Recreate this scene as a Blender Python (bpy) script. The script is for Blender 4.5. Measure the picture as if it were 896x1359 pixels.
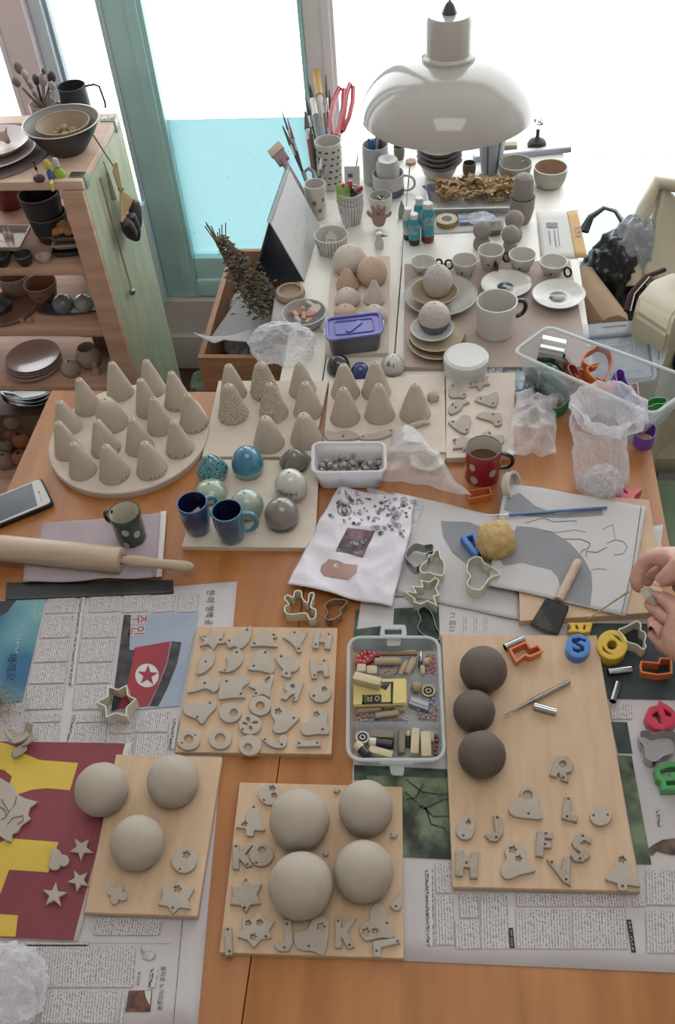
WORLD = 4.2; FILL = 8; FILMA = '#aec4c6'; FILMB = '#cfd9da'
import bpy,bmesh,math,random
from math import sin,cos,pi,atan2,hypot
from mathutils import Vector,Matrix,noise
from mathutils.geometry import tessellate_polygon
for o in list(bpy.data.objects): bpy.data.objects.remove(o)
S = bpy.context.scene; C = S.collection
# ---------------------------------------------------------------- camera
F = 1265.0; CX,CY = 448.0,679.5; EYE = Vector((0,0,1.84))
_D = Vector((560-CX,1850-CY,F)).normalized()
_Y = Vector((618-CX,-705-CY,F)); _Y = (_Y-_D*_Y.dot(_D)).normalized()
_Z = -_D; _X = _Y.cross(_Z)
cam = bpy.data.cameras.new('camera'); camo = bpy.data.objects.new('camera',cam); C.objects.link(camo)
cam.sensor_fit = 'VERTICAL'; cam.sensor_height = 36; cam.lens = F/1359*36; cam.clip_start = .02
# columns: camera right / up / back expressed in world axes
right = Vector((_X.x,_Y.x,_Z.x)); down = Vector((_X.y,_Y.y,_Z.y)); fwd = Vector((_X.z,_Y.z,_Z.z))
M3 = Matrix((right,-down,-fwd)).transposed()
camo.matrix_world = Matrix.Translation(EYE) @ M3.to_4x4()
S.camera = camo
# ---------------------------------------------------------------- light and exposure
S.view_settings.view_transform = 'Standard'; S.view_settings.look = 'None'
S.view_settings.gamma = 1; S.view_settings.use_curve_mapping = False
S.view_settings.exposure = 0.0
w = bpy.data.worlds.new('sky'); S.world = w; w.use_nodes = True
w.node_tree.nodes['Background'].inputs[0].default_value = (0.93,0.98,1.0,1)
w.node_tree.nodes['Background'].inputs[1].default_value = WORLD
def area(name,loc,rot,sx,sy,power,col,portal=False):
    l = bpy.data.lights.new(name,'AREA'); l.shape = 'RECTANGLE'; l.size = sx; l.size_y = sy; l.energy = power; l.color = col
    if portal: l.cycles.is_portal = True
    o = bpy.data.objects.new(name,l); C.objects.link(o); o.location = loc; o.rotation_euler = rot
    o['kind'] = 'structure'; return o
area('window_daylight',(0,2.42,1.4),(-pi/2,0,0),4.2,2.3,1,(1,1,1),True)
area('ceiling_fill',(.1,.35,2.46),(0,0,0),1.2,.9,FILL,(1,.95,.88))  # soft fill added under the ceiling to brighten the room, not a known lamp
# ---------------------------------------------------------------- pixel <-> place helpers (rays of the photograph hit real planes)
T = .74          # both table tops
def ray(px,py):
    return right*(px-CX) + down*(py-CY) + fwd*F
def P(px,py,z=T):
    r = ray(px,py); t = (z-EYE.z)/r.z; return EYE + r*t
def PW(px,py,y):
    r = ray(px,py); return EYE + r*(y/r.y)
def PX(px,py,x):
    r = ray(px,py); return EYE + r*(x/r.x)
def mpp(v): return (Vector(v)-EYE).dot(fwd)/F
def pix(v):
    d = Vector(v)-EYE; z = d.dot(fwd); return CX+F*d.dot(right)/z,CY+F*d.dot(down)/z
def kk(v):
    d = (EYE-Vector(v)).normalized(); return d.z       # foreshortening of a horizontal circle
def HZ(base,ty):
    lo,hi = -.5,.8
    for _ in range(30):
        m = (lo+hi)/2
        if pix((base.x,base.y,base.z+m))[1] > ty: lo = m
        else: hi = m
    return lo
def zf(ox,oy,s): return lambda x,y: (ox+x/s,oy+y/s)
# ---------------------------------------------------------------- materials
def lin(h):
    if isinstance(h,str):
        h = h.lstrip('#'); h = [int(h[i:i+2],16)/255 for i in (0,2,4)]
    return tuple(c/12.92 if c <= .04045 else ((c+.055)/1.055)**2.4 for c in h)+(1,)
MC = {}
def mat(name,col,rough=.6,col2=None,scale=30,bump=0,bscale=80,metal=0,coat=0,spec=.5,detail=4,stretch=None,trans=0,alpha=1,lo=.35,hi=.65):
    if name in MC: return MC[name]
    m = bpy.data.materials.new(name); m.use_nodes = True; N = m.node_tree.nodes; L = m.node_tree.links
    b = N['Principled BSDF']; b.inputs['Base Color'].default_value = lin(col); b.inputs['Roughness'].default_value = rough
    b.inputs['Metallic'].default_value = metal; b.inputs['Coat Weight'].default_value = coat; b.inputs['Coat Roughness'].default_value = .08
    b.inputs['Specular IOR Level'].default_value = spec; b.inputs['Transmission Weight'].default_value = trans; b.inputs['Alpha'].default_value = alpha
    tc = N.new('ShaderNodeTexCoord'); src = tc.outputs['Object']
    if stretch:
        mp = N.new('ShaderNodeMapping'); mp.inputs['Scale'].default_value = stretch; L.new(src,mp.inputs[0]); src = mp.outputs[0]
    if col2:
        n = N.new('ShaderNodeTexNoise'); n.inputs['Scale'].default_value = scale; n.inputs['Detail'].default_value = detail; L.new(src,n.inputs[0])
        r = N.new('ShaderNodeValToRGB'); r.color_ramp.elements[0].position = lo; r.color_ramp.elements[1].position = hi
        r.color_ramp.elements[0].color = lin(col); r.color_ramp.elements[1].color = lin(col2)
        L.new(n.outputs[0],r.inputs[0]); L.new(r.outputs[0],b.inputs['Base Color'])
    if bump:
        n = N.new('ShaderNodeTexNoise'); n.inputs['Scale'].default_value = bscale; n.inputs['Detail'].default_value = 5; L.new(src,n.inputs[0])
        bp = N.new('ShaderNodeBump'); bp.inputs['Strength'].default_value = bump; bp.inputs['Distance'].default_value = .002
        L.new(n.outputs[0],bp.inputs['Height']); L.new(bp.outputs[0],b.inputs['Normal'])
    MC[name] = m; return m
def film(name,col,a=.4,rough=.15,bump=0,bscale=60,tl=0.3,tint=(1,1,1)):
    """thin clear or milky plastic: part of the light passes straight through, the rest scatters or glints"""
    if name in MC: return MC[name]
    m = bpy.data.materials.new(name); m.use_nodes = True; N = m.node_tree.nodes; L = m.node_tree.links
    out = N['Material Output']; b = N['Principled BSDF']; b.inputs['Base Color'].default_value = lin(col); b.inputs['Roughness'].default_value = rough
    b.inputs['Specular IOR Level'].default_value = .7
    t = N.new('ShaderNodeBsdfTransparent'); t.inputs[0].default_value = tint+(1,); tr = N.new('ShaderNodeBsdfTranslucent'); tr.inputs[0].default_value = lin(col)
    m1 = N.new('ShaderNodeMixShader'); m1.inputs[0].default_value = tl; L.new(b.outputs[0],m1.inputs[1]); L.new(tr.outputs[0],m1.inputs[2])
    lw = N.new('ShaderNodeLayerWeight'); lw.inputs[0].default_value = .35
    mr = N.new('ShaderNodeMapRange'); mr.inputs[3].default_value = a; mr.inputs[4].default_value = min(1,a+.45); L.new(lw.outputs['Facing'],mr.inputs[0])
    m2 = N.new('ShaderNodeMixShader'); L.new(mr.outputs[0],m2.inputs[0]); L.new(t.outputs[0],m2.inputs[1]); L.new(m1.outputs[0],m2.inputs[2])
    L.new(m2.outputs[0],out.inputs[0])
    if bump:
        tc = N.new('ShaderNodeTexCoord'); n = N.new('ShaderNodeTexNoise'); n.inputs['Scale'].default_value = bscale; n.inputs['Detail'].default_value = 3; L.new(tc.outputs['Object'],n.inputs[0])
        bp = N.new('ShaderNodeBump'); bp.inputs['Strength'].default_value = bump; bp.inputs['Distance'].default_value = .01
        L.new(n.outputs[0],bp.inputs['Height']); L.new(bp.outputs[0],b.inputs['Normal']); L.new(bp.outputs[0],lw.inputs[1])
    MC[name] = m; return m
# ---------------------------------------------------------------- objects
def new(name,bm,m,parent=None,loc=(0,0,0),rot=(0,0,0),smooth=35,recalc=True):
    if recalc: bmesh.ops.recalc_face_normals(bm,faces=bm.faces[:])
    me = bpy.data.meshes.new(name); bm.to_mesh(me); bm.free()
    for x in (m if isinstance(m,(list,tuple)) else [m]): me.materials.append(x)
    if smooth:
        me.shade_smooth(); me.set_sharp_from_angle(angle=math.radians(smooth))
    o = bpy.data.objects.new(name,me); C.objects.link(o); o.location = loc; o.rotation_euler = rot
    if parent: o.parent = parent
    return o
def tag(o,label,cat,group=None):
    o['label'] = label; o['category'] = cat
    if group: o['group'] = group
    return o
def thing(name,label,cat,loc=(0,0,0),rz=0,group=None):
    o = bpy.data.objects.new(name,None); C.objects.link(o); o.location = loc; o.rotation_euler = (0,0,rz); o.empty_display_size = .02
    return tag(o,label,cat,group)
def struct(name,bm,m,**k):
    o = new(name,bm,m,**k); o['kind'] = 'structure'; return o
def BM(): return bmesh.new()
def dup(o,loc,rz=None,label=None):
    r = o.copy(); C.objects.link(r); r.location = loc
    if rz is not None: r.rotation_euler[2] = rz
    if label: r['label'] = label
    for ch in o.children:
        c = ch.copy(); C.objects.link(c); c.parent = r
        for g in ch.children:
            d = g.copy(); C.objects.link(d); d.parent = c
    return r
# ---------------------------------------------------------------- shapes
def box(bm,c,s,rz=0,bev=0,mi=0,M=None):
    r = bmesh.ops.create_cube(bm,size=1)['verts']
    bmesh.ops.scale(bm,vec=s,verts=r)
    if bev:
        es = list({e for v in r for e in v.link_edges})
        q = bmesh.ops.bevel(bm,geom=es,offset=bev,segments=2,affect='EDGES',profile=.6); r = list({v for f in q['faces'] for v in f.verts} | {v for v in r if v.is_valid})
    MM = Matrix.Translation(c) @ (M if M is not None else Matrix.Rotation(rz,4,'Z'))
    bmesh.ops.transform(bm,matrix=MM,verts=r)
    for f in {f for v in r for f in v.link_faces}: f.material_index = mi
def lathe(bm,prof,seg=32,c=(0,0,0),mi=0,M=None,sx=1,sy=1,wob=0,seed=0,fn=None):
    """prof: (r, z) pairs, a closed surface when the ends are on the axis"""
    MM = M if M is not None else Matrix.Identity(4); c = Vector(c); rows = []
    for j,(r,z) in enumerate(prof):
        if r < 1e-6: rows.append([bm.verts.new(MM @ (c+Vector((0,0,z))))]); continue
        row = []
        for i in range(seg):
            a = 2*pi*i/seg; q = r
            if wob: q *= 1+wob*noise.noise(Vector((cos(a)*1.5+seed,sin(a)*1.5,z*25+seed)))
            if fn: q = fn(q,a,z,j)
            row.append(bm.verts.new(MM @ (c+Vector((q*cos(a)*sx,q*sin(a)*sy,z)))))
        rows.append(row)
    for j,(A,B) in enumerate(zip(rows,rows[1:])):
        m = mi[j] if isinstance(mi,(list,tuple)) else mi
        for i in range(seg):
            a0,a1 = A[i % len(A)],A[(i+1) % len(A)]; b0,b1 = B[i % len(B)],B[(i+1) % len(B)]
            vs = []
            for v in (a0,a1,b1,b0):
                if v not in vs: vs.append(v)
            if len(vs) > 2: bm.faces.new(vs).material_index = m
def tube(bm,pts,rad,seg=8,mi=0,cap=True,flat=1):
    pts = [Vector(p) for p in pts]; rings = []; up = Vector((0,0,1))
    for i,p in enumerate(pts):
        d = (pts[min(i+1,len(pts)-1)]-pts[max(i-1,0)])
        d = d.normalized() if d.length > 1e-9 else Vector((0,0,1))
        if i == 0:
            n = d.cross(up if abs(d.z) < .9 else Vector((1,0,0))).normalized()
        else:
            n = (n-d*n.dot(d)); n = n.normalized() if n.length > 1e-6 else d.orthogonal().normalized()
        b = d.cross(n); r = rad[i] if isinstance(rad,(list,tuple)) else rad
        rings.append([bm.verts.new(p+(n*cos(2*pi*k/seg)+b*sin(2*pi*k/seg)*flat)*r) for k in range(seg)])
    for A,B in zip(rings,rings[1:]):
        for k in range(seg): bm.faces.new((A[k],A[(k+1) % seg],B[(k+1) % seg],B[k])).material_index = mi
    if cap:
        for R in (rings[0],rings[-1]): bm.faces.new(R).material_index = mi
def arc(c,r,a0,a1,n,plane='xz',ry=None):
    ry = ry or r; o = []
    for i in range(n+1):
        a = a0+(a1-a0)*i/n; u,v = r*cos(a),ry*sin(a)
        o.append(Vector(c)+(Vector((u,0,v)) if plane == 'xz' else Vector((u,v,0)) if plane == 'xy' else Vector((0,u,v))))
    return o
def smoothpts(pts,n=3):
    out = []; N_ = len(pts)
    for i in range(N_):
        p0,p1,p2,p3 = [Vector(pts[(i+k) % N_][:2]) for k in (-1,0,1,2)]
        for j in range(n):
            t = j/n
            out.append(.5*((2*p1)+(p2-p0)*t+(2*p0-5*p1+4*p2-p3)*t*t+(3*p1-p0-3*p2+p3)*t**3))
    return out
def sarea(p): return sum(p[i][0]*p[(i+1) % len(p)][1]-p[(i+1) % len(p)][0]*p[i][1] for i in range(len(p)))/2
def offset(p,d):
    """move a closed outline inwards by d (counter-clockwise outlines)"""
    s = 1 if sarea(p) > 0 else -1; o = []; n = len(p)
    for i in range(n):
        a,b,c = Vector(p[i-1][:2]),Vector(p[i][:2]),Vector(p[(i+1) % n][:2])
        e1 = (b-a); e2 = (c-b)
        if e1.length < 1e-9: e1 = e2
        if e2.length < 1e-9: e2 = e1
        e1 = e1.normalized(); e2 = e2.normalized(); n1 = Vector((-e1.y,e1.x)); n2 = Vector((-e2.y,e2.x)); m = n1+n2
        m = m.normalized() if m.length > 1e-6 else n1
        k = 1/max(.45,m.dot(n1)); o.append(b+m*d*k*s)
    return o
def prism(bm,outer,holes=(),z0=0,z1=.005,bev=.0006,mi=0,dz=None):
    """flat piece with holes and softened upper edge; dz(x,y) adds relief on top"""
    loops = [[Vector(p[:2]) for p in outer]]+[[Vector(p[:2]) for p in h] for h in holes]
    tops,rows = [],[]
    for k,lp in enumerate(loops):
        inn = offset(lp,bev if k == 0 else -bev)
        bot = [bm.verts.new((p[0],p[1],z0)) for p in lp]; mid = [bm.verts.new((p[0],p[1],z1-bev)) for p in lp]
        top = [bm.verts.new((p[0],p[1],z1+(dz(p[0],p[1]) if dz else 0))) for p in inn]; n = len(lp)
        for A,B in ((bot,mid),(mid,top)):
            for i in range(n): bm.faces.new((A[i],A[(i+1) % n],B[(i+1) % n],B[i])).material_index = mi
        rows.append(bot); tops.append(top)
    for vs in (tops,rows):
        flat = [v for r in vs for v in r]
        for t in tessellate_polygon([[Vector((v.co.x,v.co.y,0)) for v in r] for r in vs]):
            try: bm.faces.new([flat[i] for i in t]).material_index = mi
            except ValueError: pass
def circ(x,y,r,n=20,ry=None,a0=0): return [(x+r*cos(a0+2*pi*i/n),y+(ry or r)*sin(a0+2*pi*i/n)) for i in range(n)]
def star(x,y,r,n=6,k=.55,a=0): return [(x+(r if i % 2 == 0 else r*k)*cos(a+pi*i/n),y+(r if i % 2 == 0 else r*k)*sin(a+pi*i/n)) for i in range(2*n)]
def flower(x,y,r,n=5,k=.35,m=40,a=0): return [(x+r*(1-k+k*abs(cos(n*t/2)))*cos(t+a),y+r*(1-k+k*abs(cos(n*t/2)))*sin(t+a)) for t in [2*pi*i/m for i in range(m)]]
def wall_loop(bm,pts,th,z0,z1,mi=0,taper=0):
    """a thin standing wall along a closed outline"""
    a = offset(pts,-th/2); b = offset(pts,th/2); a2 = offset(pts,-th/2-taper); b2 = offset(pts,th/2+taper)
    R = [[bm.verts.new((p[0],p[1],z)) for p in q] for q,z in ((a2,z0),(a,z1),(b,z1),(b2,z0))]; n = len(pts)
    for k in range(4):
        A,B = R[k],R[(k+1) % 4]
        for i in range(n): bm.faces.new((A[i],A[(i+1) % n],B[(i+1) % n],B[i])).material_index = mi
def wave(s,amp,ridge):
    h = noise.noise(s)
    return amp*(1.3-2*abs(h)+.5*(1-2*abs(noise.noise(s*2.3)))) if ridge else amp*(.5+.5*h)
def sheet(name,q,m,n=(24,24),z=T,amp=.002,freq=12,seed=0,th=.0004,parent=None,edge=0,fn=None,ridge=False,loc=None,lift=.0006):
    """cloth, paper or foil: a quad of photo corners on the plane z, grid with waves; returns object with origin at its centre"""
    Q = [P(x,y,z) for x,y in q]; c = sum(Q,Vector())/4; bm = BM(); g = []
    for j in range(n[1]+1):
        v = j/n[1]; row = []
        for i in range(n[0]+1):
            u = i/n[0]; p = (Q[0]*(1-u)+Q[1]*u)*(1-v)+(Q[3]*(1-u)+Q[2]*u)*v
            if edge:
                e = max(abs(u-.5),abs(v-.5))*2; k = edge*e**4
                p = p+Vector((noise.noise(p*18+Vector((seed,0,0))),noise.noise(p*18+Vector((0,seed+5,0))),0))*k
            s = p*freq+Vector((seed*3.1,seed,0)); hz = wave(s,amp,ridge)
            if fn: hz += fn(u,v)
            row.append(bm.verts.new((p.x-c.x,p.y-c.y,max(0,hz)+lift)))
        g.append(row)
    uv = bm.loops.layers.uv.new('uv')
    for j in range(n[1]):
        for i in range(n[0]):
            f = bm.faces.new((g[j][i],g[j+1][i],g[j+1][i+1],g[j][i+1]))
            for l,(a,b) in zip(f.loops,((i,j),(i,j+1),(i+1,j+1),(i+1,j))): l[uv].uv = (a/n[0],b/n[1])
    o = new(name,bm,m,parent,loc=(c if loc is None else c-Vector(loc)),smooth=60)
    if th:
        s = o.modifiers.new('thickness','SOLIDIFY'); s.thickness = th; s.offset = 0
    return o
def patch(bm,q,z,org,mi=0,dz=0):
    """printed area: photo quad on plane z, relative to org, metric uv (u along the first side)"""
    uv = bm.loops.layers.uv.verify(); Q = [P(x,y,z) for x,y in q]
    f = bm.faces.new([bm.verts.new(p-Vector(org)+Vector((0,0,dz))) for p in Q]); f.material_index = mi
    W = (Q[1]-Q[0]).length; H = (Q[3]-Q[0]).length
    for l,t in zip(f.loops,((0,0),(W,0),(W,H),(0,H))): l[uv].uv = t
TX = {}
def glyphs(s,ext=0):
    if (s,ext) in TX: return TX[(s,ext)]
    cu = bpy.data.curves.new('writing','FONT'); cu.body = s; cu.size = 1; cu.resolution_u = 3; cu.extrude = ext; o = bpy.data.objects.new('writing',cu); C.objects.link(o)
    bpy.context.view_layer.update()
    me = bpy.data.meshes.new_from_object(o.evaluated_get(bpy.context.evaluated_depsgraph_get()))
    bpy.data.objects.remove(o); bpy.data.curves.remove(cu); TX[(s,ext)] = me; return me
def write(bm,s,p0,p1,p2,mi=0,org=(0,0,0)):
    """lay flat writing on the parallelogram p0 (lower left), p1 (lower right), p2 (upper left) - world points"""
    me = glyphs(s); xs = [v.co.x for v in me.vertices]; ys = [v.co.y for v in me.vertices]
    if not xs: return
    x0,x1,y0,y1 = min(xs),max(xs),min(ys),max(ys); U = p1-p0; V = p2-p0
    vs = [bm.verts.new(p0-Vector(org)+U*((v.co.x-x0)/(x1-x0))+V*((v.co.y-y0)/max(1e-6,y1-y0))) for v in me.vertices]
    for p in me.polygons:
        try: bm.faces.new([vs[i] for i in p.vertices]).material_index = mi
        except ValueError: pass
def squiggle(bm,p0,p1,p2,n,org=(0,0,0),w=.0004,seed=1,mi=0):
    """illegible script: short strokes along p0-p1, p2 gives the height"""
    rn = random.Random(seed); U = (p1-p0)/n; V = p2-p0; nz = U.cross(V).normalized()
    for i in range(n):
        for k in range(3):
            a = p0+U*(i+rn.uniform(.05,.6))+V*rn.uniform(0,.8); b_ = a+U*rn.uniform(.1,.5)+V*rn.uniform(-.5,.5); d = (b_-a); s = nz.cross(d).normalized()*w
            bm.faces.new([bm.verts.new(q-Vector(org)) for q in (a+s,b_+s,b_-s,a-s)]).material_index = mi
def crumple(bm,c,s,sub=4,amp=.25,freq=3,seed=0,mi=0,flat=True,M=None):
    r = bmesh.ops.create_icosphere(bm,subdivisions=sub,radius=1)['verts']; c = Vector(c)
    for v in r:
        d = v.co.normalized(); q = d*freq+Vector((seed,seed*1.7,0))
        k = 1+amp*(.6-2*abs(noise.noise(q)))+amp*.5*(.6-2*abs(noise.noise(q*2.6)))+amp*.2*noise.noise(q*7)
        p = Vector((d.x*s[0],d.y*s[1],d.z*s[2]))*k
        if M is not None: p = M @ p
        v.co = c+p
        if flat and v.co.z < .001: v.co.z = .001
    for f in {f for v in r for f in v.link_faces}: f.material_index = mi
def place(px,bot,r,z=T):
    """object standing on plane z whose base circle spans r px about px and ends at bot"""
    v = P(px,bot,z); k = kk(v); v = P(px,bot-r*k,z); return v
def ball_at(px,py,r,z0,f=1.0):
    """centre of a ball of r px whose centre is f radii above the plane z0"""
    R = .03
    for _ in range(8):
        c = P(px,py,z0+R*f); R = r*mpp(c)
    return c,R
# ================================================================ ROOM
W_ = 2.30   # window plane
wallm = mat('wall paint','#e0dad4',.9,'#dad3cb',3); ceilm = mat('ceiling paint','#eeebe6',.9)
floorm = mat('floor laminate','#4a3527',.5,'#33241b',5,stretch=(1,8,1),bump=.1)
framew = mat('white frame','#e0dcdf',.45); aqua = mat('aqua frame','#b9e2e2',.4,'#a9d6d6',6); pinkw = mat('pinkish post paint','#e3d6da',.7)
paleblue = mat('pale blue frame','#d3e4ee',.35)
glass = film('window glass','#ffffff',.03,.02,tl=0)
def slab(name,lo,hi,m,st=True,bev=0,parent=None):
    b = BM(); c = [(a+d)/2 for a,d in zip(lo,hi)]; s = [abs(d-a) for a,d in zip(lo,hi)]
    box(b,(0,0,0),s,bev=bev); o = new(name,b,m,parent,loc=c)
    if st and not parent: o['kind'] = 'structure'
    return o
slab('floor',(-2.2,-1.4,-.05),(2.2,2.6,0),floorm)
slab('ceiling',(-2.2,-1.4,2.5),(2.2,2.6,2.55),ceilm)
slab('wall_left',(-2.05,-1.4,0),(-2,2.6,2.5),wallm); slab('wall_right',(2,-1.4,0),(2.05,2.6,2.5),wallm)
slab('wall_back',(-2.05,-1.4,0),(2.05,-1.35,2.5),wallm)
slab('wall_below_window',(-2,W_,0),(2,W_+.16,.235),mat('sill paint','#c8c6c2',.6))
slab('baseboard_window',(-2,W_-.02,0),(2,W_,.12),mat('baseboard paint','#b8b6b2',.5),bev=.003)
slab('wall_above_window',(-2,W_,2.38),(2,W_+.16,2.5),wallm)
# milky film on the lower glass: the aqua pane and the paler big pane
def filmglass(name,col,tl,a,dirt):
    m = film(name,col,a,.35,tl=tl); N = m.node_tree.nodes; L = m.node_tree.links
    tr = [x for x in N if x.type == 'BSDF_TRANSLUCENT'][0]; tc = N.new('ShaderNodeTexCoord'); n = N.new('ShaderNodeTexNoise'); n.inputs['Scale'].default_value = 140
    r = N.new('ShaderNodeValToRGB'); r.color_ramp.elements[0].position = .2; r.color_ramp.elements[1].position = .33
    r.color_ramp.elements[0].color = lin(dirt); r.color_ramp.elements[1].color = lin(col)
    L.new(tc.outputs['Object'],n.inputs[0]); L.new(n.outputs[0],r.inputs[0]); L.new(r.outputs[0],tr.inputs[0]); return m
filmA = filmglass('aqua window film',FILMA,.93,1,'#30565c'); filmB = filmglass('pale window film',FILMB,.93,1,'#b5d2d5')
def xw(px,py): return PW(px,py,W_).x
x1a,x1b,x1c = xw(2,16),xw(34,0),xw(52,0)
xa,xb,xm0,xm1 = xw(128,0),xw(183,0),xw(397,0),xw(440,0)
zt,zb = 2.38,.235
slab('trim_1',(x1a,W_-.03,0),(x1b,W_+.12,2.5),pinkw)
slab('trim_2',(x1b,W_,zb),(x1c,W_+.08,zt),paleblue,bev=.006)
slab('trim_3',(xw(160,150)-.10,W_-.01,zb),(xa,W_+.06,.55),paleblue,bev=.004)
def window(n,x0,x1,m,fw,fb,zfilm,fm,fr=None):
    fr = fr or fw
    b = BM(); y = W_+.05; c = Vector(((x0+x1)/2,y,(zt+zb)/2)); w2 = (x1-x0)/2; h = (zt-zb)/2
    for s,f_ in ((-1,fw),(1,fr)): box(b,(s*(w2-f_/2),0,0),(f_,.06,2*h),bev=min(.006,f_/4)); box(b,(s*(w2-f_*.72),-.022,0),(f_*.3,.03,2*h-.01),bev=min(.004,f_/8))
    gx,gw = (fw-fr)/2,2*w2-fw-fr; box(b,(gx,0,h-.03),(gw,.055,.06),bev=.005); box(b,(gx,0,-h+fb/2),(gw,.055,fb),bev=.006); box(b,(gx,-.01,-h+fb*.28),(gw,.055,fb*.4),bev=.006)
    o = struct('window_%d' % n,b,m,loc=c)
    b = BM(); box(b,(gx,0,(fb)/2),(gw+.004,.006,2*h-fb-.05)); new('pane',b,glass,o)
    if fm:
        b = BM(); z0 = -h+fb; z1 = zfilm-c.z; box(b,(gx,-.006,(z0+z1)/2),(gw+.002,.0015,z1-z0)); new('frosted_film',b,fm,o)
    return o
zfa = PW(300,168,W_).z
window(1,-2,x1a-.002,framew,.04,.09,0,None)
window(2,x1c,xa,paleblue,.012,.09,0,None)
window(3,xa,xm0,aqua,xb-xa,.13,zfa,filmA,.010)
window(4,xm0+.0005,2.0,framew,xm1-xm0,.10,PW(800,215,W_).z,filmB)
# ================================================================ TABLES
def woodmat(name,c1,c2,rough,seam=None,sc=(2,30,30),coat=.0):
    m = mat(name,c1,rough,c2,2.2,stretch=sc,detail=8,coat=coat,bump=.03,bscale=6)
    return m
tw = mat('orange table wood','#a76d35',.5,'#86501f',3.0,stretch=(9,1.2,9),detail=7,coat=.05,bump=.05,bscale=5,lo=.3,hi=.72)
tleg = mat('table leg wood','#8a5428',.5)
tx0,tx1,ty0,ty1 = -.72,.337,.08,1.297
t = thing('work_table','large orange-brown wooden work table under the clay boards and newspapers','table',((tx0+tx1)/2,(ty0+ty1)/2,0))
sx_ = [tx0,P(368,1030).x,tx1]
for a,b_ in zip(sx_,sx_[1:]):
    b = BM(); box(b,((a+b_)/2-t.location.x,0,T-.0125),(b_-a-.0012,ty1-ty0,.025),bev=.001); new('tabletop_plank',b,tw,t)
b = BM()
for s in (-1,1):
    box(b,(0,s*.52,T-.06),(.96,.02,.07)); box(b,(s*.45,0,T-.06),(.02,1.02,.07))
new('apron',b,tleg,t)
for s in (-1,1):
    for u in (-1,1): b = BM(); box(b,(s*.47,u*.55,(T-.0255)/2),(.05,.05,T-.0255),bev=.004); new('leg',b,tleg,t)
wt = mat('white table paint','#e2dfd9',.4,'#d9d4cb',3,stretch=(6,1,6),bump=.03)
wx0,wx1,wy0,wy1 = -.30,.265,1.31,2.195
t = thing('painted_table','white painted table by the window crowded with cups and brushes','table',((wx0+wx1)/2,(wy0+wy1)/2,0))
sw = P(523,480).x
for a,b_ in ((wx0,P(432,480).x),(P(432,480).x,sw),(sw,wx1)):
    b = BM(); box(b,((a+b_)/2-t.location.x,0,T-.011),(b_-a-.002,wy1-wy0,.022),bev=.002); new('tabletop_plank',b,wt,t)
for s in (-1,1):
    for u in (-1,1): b = BM(); box(b,(s*.25,u*.41,(T-.0225)/2),(.04,.04,T-.0225),bev=.003); new('leg',b,wt,t)
b = BM()
for s in (-1,1): box(b,(0,s*.41,T-.055),(.46,.018,.06)); box(b,(s*.25,0,T-.055),(.018,.78,.06))
new('apron',b,wt,t)
# ---------------------------------------------------------------- plywood boards
ply = mat('pale plywood','#c0ae9b',.75,'#b5a18c',4,stretch=(3,18,3),bump=.12,bscale=60,lo=.25,hi=.8)
ply2 = mat('warm plywood','#bda48a',.75,'#b09478',4,stretch=(18,3,3),bump=.12,bscale=60,lo=.25,hi=.8)
plyw = mat('dusty white plywood','#c8bdb2',.8,'#bfb2a5',3,stretch=(4,14,4),bump=.15,bscale=50,lo=.25,hi=.8)
def board(q,th,m,label,z0=T,cat='board',name='plywood_board'):
    Q = [P(x,y,z0+th) for x,y in q]; c = sum(Q,Vector())/4; c.z = z0; b = BM()
    prism(b,[(v.x-c.x,v.y-c.y) for v in Q][::-1],z0=0,z1=th,bev=.0008); o = new(name,b,m,loc=c,smooth=20); tag(o,label,cat); return o
BT = .009
B_mid = board([(262,831),(448,833),(440,1001),(232,998)],BT,ply2,'square plywood board covered with small clay shapes, in the middle of the table')
B_kj = board([(318,1038),(534,1044),(536,1272),(291,1264)],BT,ply2,'square plywood board carrying four large clay domes at the near edge')
B_left = board([(154,1001),(295,1005),(262,1216),(112,1211)],BT,ply2,'plywood board with three clay domes beside the red and yellow print',z0=T+.0035)
B_right = board([(586,842),(792,843),(850,1183),(601,1177)],BT,ply2,'long plywood board carrying three dark grey clay balls',z0=T+.003)
B_blue = board([(278,609),(424,611),(418,727),(241,725)],BT,plyw,'plywood board under the glazed blue mugs and domes')
B_cone1 = board([(290,505),(436,505),(415,606),(268,606)],.0095,plyw,'plywood board carrying eight cones, two of them scaly')
B_cone2 = board([(437,505),(590,497),(592,600),(428,598)],.0105,plyw,'plywood board carrying five plain cones, right of the scaly ones')
B_up = board([(592,496),(684,494),(682,604),(592,608)],.0105,plyw,'narrow plywood board of flat clay birds and hearts, left of the cutter tub')
B_sk = board([(686,650),(862,663),(884,812),(690,824)],.014,ply2,'thick plywood board under the grey printed paper, beside the hands')
W1 = board([(441,339),(517,340),(515,468),(431,470)],.010,plyw,'board on the white table under the bisque domes and pink cones')
W2 = board([(537,350),(757,345),(783,487),(536,487)],.010,mat('grey brown board','#a8988f',.7,'#9d8c85',5,bump=.1),'grey-brown board on the white table under the cups and saucers')
# round board
c = P(171,578,T+.014); RB = .137
b = BM(); lathe(b,[(0,0),(RB,0),(RB+.0005,.001),(RB+.0005,.0125),(RB-.001,.014),(0,.014)],72)
c.z = T; B_round = tag(new('round_board',b,plyw,loc=c),'round plywood turntable board crowded with clay cones','board')
ZR = T+.014
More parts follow.
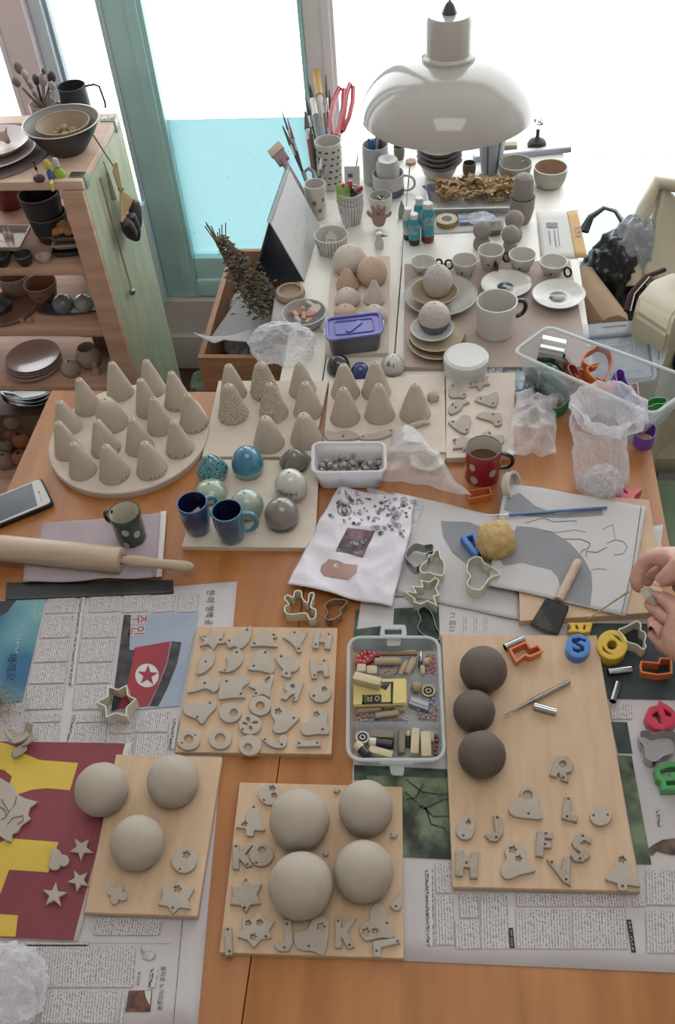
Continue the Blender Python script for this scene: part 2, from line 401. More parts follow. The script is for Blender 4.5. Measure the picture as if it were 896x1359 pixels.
# ================================================================ SHELF
swood = mat('shelf wood','#c4a08c',.6,'#b28c77',3,stretch=(2,14,14),bump=.08); sgreen = mat('worn green panel','#aeb399',.65,'#9ba589',4,stretch=(8,8,2),bump=.08)
sxr = -.704; zs_top = .96; syf,syb = 1.66,1.945; sxl = -1.40
sh = thing('shelf_unit','open wooden shelf unit full of pottery with a worn green side panel','shelf',((sxr+sxl)/2,(syf+syb)/2,0))
def spart(name,lo,hi,m,bev=.0015):
    b = BM(); c = [(p+q)/2 for p,q in zip(lo,hi)]; c[0] -= sh.location.x; c[1] -= sh.location.y
    box(b,c,[q-p for p,q in zip(lo,hi)],bev=bev); return new(name,b,m,sh)
spart('side_panel',(sxr-.016,syf,0),(sxr,syb,zs_top-.019),sgreen); spart('side_panel',(sxl,syf,0),(sxl+.016,syb,zs_top-.019),sgreen)
spart('top_panel',(sxl,syf-.004,zs_top-.018),(sxr,syb,zs_top),mat('shelf top wood','#d0b5a3',.5,'#c4a692',3,stretch=(2,14,14)))
ZS = []
for px,py in ((75,356),(75,438),(75,512)):
    z = PW(px,py,syf).z; ZS.append(z); spart('shelf_board',(sxl+.017,syf,z-.018),(sxr-.017,syb-.002,z),swood)
spart('shelf_board',(sxl+.017,syf,.05),(sxr-.017,syb-.002,.07),swood)
spart('front_post',(sxr-.045,syf-.012,0),(sxr-.0005,syf-.0005,zs_top-.019),swood); spart('front_post',(sxl,syf-.012,0),(sxl+.03,syf-.0005,zs_top-.019),swood)
brass = mat('worn metal plate','#8e9a88',.35,metal=.8)
for yy in (syf+.02,syb-.03):
    b = BM(); box(b,(sxr-sh.location.x-.014,yy-sh.location.y,zs_top+.001),(.03,.02,.002),bev=.0006); box(b,(sxr-sh.location.x+.0012,yy-sh.location.y,zs_top-.012),(.002,.02,.026),bev=.0006)
    for s in (-1,1): lathe(b,[(0,.0015),(.003,.001),(.003,-.001)],10,c=(sxr-sh.location.x-.014+s*.008,yy-sh.location.y,zs_top+.002))
    new('corner_bracket',b,brass,sh)
# ================================================================ CRATE beside the white table
Zc = .66; cr = [PX(0,0,0)]; ca,cb,cc = P(300,335,Zc),P(262,475,Zc),P(430,475,Zc)
cw = mat('crate wood','#a67c5c',.6,'#8f6647',4,stretch=(2,2,14),bump=.08); cx0,cx1,cy0,cy1 = cb.x,-.315,1.37+.0,1.62+.35
cyf = P(262,475,Zc).y; cyb = P(300,330,Zc).y
t = thing('wooden_crate','open wooden crate stuffed with bubble wrap and paper left of the white table','crate',((cx0+cx1)/2,(cyf+cyb)/2,0))
def cpart(n,lo,hi,m=cw):
    b = BM(); c = [(p+q)/2 for p,q in zip(lo,hi)]; c[0] -= t.location.x; c[1] -= t.location.y; box(b,c,[q-p for p,q in zip(lo,hi)],bev=.001); return new(n,b,m,t)
cpart('side_board',(cx0,cyf+.0125,0),(cx0+.012,cyb-.0125,Zc)); cpart('side_board',(cx1-.012,cyf+.0125,0),(cx1,cyb-.0125,Zc)); cpart('front_board',(cx0,cyf,0),(cx1,cyf+.012,Zc)); cpart('back_board',(cx0,cyb-.012,0),(cx1,cyb,Zc))
cpart('bottom_board',(cx0+.0125,cyf+.0125,Zc-.14),(cx1-.0125,cyb-.0125,Zc-.13))
fk = P(375,492,.62)
b = BM()
for r in (.024,.017): tube(b,arc((0,0,0),r,0,2*pi,24,'xz'),.0006,4,cap=False)
tube(b,[(-.014,0,-.006),(0,0,.01),(.012,0,-.008)],.0006,4)
new('stamped_mark',b,mat('burnt mark','#5b3a22',.8),t,loc=(-.095-t.location.x-.06,cyf-t.location.y,Zc-.07))
# ================================================================ NEWSPAPERS
paper = mat('newsprint','#b9b4b6',.9,'#aca7aa',7,bump=.25,bscale=14)
def textmat(name,ink,bg,line=.0032,w=.55,ch=.0022,dens=.5):
    if name in MC: return MC[name]
    m = bpy.data.materials.new(name); m.use_nodes = True; N = m.node_tree.nodes; L = m.node_tree.links; b = N['Principled BSDF']; b.inputs['Roughness'].default_value = .9
    uv = N.new('ShaderNodeUVMap'); sp = N.new('ShaderNodeSeparateXYZ'); L.new(uv.outputs[0],sp.inputs[0])
    def mt(op,a,c=None):
        n = N.new('ShaderNodeMath'); n.operation = op
        for i,x in enumerate((a,c)):
            if x is None: continue
            if isinstance(x,(int,float)): n.inputs[i].default_value = x
            else: L.new(x,n.inputs[i])
        return n.outputs[0]
    rows = mt('LESS_THAN',mt('FRACT',mt('DIVIDE',sp.outputs[0],line)),w)
    row_id = mt('FLOOR',mt('DIVIDE',sp.outputs[0],line))
    cb = N.new('ShaderNodeCombineXYZ'); L.new(mt('MULTIPLY',mt('FRACT',mt('DIVIDE',sp.outputs[0],line)),2.2),cb.inputs[0]); L.new(mt('DIVIDE',sp.outputs[1],ch),cb.inputs[1]); L.new(mt('MULTIPLY',row_id,7.3),cb.inputs[2])
    n = N.new('ShaderNodeTexNoise'); n.inputs['Scale'].default_value = 1.5; n.inputs['Detail'].default_value = 1; L.new(cb.outputs[0],n.inputs[0])
    k = mt('MULTIPLY',rows,mt('GREATER_THAN',n.outputs[0],dens)); mx = N.new('ShaderNodeMix'); mx.data_type = 'RGBA'
    L.new(k,mx.inputs[0]); mx.inputs[6].default_value = lin(bg); mx.inputs[7].default_value = lin(ink); L.new(mx.outputs[2],b.inputs['Base Color']); MC[name] = m; return m
ink = mat('black ink','#2b2a2c',.8); txt = textmat('newspaper body text','#737175','#b8b3b5')
def paperm(nm,col,col2,sc): return mat(nm,col,.85,col2,sc,detail=8,lo=.4,hi=.6)
def newspaper(q,label,z=T,nm='newspaper',n=(20,20),amp=.0008,lift=.0004):
    Q = [P(x,y,z) for x,y in q]; c = sum(Q,Vector())/4; r = thing(nm,label,'newspaper',c)
    sheet('page',q,paper,n,z,amp=amp,freq=6,th=.0002,parent=r,loc=c,lift=lift); return r,c
def prints(root,c,name,m,quads,z,dz,label=None):
    for q in quads:
        b = BM(); patch(b,q,z,c,dz=dz); o = new(name,b,m,root,smooth=0,recalc=False)
        if label: o['label'] = label
    return o
# ================================================================ newspapers
f1 = zf(0,760,2.8); f2 = zf(0,960,2.987)
def fq(f,*p): return [f(*q) for q in p]
r,c = newspaper([(-70,803),(315,772),(262,1368),(-120,1400)],'newspaper with the ship photograph spread over the left side of the table')
DZ = .0022
adm = mat('printed sea advertisement','#2f5f7d',.85,'#6f9ca0',9,detail=1,lo=.35,hi=.65)
prints(r,c,'printed_advertisement',adm,[fq(f1,(-90,112),(172,98),(85,480),(-180,500))],T,DZ-.0004,'blue printed sea advertisement')
prints(r,c,'printed_rock',mat('printed dark rock','#3a3d3c',.85),[fq(f1,(-70,112),(62,106),(28,150),(-80,215))],T,DZ-.0003)
blocks = []
xL = lambda y: 176-(y-98)*.24; xH = lambda y: 308-(y-100)*.13; xS = lambda y: 462-(y-160)*.14
for y0,y1 in ((100,155),(166,246),(256,336),(346,416),(428,512),(530,560),(566,640)):
    for a,b_ in ((lambda y: xL(min(y,470))+6,lambda y: xH(y)-22),(lambda y: xH(y)+16,lambda y: (xS(y)-16) if 160 < y < 520 else 405-(y-520)*.1 if y > 500 else 330)):
        if b_(y0) > a(y0)+6: blocks.append(fq(f1,(a(y0),y0),(b_(y0),y0-4),(b_(y1),y1-4),(a(y1),y1)))
for x0,x1 in ((338,450),(462,560),(572,660),(668,742)): blocks.append(fq(f1,(x0,88),(x1,82),(x1-8,146),(x0-8,152)))
for x0,x1,y0,y1 in ((418,500,525,600),(510,635,520,595),(415,500,608,690),(508,630,604,690)): blocks.append(fq(f1,(x0,y0),(x1,y0),(x1-10,y1),(x0-10,y1)))
for x0,x1,y0,y1 in ((8,540,888,1048),(168,470,1062,1190),(-160,160,1062,1190),(478,500,1062,1190),(380,645,772,842),(90,360,880,884),(8,360,870,884)): blocks.append(fq(f2,(x0+8,y0),(x1,y0),(x1-12,y1),(x0-8,y1)))
prints(r,c,'body_text',txt,blocks,T,DZ)
htxt = textmat('newspaper subheading text','#4a494c','#b8b3b5',.0075,.5,.0035,.47)
prints(r,c,'subheading',htxt,[fq(f1,(xH(96)-8,92),(xH(96)+10,92),(xH(420)+8,420),(xH(420)-10,420)),fq(f1,(646,545),(668,545),(650,660),(628,660)),fq(f2,(600,975),(628,975),(618,1048),(590,1048)),fq(f2,(552,985),(560,985),(552,1040),(544,1040)),fq(f1,(276,530),(292,530),(262,640),(246,640))],T,DZ+.0003)
prints(r,c,'ship_photograph',mat('printed sky','#8792a4',.85,'#959fae',10),[fq(f1,(462,160),(740,152),(668,498),(415,520))],T,DZ,'printed photograph of a red ship bow with a star')
def poly(bm,pts,z,org,dz,mi=0):
    Q = [P(x,y,z)-Vector(org)+Vector((0,0,dz)) for x,y in pts]; vs = [bm.verts.new(q) for q in Q]
    for t in tessellate_polygon([[Vector((q.x,q.y,0)) for q in Q]]): bm.faces.new([vs[i] for i in t]).material_index = mi
def polys(root,c,name,m,ps,z,dz,label=None):
    b = BM()
    for p in ps: poly(b,p,z,c,dz)
    o = new(name,b,m,root,smooth=0); 
    if label: o['label'] = label
    return o
redp = mat('printed red','#8e2f38',.8,'#833039',20); blackp = mat('printed black','#2c2a2d',.85,'#4a484a',60)
polys(r,c,'printed_hull',redp,[fq(f1,(502,282),(636,258),(620,340),(586,430),(552,500),(440,512),(470,400))],T,DZ+.0002,'printed red ship hull')
polys(r,c,'printed_dark_hull',blackp,[fq(f1,(462,161),(488,160),(482,290),(503,292),(475,420),(440,512),(415,519)),fq(f1,(640,258),(676,262),(660,340),(625,430),(590,500),(556,500),(588,430),(622,345))],T,DZ+.0004)
wp = mat('printed white','#b9b6b6',.85)
o_ = fq(f1,*circ(548,386,44,28)); polys(r,c,'printed_circle',wp,[o_],T,DZ+.0005)
polys(r,c,'printed_star',redp,[fq(f1,*star(550,386,40,5,.4,-.25))],T,DZ+.0007)
polys(r,c,'printed_sign_panel',mat('printed grey panel','#a79fa6',.85),[fq(f1,(490,160),(550,158),(548,195),(484,198)),fq(f1,(484,202),(544,199),(540,238),(478,240))],T,DZ+.0004)
b = BM()
write(b,'주',P(*f1(496,163),T),P(*f1(493,193),T),P(*f1(547,161),T),org=c); write(b,'인',P(*f1(492,205),T),P(*f1(487,235),T),P(*f1(542,203),T),org=c)
bmesh.ops.translate(b,vec=(0,0,DZ+.0006),verts=b.verts); new('printed_lettering',b,mat('printed sign red','#8c2b38',.8),r,smooth=0)
b = BM()
write(b,"한·미 '정책 공",P(*f1(770,68),T),P(*f1(761,197),T),P(*f1(800,68),T),org=c)
bmesh.ops.translate(b,vec=(0,0,DZ),verts=b.verts); new('headline',b,ink,r,smooth=0); b = BM(); write(b,'을지로 노가리골목',P(*f2(640,966),T),P(*f2(622,1140),T),P(*f2(662,966),T),org=c)
bmesh.ops.translate(b,vec=(0,0,DZ),verts=b.verts); new('headline',b,ink,r,smooth=0)
b = BM()
fz = zf(0,780,9.06); write(b,'에래오',P(*fz(100,805),T),P(*fz(72,1120),T),P(*fz(218,812),T),org=c)
bmesh.ops.translate(b,vec=(0,0,DZ+.0001),verts=b.verts); new('headline',b,mat('advert lettering','#1c3550',.8),r,smooth=0); b = BM(); squiggle(b,P(*fz(255,430),T+DZ),P(*fz(165,780),T+DZ),P(*fz(300,440),T+DZ),10,c,.00035); squiggle(b,P(*fz(415,180),T+DZ),P(*fz(415,360),T+DZ),P(*fz(490,190),T+DZ),4,c,.0003,3); new('pale_script',b,mat('printed white','#b9b6b6',.85),r,smooth=0)
polys(r,c,'printed_portrait',mat('printed grey photo','#77736f',.85,'#b6b1b3',120),[fq(f2,(556,888),(566,886),(568,905),(600,902),(620,915),(616,935),(590,942),(566,930))],T,DZ)
polys(r,c,'food_photograph',mat('printed food photo','#7a4a3c',.85,'#3d3535',90),[fq(f2,(512,1062),(606,1060),(598,1146),(498,1146))],T,DZ)
polys(r,c,'food_photograph',wp,[fq(f2,(575,1062),(602,1062),(596,1120),(580,1090))],T,DZ+.0002)
polys(r,c,'printed_rule',ink,[fq(f2,(724,782),(726,782),(690,1190),(688,1190)),fq(f2,(330,872),(680,876),(680,877),(330,873))],T,DZ)
# ---- newspaper under the middle and right
f3 = zf(560,960,2.667); f4 = zf(580,800,2.835); f5 = zf(460,780,4.978)
r,c = newspaper([(484,786),(1010,800),(1040,1298),(452,1272)],'newspaper with green tree photographs under the long board on the right',z=T)
darkph = mat('printed dark photo','#27302f',.85,'#4a5a50',45,detail=8); treeph = mat('printed tree photo','#2c332c',.85,'#6b7a60',26,detail=8,lo=.38,hi=.62)
tealph = mat('printed dark teal photo','#2a3436',.85,'#3d4a4c',30,detail=6)
prints(r,c,'dark_photograph',darkph,[fq(f5,(60,150),(612,130),(620,420),(40,420)),[(470,1016),(600,1022),(600,1040),(470,1036)]],T,DZ-.0005)
prints(r,c,'tree_photograph',treeph,[[(486,1030),(604,1034),(606,1142),(500,1136)],fq(f3,(690,115),(742,118),(812,502),(760,500))],T,DZ-.0003,'printed photograph of dark branches against green leaves')
prints(r,c,'dark_photograph',tealph,[[(780,828),(1000,830),(1006,932),(800,928)],fq(f4,(655,450),(715,452),(735,570),(680,568))],T,DZ-.0004)
prints(r,c,'white_margin',paper,[[(480,796),(524,792),(522,830),(474,836)],[(582,800),(660,806),(660,850),(584,846)]],T,DZ-.0001)
b = BM()     # dark branches in the tree photograph
br = [[(538,1035),(560,1052),(585,1056),(602,1054)],[(538,1052),(562,1075),(590,1062),(603,1064)],[(540,1090),(560,1070),(575,1085),(600,1084)],[(565,1072),(572,1095),(590,1100),(596,1120)],[(548,1082),(556,1105),(545,1130)],[(540,1062),(552,1060),(563,1040)]]
for q in br:
    for (x0,y0),(x1,y1) in zip(q,q[1:]):
        d = Vector((y0-y1,x1-x0)).normalized()*1.3; poly(b,[(x0+d.x,y0+d.y),(x1+d.x*.7,y1+d.y*.7),(x1-d.x*.7,y1-d.y*.7),(x0-d.x,y0-d.y)],T,c,DZ)
new('printed_branch',b,blackp,r,smooth=0)
b = BM(); write(b,'더할 나',P(*f5(720,294),T),P(*f5(722,168),T),P(*f5(676,294),T),org=c); bmesh.ops.translate(b,vec=(0,0,DZ),verts=b.verts); new('headline',b,ink,r,smooth=0)
bl = [fq(f5,(x,200),(x+30,200),(x+30,305),(x,305)) for x in (770,840,905)]
for x0,x1,y0,y1 in ((45,108,497,602),(45,108,612,786),(130,195,605,690),(205,300,605,800),(115,200,700,800),(330,520,605,650),(330,520,660,800),(530,720,605,650),(530,720,660,800),(790,1000,520,645),(790,1000,665,815),(740,785,620,650),(250,285,490,600)): blocks_ = bl.append(fq(f3,(x0,y0),(x1,y0),(x1+8,y1),(x0+4,y1)))
bl.append(fq(f4,(650,385),(730,385),(735,440),(655,440)))
prints(r,c,'body_text',txt,bl,T,DZ)
prints(r,c,'subheading',htxt,[fq(f3,(12,520),(38,520),(42,790),(18,790)),fq(f3,(828,310),(842,310),(848,365),(834,365))],T,DZ)
polys(r,c,'section_label',ink,[fq(f3,(306,726),(322,726),(328,798),(311,798))],T,DZ); polys(r,c,'section_label',ink,[fq(f3,(723,697),(740,697),(757,813),(741,813))],T,DZ)
b = BM()
for q in (((318,733),(322,792),(311,734)),((736,703),(750,808),(728,704))): squiggle(b,P(*f3(*q[0]),T),P(*f3(*q[1]),T),P(*f3(*q[2]),T),7,c,.0003)
bmesh.ops.translate(b,vec=(0,0,DZ+.0002),verts=b.verts); new('label_lettering',b,wp,r,smooth=0)
polys(r,c,'statue_photograph',mat('printed statue','#6c5b50',.85,'#3a3230',50),[fq(f3,(798,448),(818,432),(850,415),(900,408),(1000,410),(1000,470),(880,468),(830,455),(812,472))],T,DZ)
# ================================================================ loose sheets and cloth
pr = [(-60,983),(174,988),(104,1251),(-90,1243)]
r = thing('printed_sheet','dark red and yellow printed sheet under clay stars at the left edge','paper',P(20,1120,T)); c = r.location
maroon = mat('maroon print','#7c3440',.55,'#6f2a36',6,bump=.2,bscale=10)
sheet('paper',pr,mat('printed sheet margin','#b8b2aa',.7),(10,10),T,amp=0,parent=r,loc=c,lift=.0028)
prints(r,c,'maroon_print',maroon,[[(-60,984),(167,988),(98,1250),(-90,1242)]],T,.0031)
polys(r,c,'yellow_print',mat('yellow print','#c6ab45',.6,'#bb9f3a',8),[fq(f2,(-60,60),(60,95),(110,130),(160,150),(313,162),(280,270),(190,262),(130,268),(60,290),(40,250),(50,215),(20,190),(-40,180)),fq(f2,(35,460),(235,475),(195,595),(40,585),(5,680),(-60,680),(-60,520),(0,480)),fq(f2,(-90,755),(75,765),(65,850),(-100,845))],T,.0034)
cloth = mat('mauve dish cloth','#a79aa0',.95,'#9d8f96',8,bump=.4,bscale=90)
r = thing('dish_cloth','mauve folded cloth under the rolling pin with a white hem','cloth',P(130,735,T)); c = r.location
sheet('folded_cloth',[(55,697),(221,682),(214,768),(36,772)],cloth,(36,22),T,amp=.004,freq=12,seed=4,parent=r,loc=c,edge=.004,th=.0016,lift=.001)
sheet('hem',[(214,682),(222,681),(216,768),(208,769)],mat('cloth hem','#c8c2c0',.9),(3,20),T,amp=.002,freq=12,seed=4,parent=r,loc=c,th=.001,lift=.0045)
sheet('folded_cloth',[(38,745),(200,752),(205,771),(33,777)],cloth,(20,6),T,amp=.004,freq=20,seed=9,parent=r,loc=c,edge=.006,th=.0016,lift=.006)
# ruler
q = [(10,775),(230,771),(231,789),(8,798)]; Q = [P(x,y,T) for x,y in q]; c = sum(Q,Vector())/4
r = thing('ruler','long black plastic ruler lying along the top of the newspaper','ruler',(c.x,c.y,T+.0018)); b = BM()
prism(b,[(v.x-c.x,v.y-c.y) for v in Q][::-1],holes=[circ(P(222,780,T).x-c.x,P(222,780,T).y-c.y,.002,10)],z1=.002,bev=.0005); new('blade',b,mat('black plastic','#1b1c1f',.35,bump=.05),r,smooth=20)
b = BM(); d = (Q[2]-Q[3])
for i in range(150):
    p = Q[3]+d*(.02+.94*i/150); h = .005 if i % 10 == 0 else .003; u = d.normalized(); v = Vector((-u.y,u.x,0))
    pts = [p+v*.0008,p+u*.0003+v*.0008,p+u*.0003+v*(.0008+h),p+v*(.0008+h)]; bmesh.ops.contextual_create(b,geom=[b.verts.new(x-c+Vector((0,0,.0022))) for x in pts])
new('scale_marks',b,mat('grey marks','#6b6e72',.5),r,smooth=0)
# ---- papers under the tools on the right
whitep = mat('white printed paper','#b9b7b8',.85,'#b0aeb0',6,bump=.3,bscale=9); greyp = mat('grey printed area','#83858b',.85,'#7b7d83',10,bump=.2,bscale=9); inkl = mat('thin print lines','#5d5f63',.85)
f6 = zf(580,620,2.835)
r = thing('printed_paper','large white paper with grey curved print hanging over the thick board','paper',P(755,730,T+.015)); c = r.location; zp = T+.0155
o = sheet('page',fq(f6,(255,60),(790,150),(712,562),(196,448)),whitep,(30,24),zp,amp=.0025,freq=9,seed=2,parent=r,loc=c,edge=.003)
def drape(root,c,name,m,pts,z,dz,seed,amp,freq,lift=.0006,n=3,ridge=False):
    """print that follows the waves of its sheet"""
    b = BM()
    for q in pts:
        Q = [P(x,y,z) for x,y in q]; vs = [b.verts.new(p) for p in Q]
        for t in tessellate_polygon([[Vector((p.x,p.y,0)) for p in Q]]): b.faces.new([vs[i] for i in t])
    bmesh.ops.subdivide_edges(b,edges=b.edges[:],cuts=n,use_grid_fill=True); bmesh.ops.triangulate(b,faces=b.faces[:])
    for v in b.verts:
        s = v.co*freq+Vector((seed*3.1,seed,0)); v.co = Vector((v.co.x-c.x,v.co.y-c.y,v.co.z-c.z+max(0,wave(s,amp,ridge))+lift+dz))
    return new(name,b,m,root,smooth=60)
drape(r,c,'grey_print',greyp,[fq(f6,(300,225),(360,230),(430,245),(500,290),(550,345),(580,400),(584,450),(576,528),(540,520),(440,495),(466,470),(455,420),(430,390),(370,375),(320,362),(250,375),(235,350)),fq(f6,(262,118),(310,100),(370,150),(450,180),(620,160),(625,185),(480,195),(330,190),(250,165))],zp,.0005,2,.0025,9)
lines = []
def pline(f,pts,w):
    pts = [f(*p) for p in pts]; o = []
    for (x0,y0),(x1,y1) in zip(pts,pts[1:]):
        d = Vector((y0-y1,x1-x0)); d = d.normalized()*w; o.append([(x0+d.x,y0+d.y),(x1+d.x,y1+d.y),(x1-d.x,y1-d.y),(x0-d.x,y0-d.y)])
    return o
lines += pline(f6,[(768,152),(735,380),(694,555)],.6)
lines += pline(f6,[(475,275),(540,275),(575,290),(570,310),(545,318),(540,330)],.5)+pline(f6,[(560,345),(562,320),(600,325),(640,305)],.5)+pline(f6,[(640,290),(670,278),(700,285),(715,305),(700,330),(665,335)],.4)
lines += pline(f6,[(330,215),(400,195),(440,210),(520,205),(525,215)],.4)+pline(f6,[(580,390),(610,385),(640,390)],.3)+pline(f6,[(620,240),(660,220),(670,278)],.3)+pline(f6,[(400,245),(450,250),(520,240),(560,250)],.3)
drape(r,c,'printed_line',inkl,lines,zp,.0007,2,.0025,9,n=2)
r = thing('printed_paper','creased pale paper with a grey patch under the white cutters, left of the sponge','paper',P(610,760,T)); c = r.location
sheet('page',[(520,655),(672,690),(690,826),(524,788)],whitep,(26,22),T,amp=.004,freq=8,seed=7,parent=r,loc=c,edge=.004,lift=.002)
sheet('page',[(470,690),(590,668),(588,800),(500,790)],whitep,(16,16),T,amp=.003,freq=8,seed=5,parent=r,loc=c,edge=.004,lift=.001)
drape(r,c,'grey_print',greyp,[fq(f6,(15,210),(120,215),(170,235),(160,270),(180,330),(120,380),(60,330),(25,270))],T,.001,7,.004,8,lift=.0022)
tag(sheet('paper_scrap',[(862,700),(880,697),(874,762),(858,740)],whitep,(6,6),T,amp=.002,seed=3),'small white paper scrap at the table edge by the hands','paper')
# ================================================================ flat clay shapes
clay = mat('grey drying clay','#a69d93',.85,'#9d948a',20,bump=.12,bscale=120); clayt = mat('stamped clay','#a0968a',.85,'#958b7f',20,bump=.9,bscale=330)
hole_m = mat('pinhole shadow clay','#6d655c',.9)
def piece(f,pts,label,z0,holes=(),smooth=True,th=.0045,m=None,group=None,name='clay_shape',relief=0,cat='clay shape'):
    s = f.s if hasattr(f,'s') else 3; zt_ = z0+th
    if smooth: pts = smoothpts(pts,4)
    W = [P(*f(p[0],p[1]),zt_) for p in pts]; c = sum(W,Vector())/len(W); c.z = z0
    o_ = [(v.x-c.x,v.y-c.y) for v in W]; hs = []
    for h in holes:
        hp = h if isinstance(h,list) else circ(h[0],h[1],h[2],12)
        hs.append([(v.x-c.x,v.y-c.y) for v in [P(*f(x,y),zt_) for x,y in hp]])
    if sarea(o_) < 0: o_ = o_[::-1]
    hs = [h if sarea(h) > 0 else h[::-1] for h in hs]
    b = BM(); prism(b,o_,hs,0,th,bev=.0007)
    o = new(name,b,m or clay,loc=c,smooth=32); tag(o,label,cat,group); return o
fl = lambda x,y,r,a=0: flower(x,y,r,5,.4,30,a)
fM = zf(220,820,3.733); g = 'clay shapes on the square middle board'; z = T+BT
mid = [
 ('six-pointed clay star in the far left corner of the middle board',[(165,85),(205,88),(225,48),(248,82),(290,68),(278,105),(300,122),(255,128),(235,160),(210,130),(168,138),(190,112)],[(193,88,5),(271,108,6)],0),
 ('clay fish swimming up beside the corner star of the middle board',[(300,105),(330,100),(355,72),(405,45),(425,40),(422,90),(400,130),(370,152),(340,140),(315,148),(300,130)],[(403,59,6),(314,112,5)],1),
 ('triangular clay shape with one round ear in the far row of the middle board',[(420,130),(450,95),(490,48),(515,75),(545,72),(550,95),(530,100),(545,128),(548,142),(480,138),(430,140)],[(535,84,6),(438,126,6)],1),
 ('clay bell with two round ends, left of the letter H pieces',[(580,95),(615,85),(622,62),(645,60),(665,78),(700,62),(690,95),(672,130),(672,165),(650,168),(640,145),(610,115)],[(637,72,5),(659,152,6)],1),
 ('clay letter H in the far right corner of the middle board',[(738,62),(768,68),(762,100),(790,102),(797,70),(827,75),(815,155),(785,152),(788,122),(760,118),(755,150),(725,148)],[(809,80,5),(742,132,5)],0),
 ('half-moon clay shape under the corner star of the middle board',[(150,275),(160,240),(165,200),(215,150),(242,175),(238,220),(210,255),(180,275)],[(197,216,5)],1),
 ('clay crescent with two pinholes, second row of the middle board',[(262,262),(300,250),(305,215),(300,190),(330,165),(355,148),(380,170),(380,215),(350,250),(310,268)],[(351,170,6),(291,256,5)],1),
 ('clay heart lying on its side in the second row of the middle board',[(405,252),(430,210),(440,175),(475,155),(510,165),(515,200),(535,220),(540,250),(525,275),(470,262)],[(493,171,6),(435,238,6)],1),
 ('clay fish swimming left beside the second letter H',[(540,185),(575,175),(620,190),(655,220),(660,245),(640,265),(620,270),(622,292),(600,295),(575,285),(570,270),(580,255),(555,225)],[(571,190,6),(597,275,6)],1),
 ('clay letter H second from the far right corner of the middle board',[(712,205),(740,205),(745,240),(770,240),(775,200),(800,200),(810,290),(785,292),(778,262),(750,265),(748,298),(722,298)],[(785,212,5),(736,284,5)],0),
 ('clay bird with a long tail on the left edge of the middle board',[(105,368),(150,330),(175,290),(220,290),(250,310),(265,340),(240,368),(215,355),(190,350),(150,362)],[(192,323,6)],1),
 ('clay puppy shape in the third row of the middle board',[(262,400),(265,350),(285,290),(315,285),(335,300),(350,285),(400,290),(410,320),(380,345),(385,385),(390,395),(330,395),(290,400)],[(301,313,6),(371,376,6)],1),
 ('clay shooting star with a drop-shaped opening on the middle board',[(408,335),(460,325),(500,285),(530,278),(535,300),(518,350),(515,392),(480,378),(440,388),(430,370),(445,355)],[[(515,285),(515,300),(503,320),(490,318),(492,302)],(447,374,6)],1),
 ('mirrored clay letter R with a flower opening on the middle board',[(590,315),(685,320),(650,412),(625,408),(640,372),(615,385),(600,405),(568,400),(600,365),(585,350)],[fl(628,338,12),(634,396,5)],0),
 ('round clay disc with a flower opening at the right edge of the middle board',circ(766,370,55,28,48),[fl(786,353,15),(733,386,6)],0),
 ('clay heart with two pinholes at the left edge of the middle board',[(83,450),(100,420),(150,422),(178,424),(210,402),(245,415),(248,445),(215,480),(180,525),(150,500),(100,480)],[(218,421,6),(155,491,6)],1),
 ('clay ring with an off-centre hole beside the left edge heart',circ(318,468,56,30,50),[circ(337,470,20,20)],0),
 ('clay ring topmost of the rings on the middle board',circ(467,433,55,30,50),[circ(467,436,22,20)],0),
 ('clay disc pierced by a four-petal flower on the middle board',circ(417,528,57,30,50),[[(410,520),(396,500),(402,490),(414,492),(418,508)],[(424,520),(440,510),(456,512),(455,522),(436,526)],[(422,534),(430,548),(422,556),(412,548),(414,534)],[(406,528),(388,528),(378,522),(384,515),(400,520)],(380,552,5)],0),
 ('clay heart with a flower opening pointing right on the middle board',[(522,480),(525,440),(560,432),(590,450),(620,465),(662,490),(630,530),(590,565),(550,570),(528,550),(540,515)],[fl(556,463,18),(634,495,6)],1),
 ('clay heart with a flower opening in the near right part of the middle board',[(668,550),(680,520),(720,505),(735,460),(770,450),(800,465),(800,520),(808,572),(750,575),(690,580)],[fl(747,476,15),(777,552,6)],1),
 ('clay ring with two pinholes in the near left corner of the middle board',circ(112,603,58,30,52),[circ(112,600,23,20),(146,581,4),(79,619,4)],0),
 ('plain clay ring second from the near left corner of the middle board',circ(269,598,57,30,52),[circ(269,597,26,20)],0),
 ('clay ring with a low off-centre hole at the near edge of the middle board',circ(416,630,58,30,52),[circ(407,643,22,20)],0),
 ('clay letter J at the near edge of the middle board',[(478,590),(505,592),(540,620),(562,618),(560,600),(568,582),(590,580),(600,610),(590,640),(555,645),(520,635),(480,605)],[(492,601,5),(574,627,6)],1),
 ('small clay bar with two pinholes in the near right corner of the middle board',[(650,608),(765,605),(766,635),(650,638)],[(661,621,5),(749,619,5)],0)]
for lb,pts,hs,sm in mid: piece(fM,pts,lb,z,hs,bool(sm),group=g)
fK = zf(280,1020,3.2); g = 'clay shapes around the four domes'
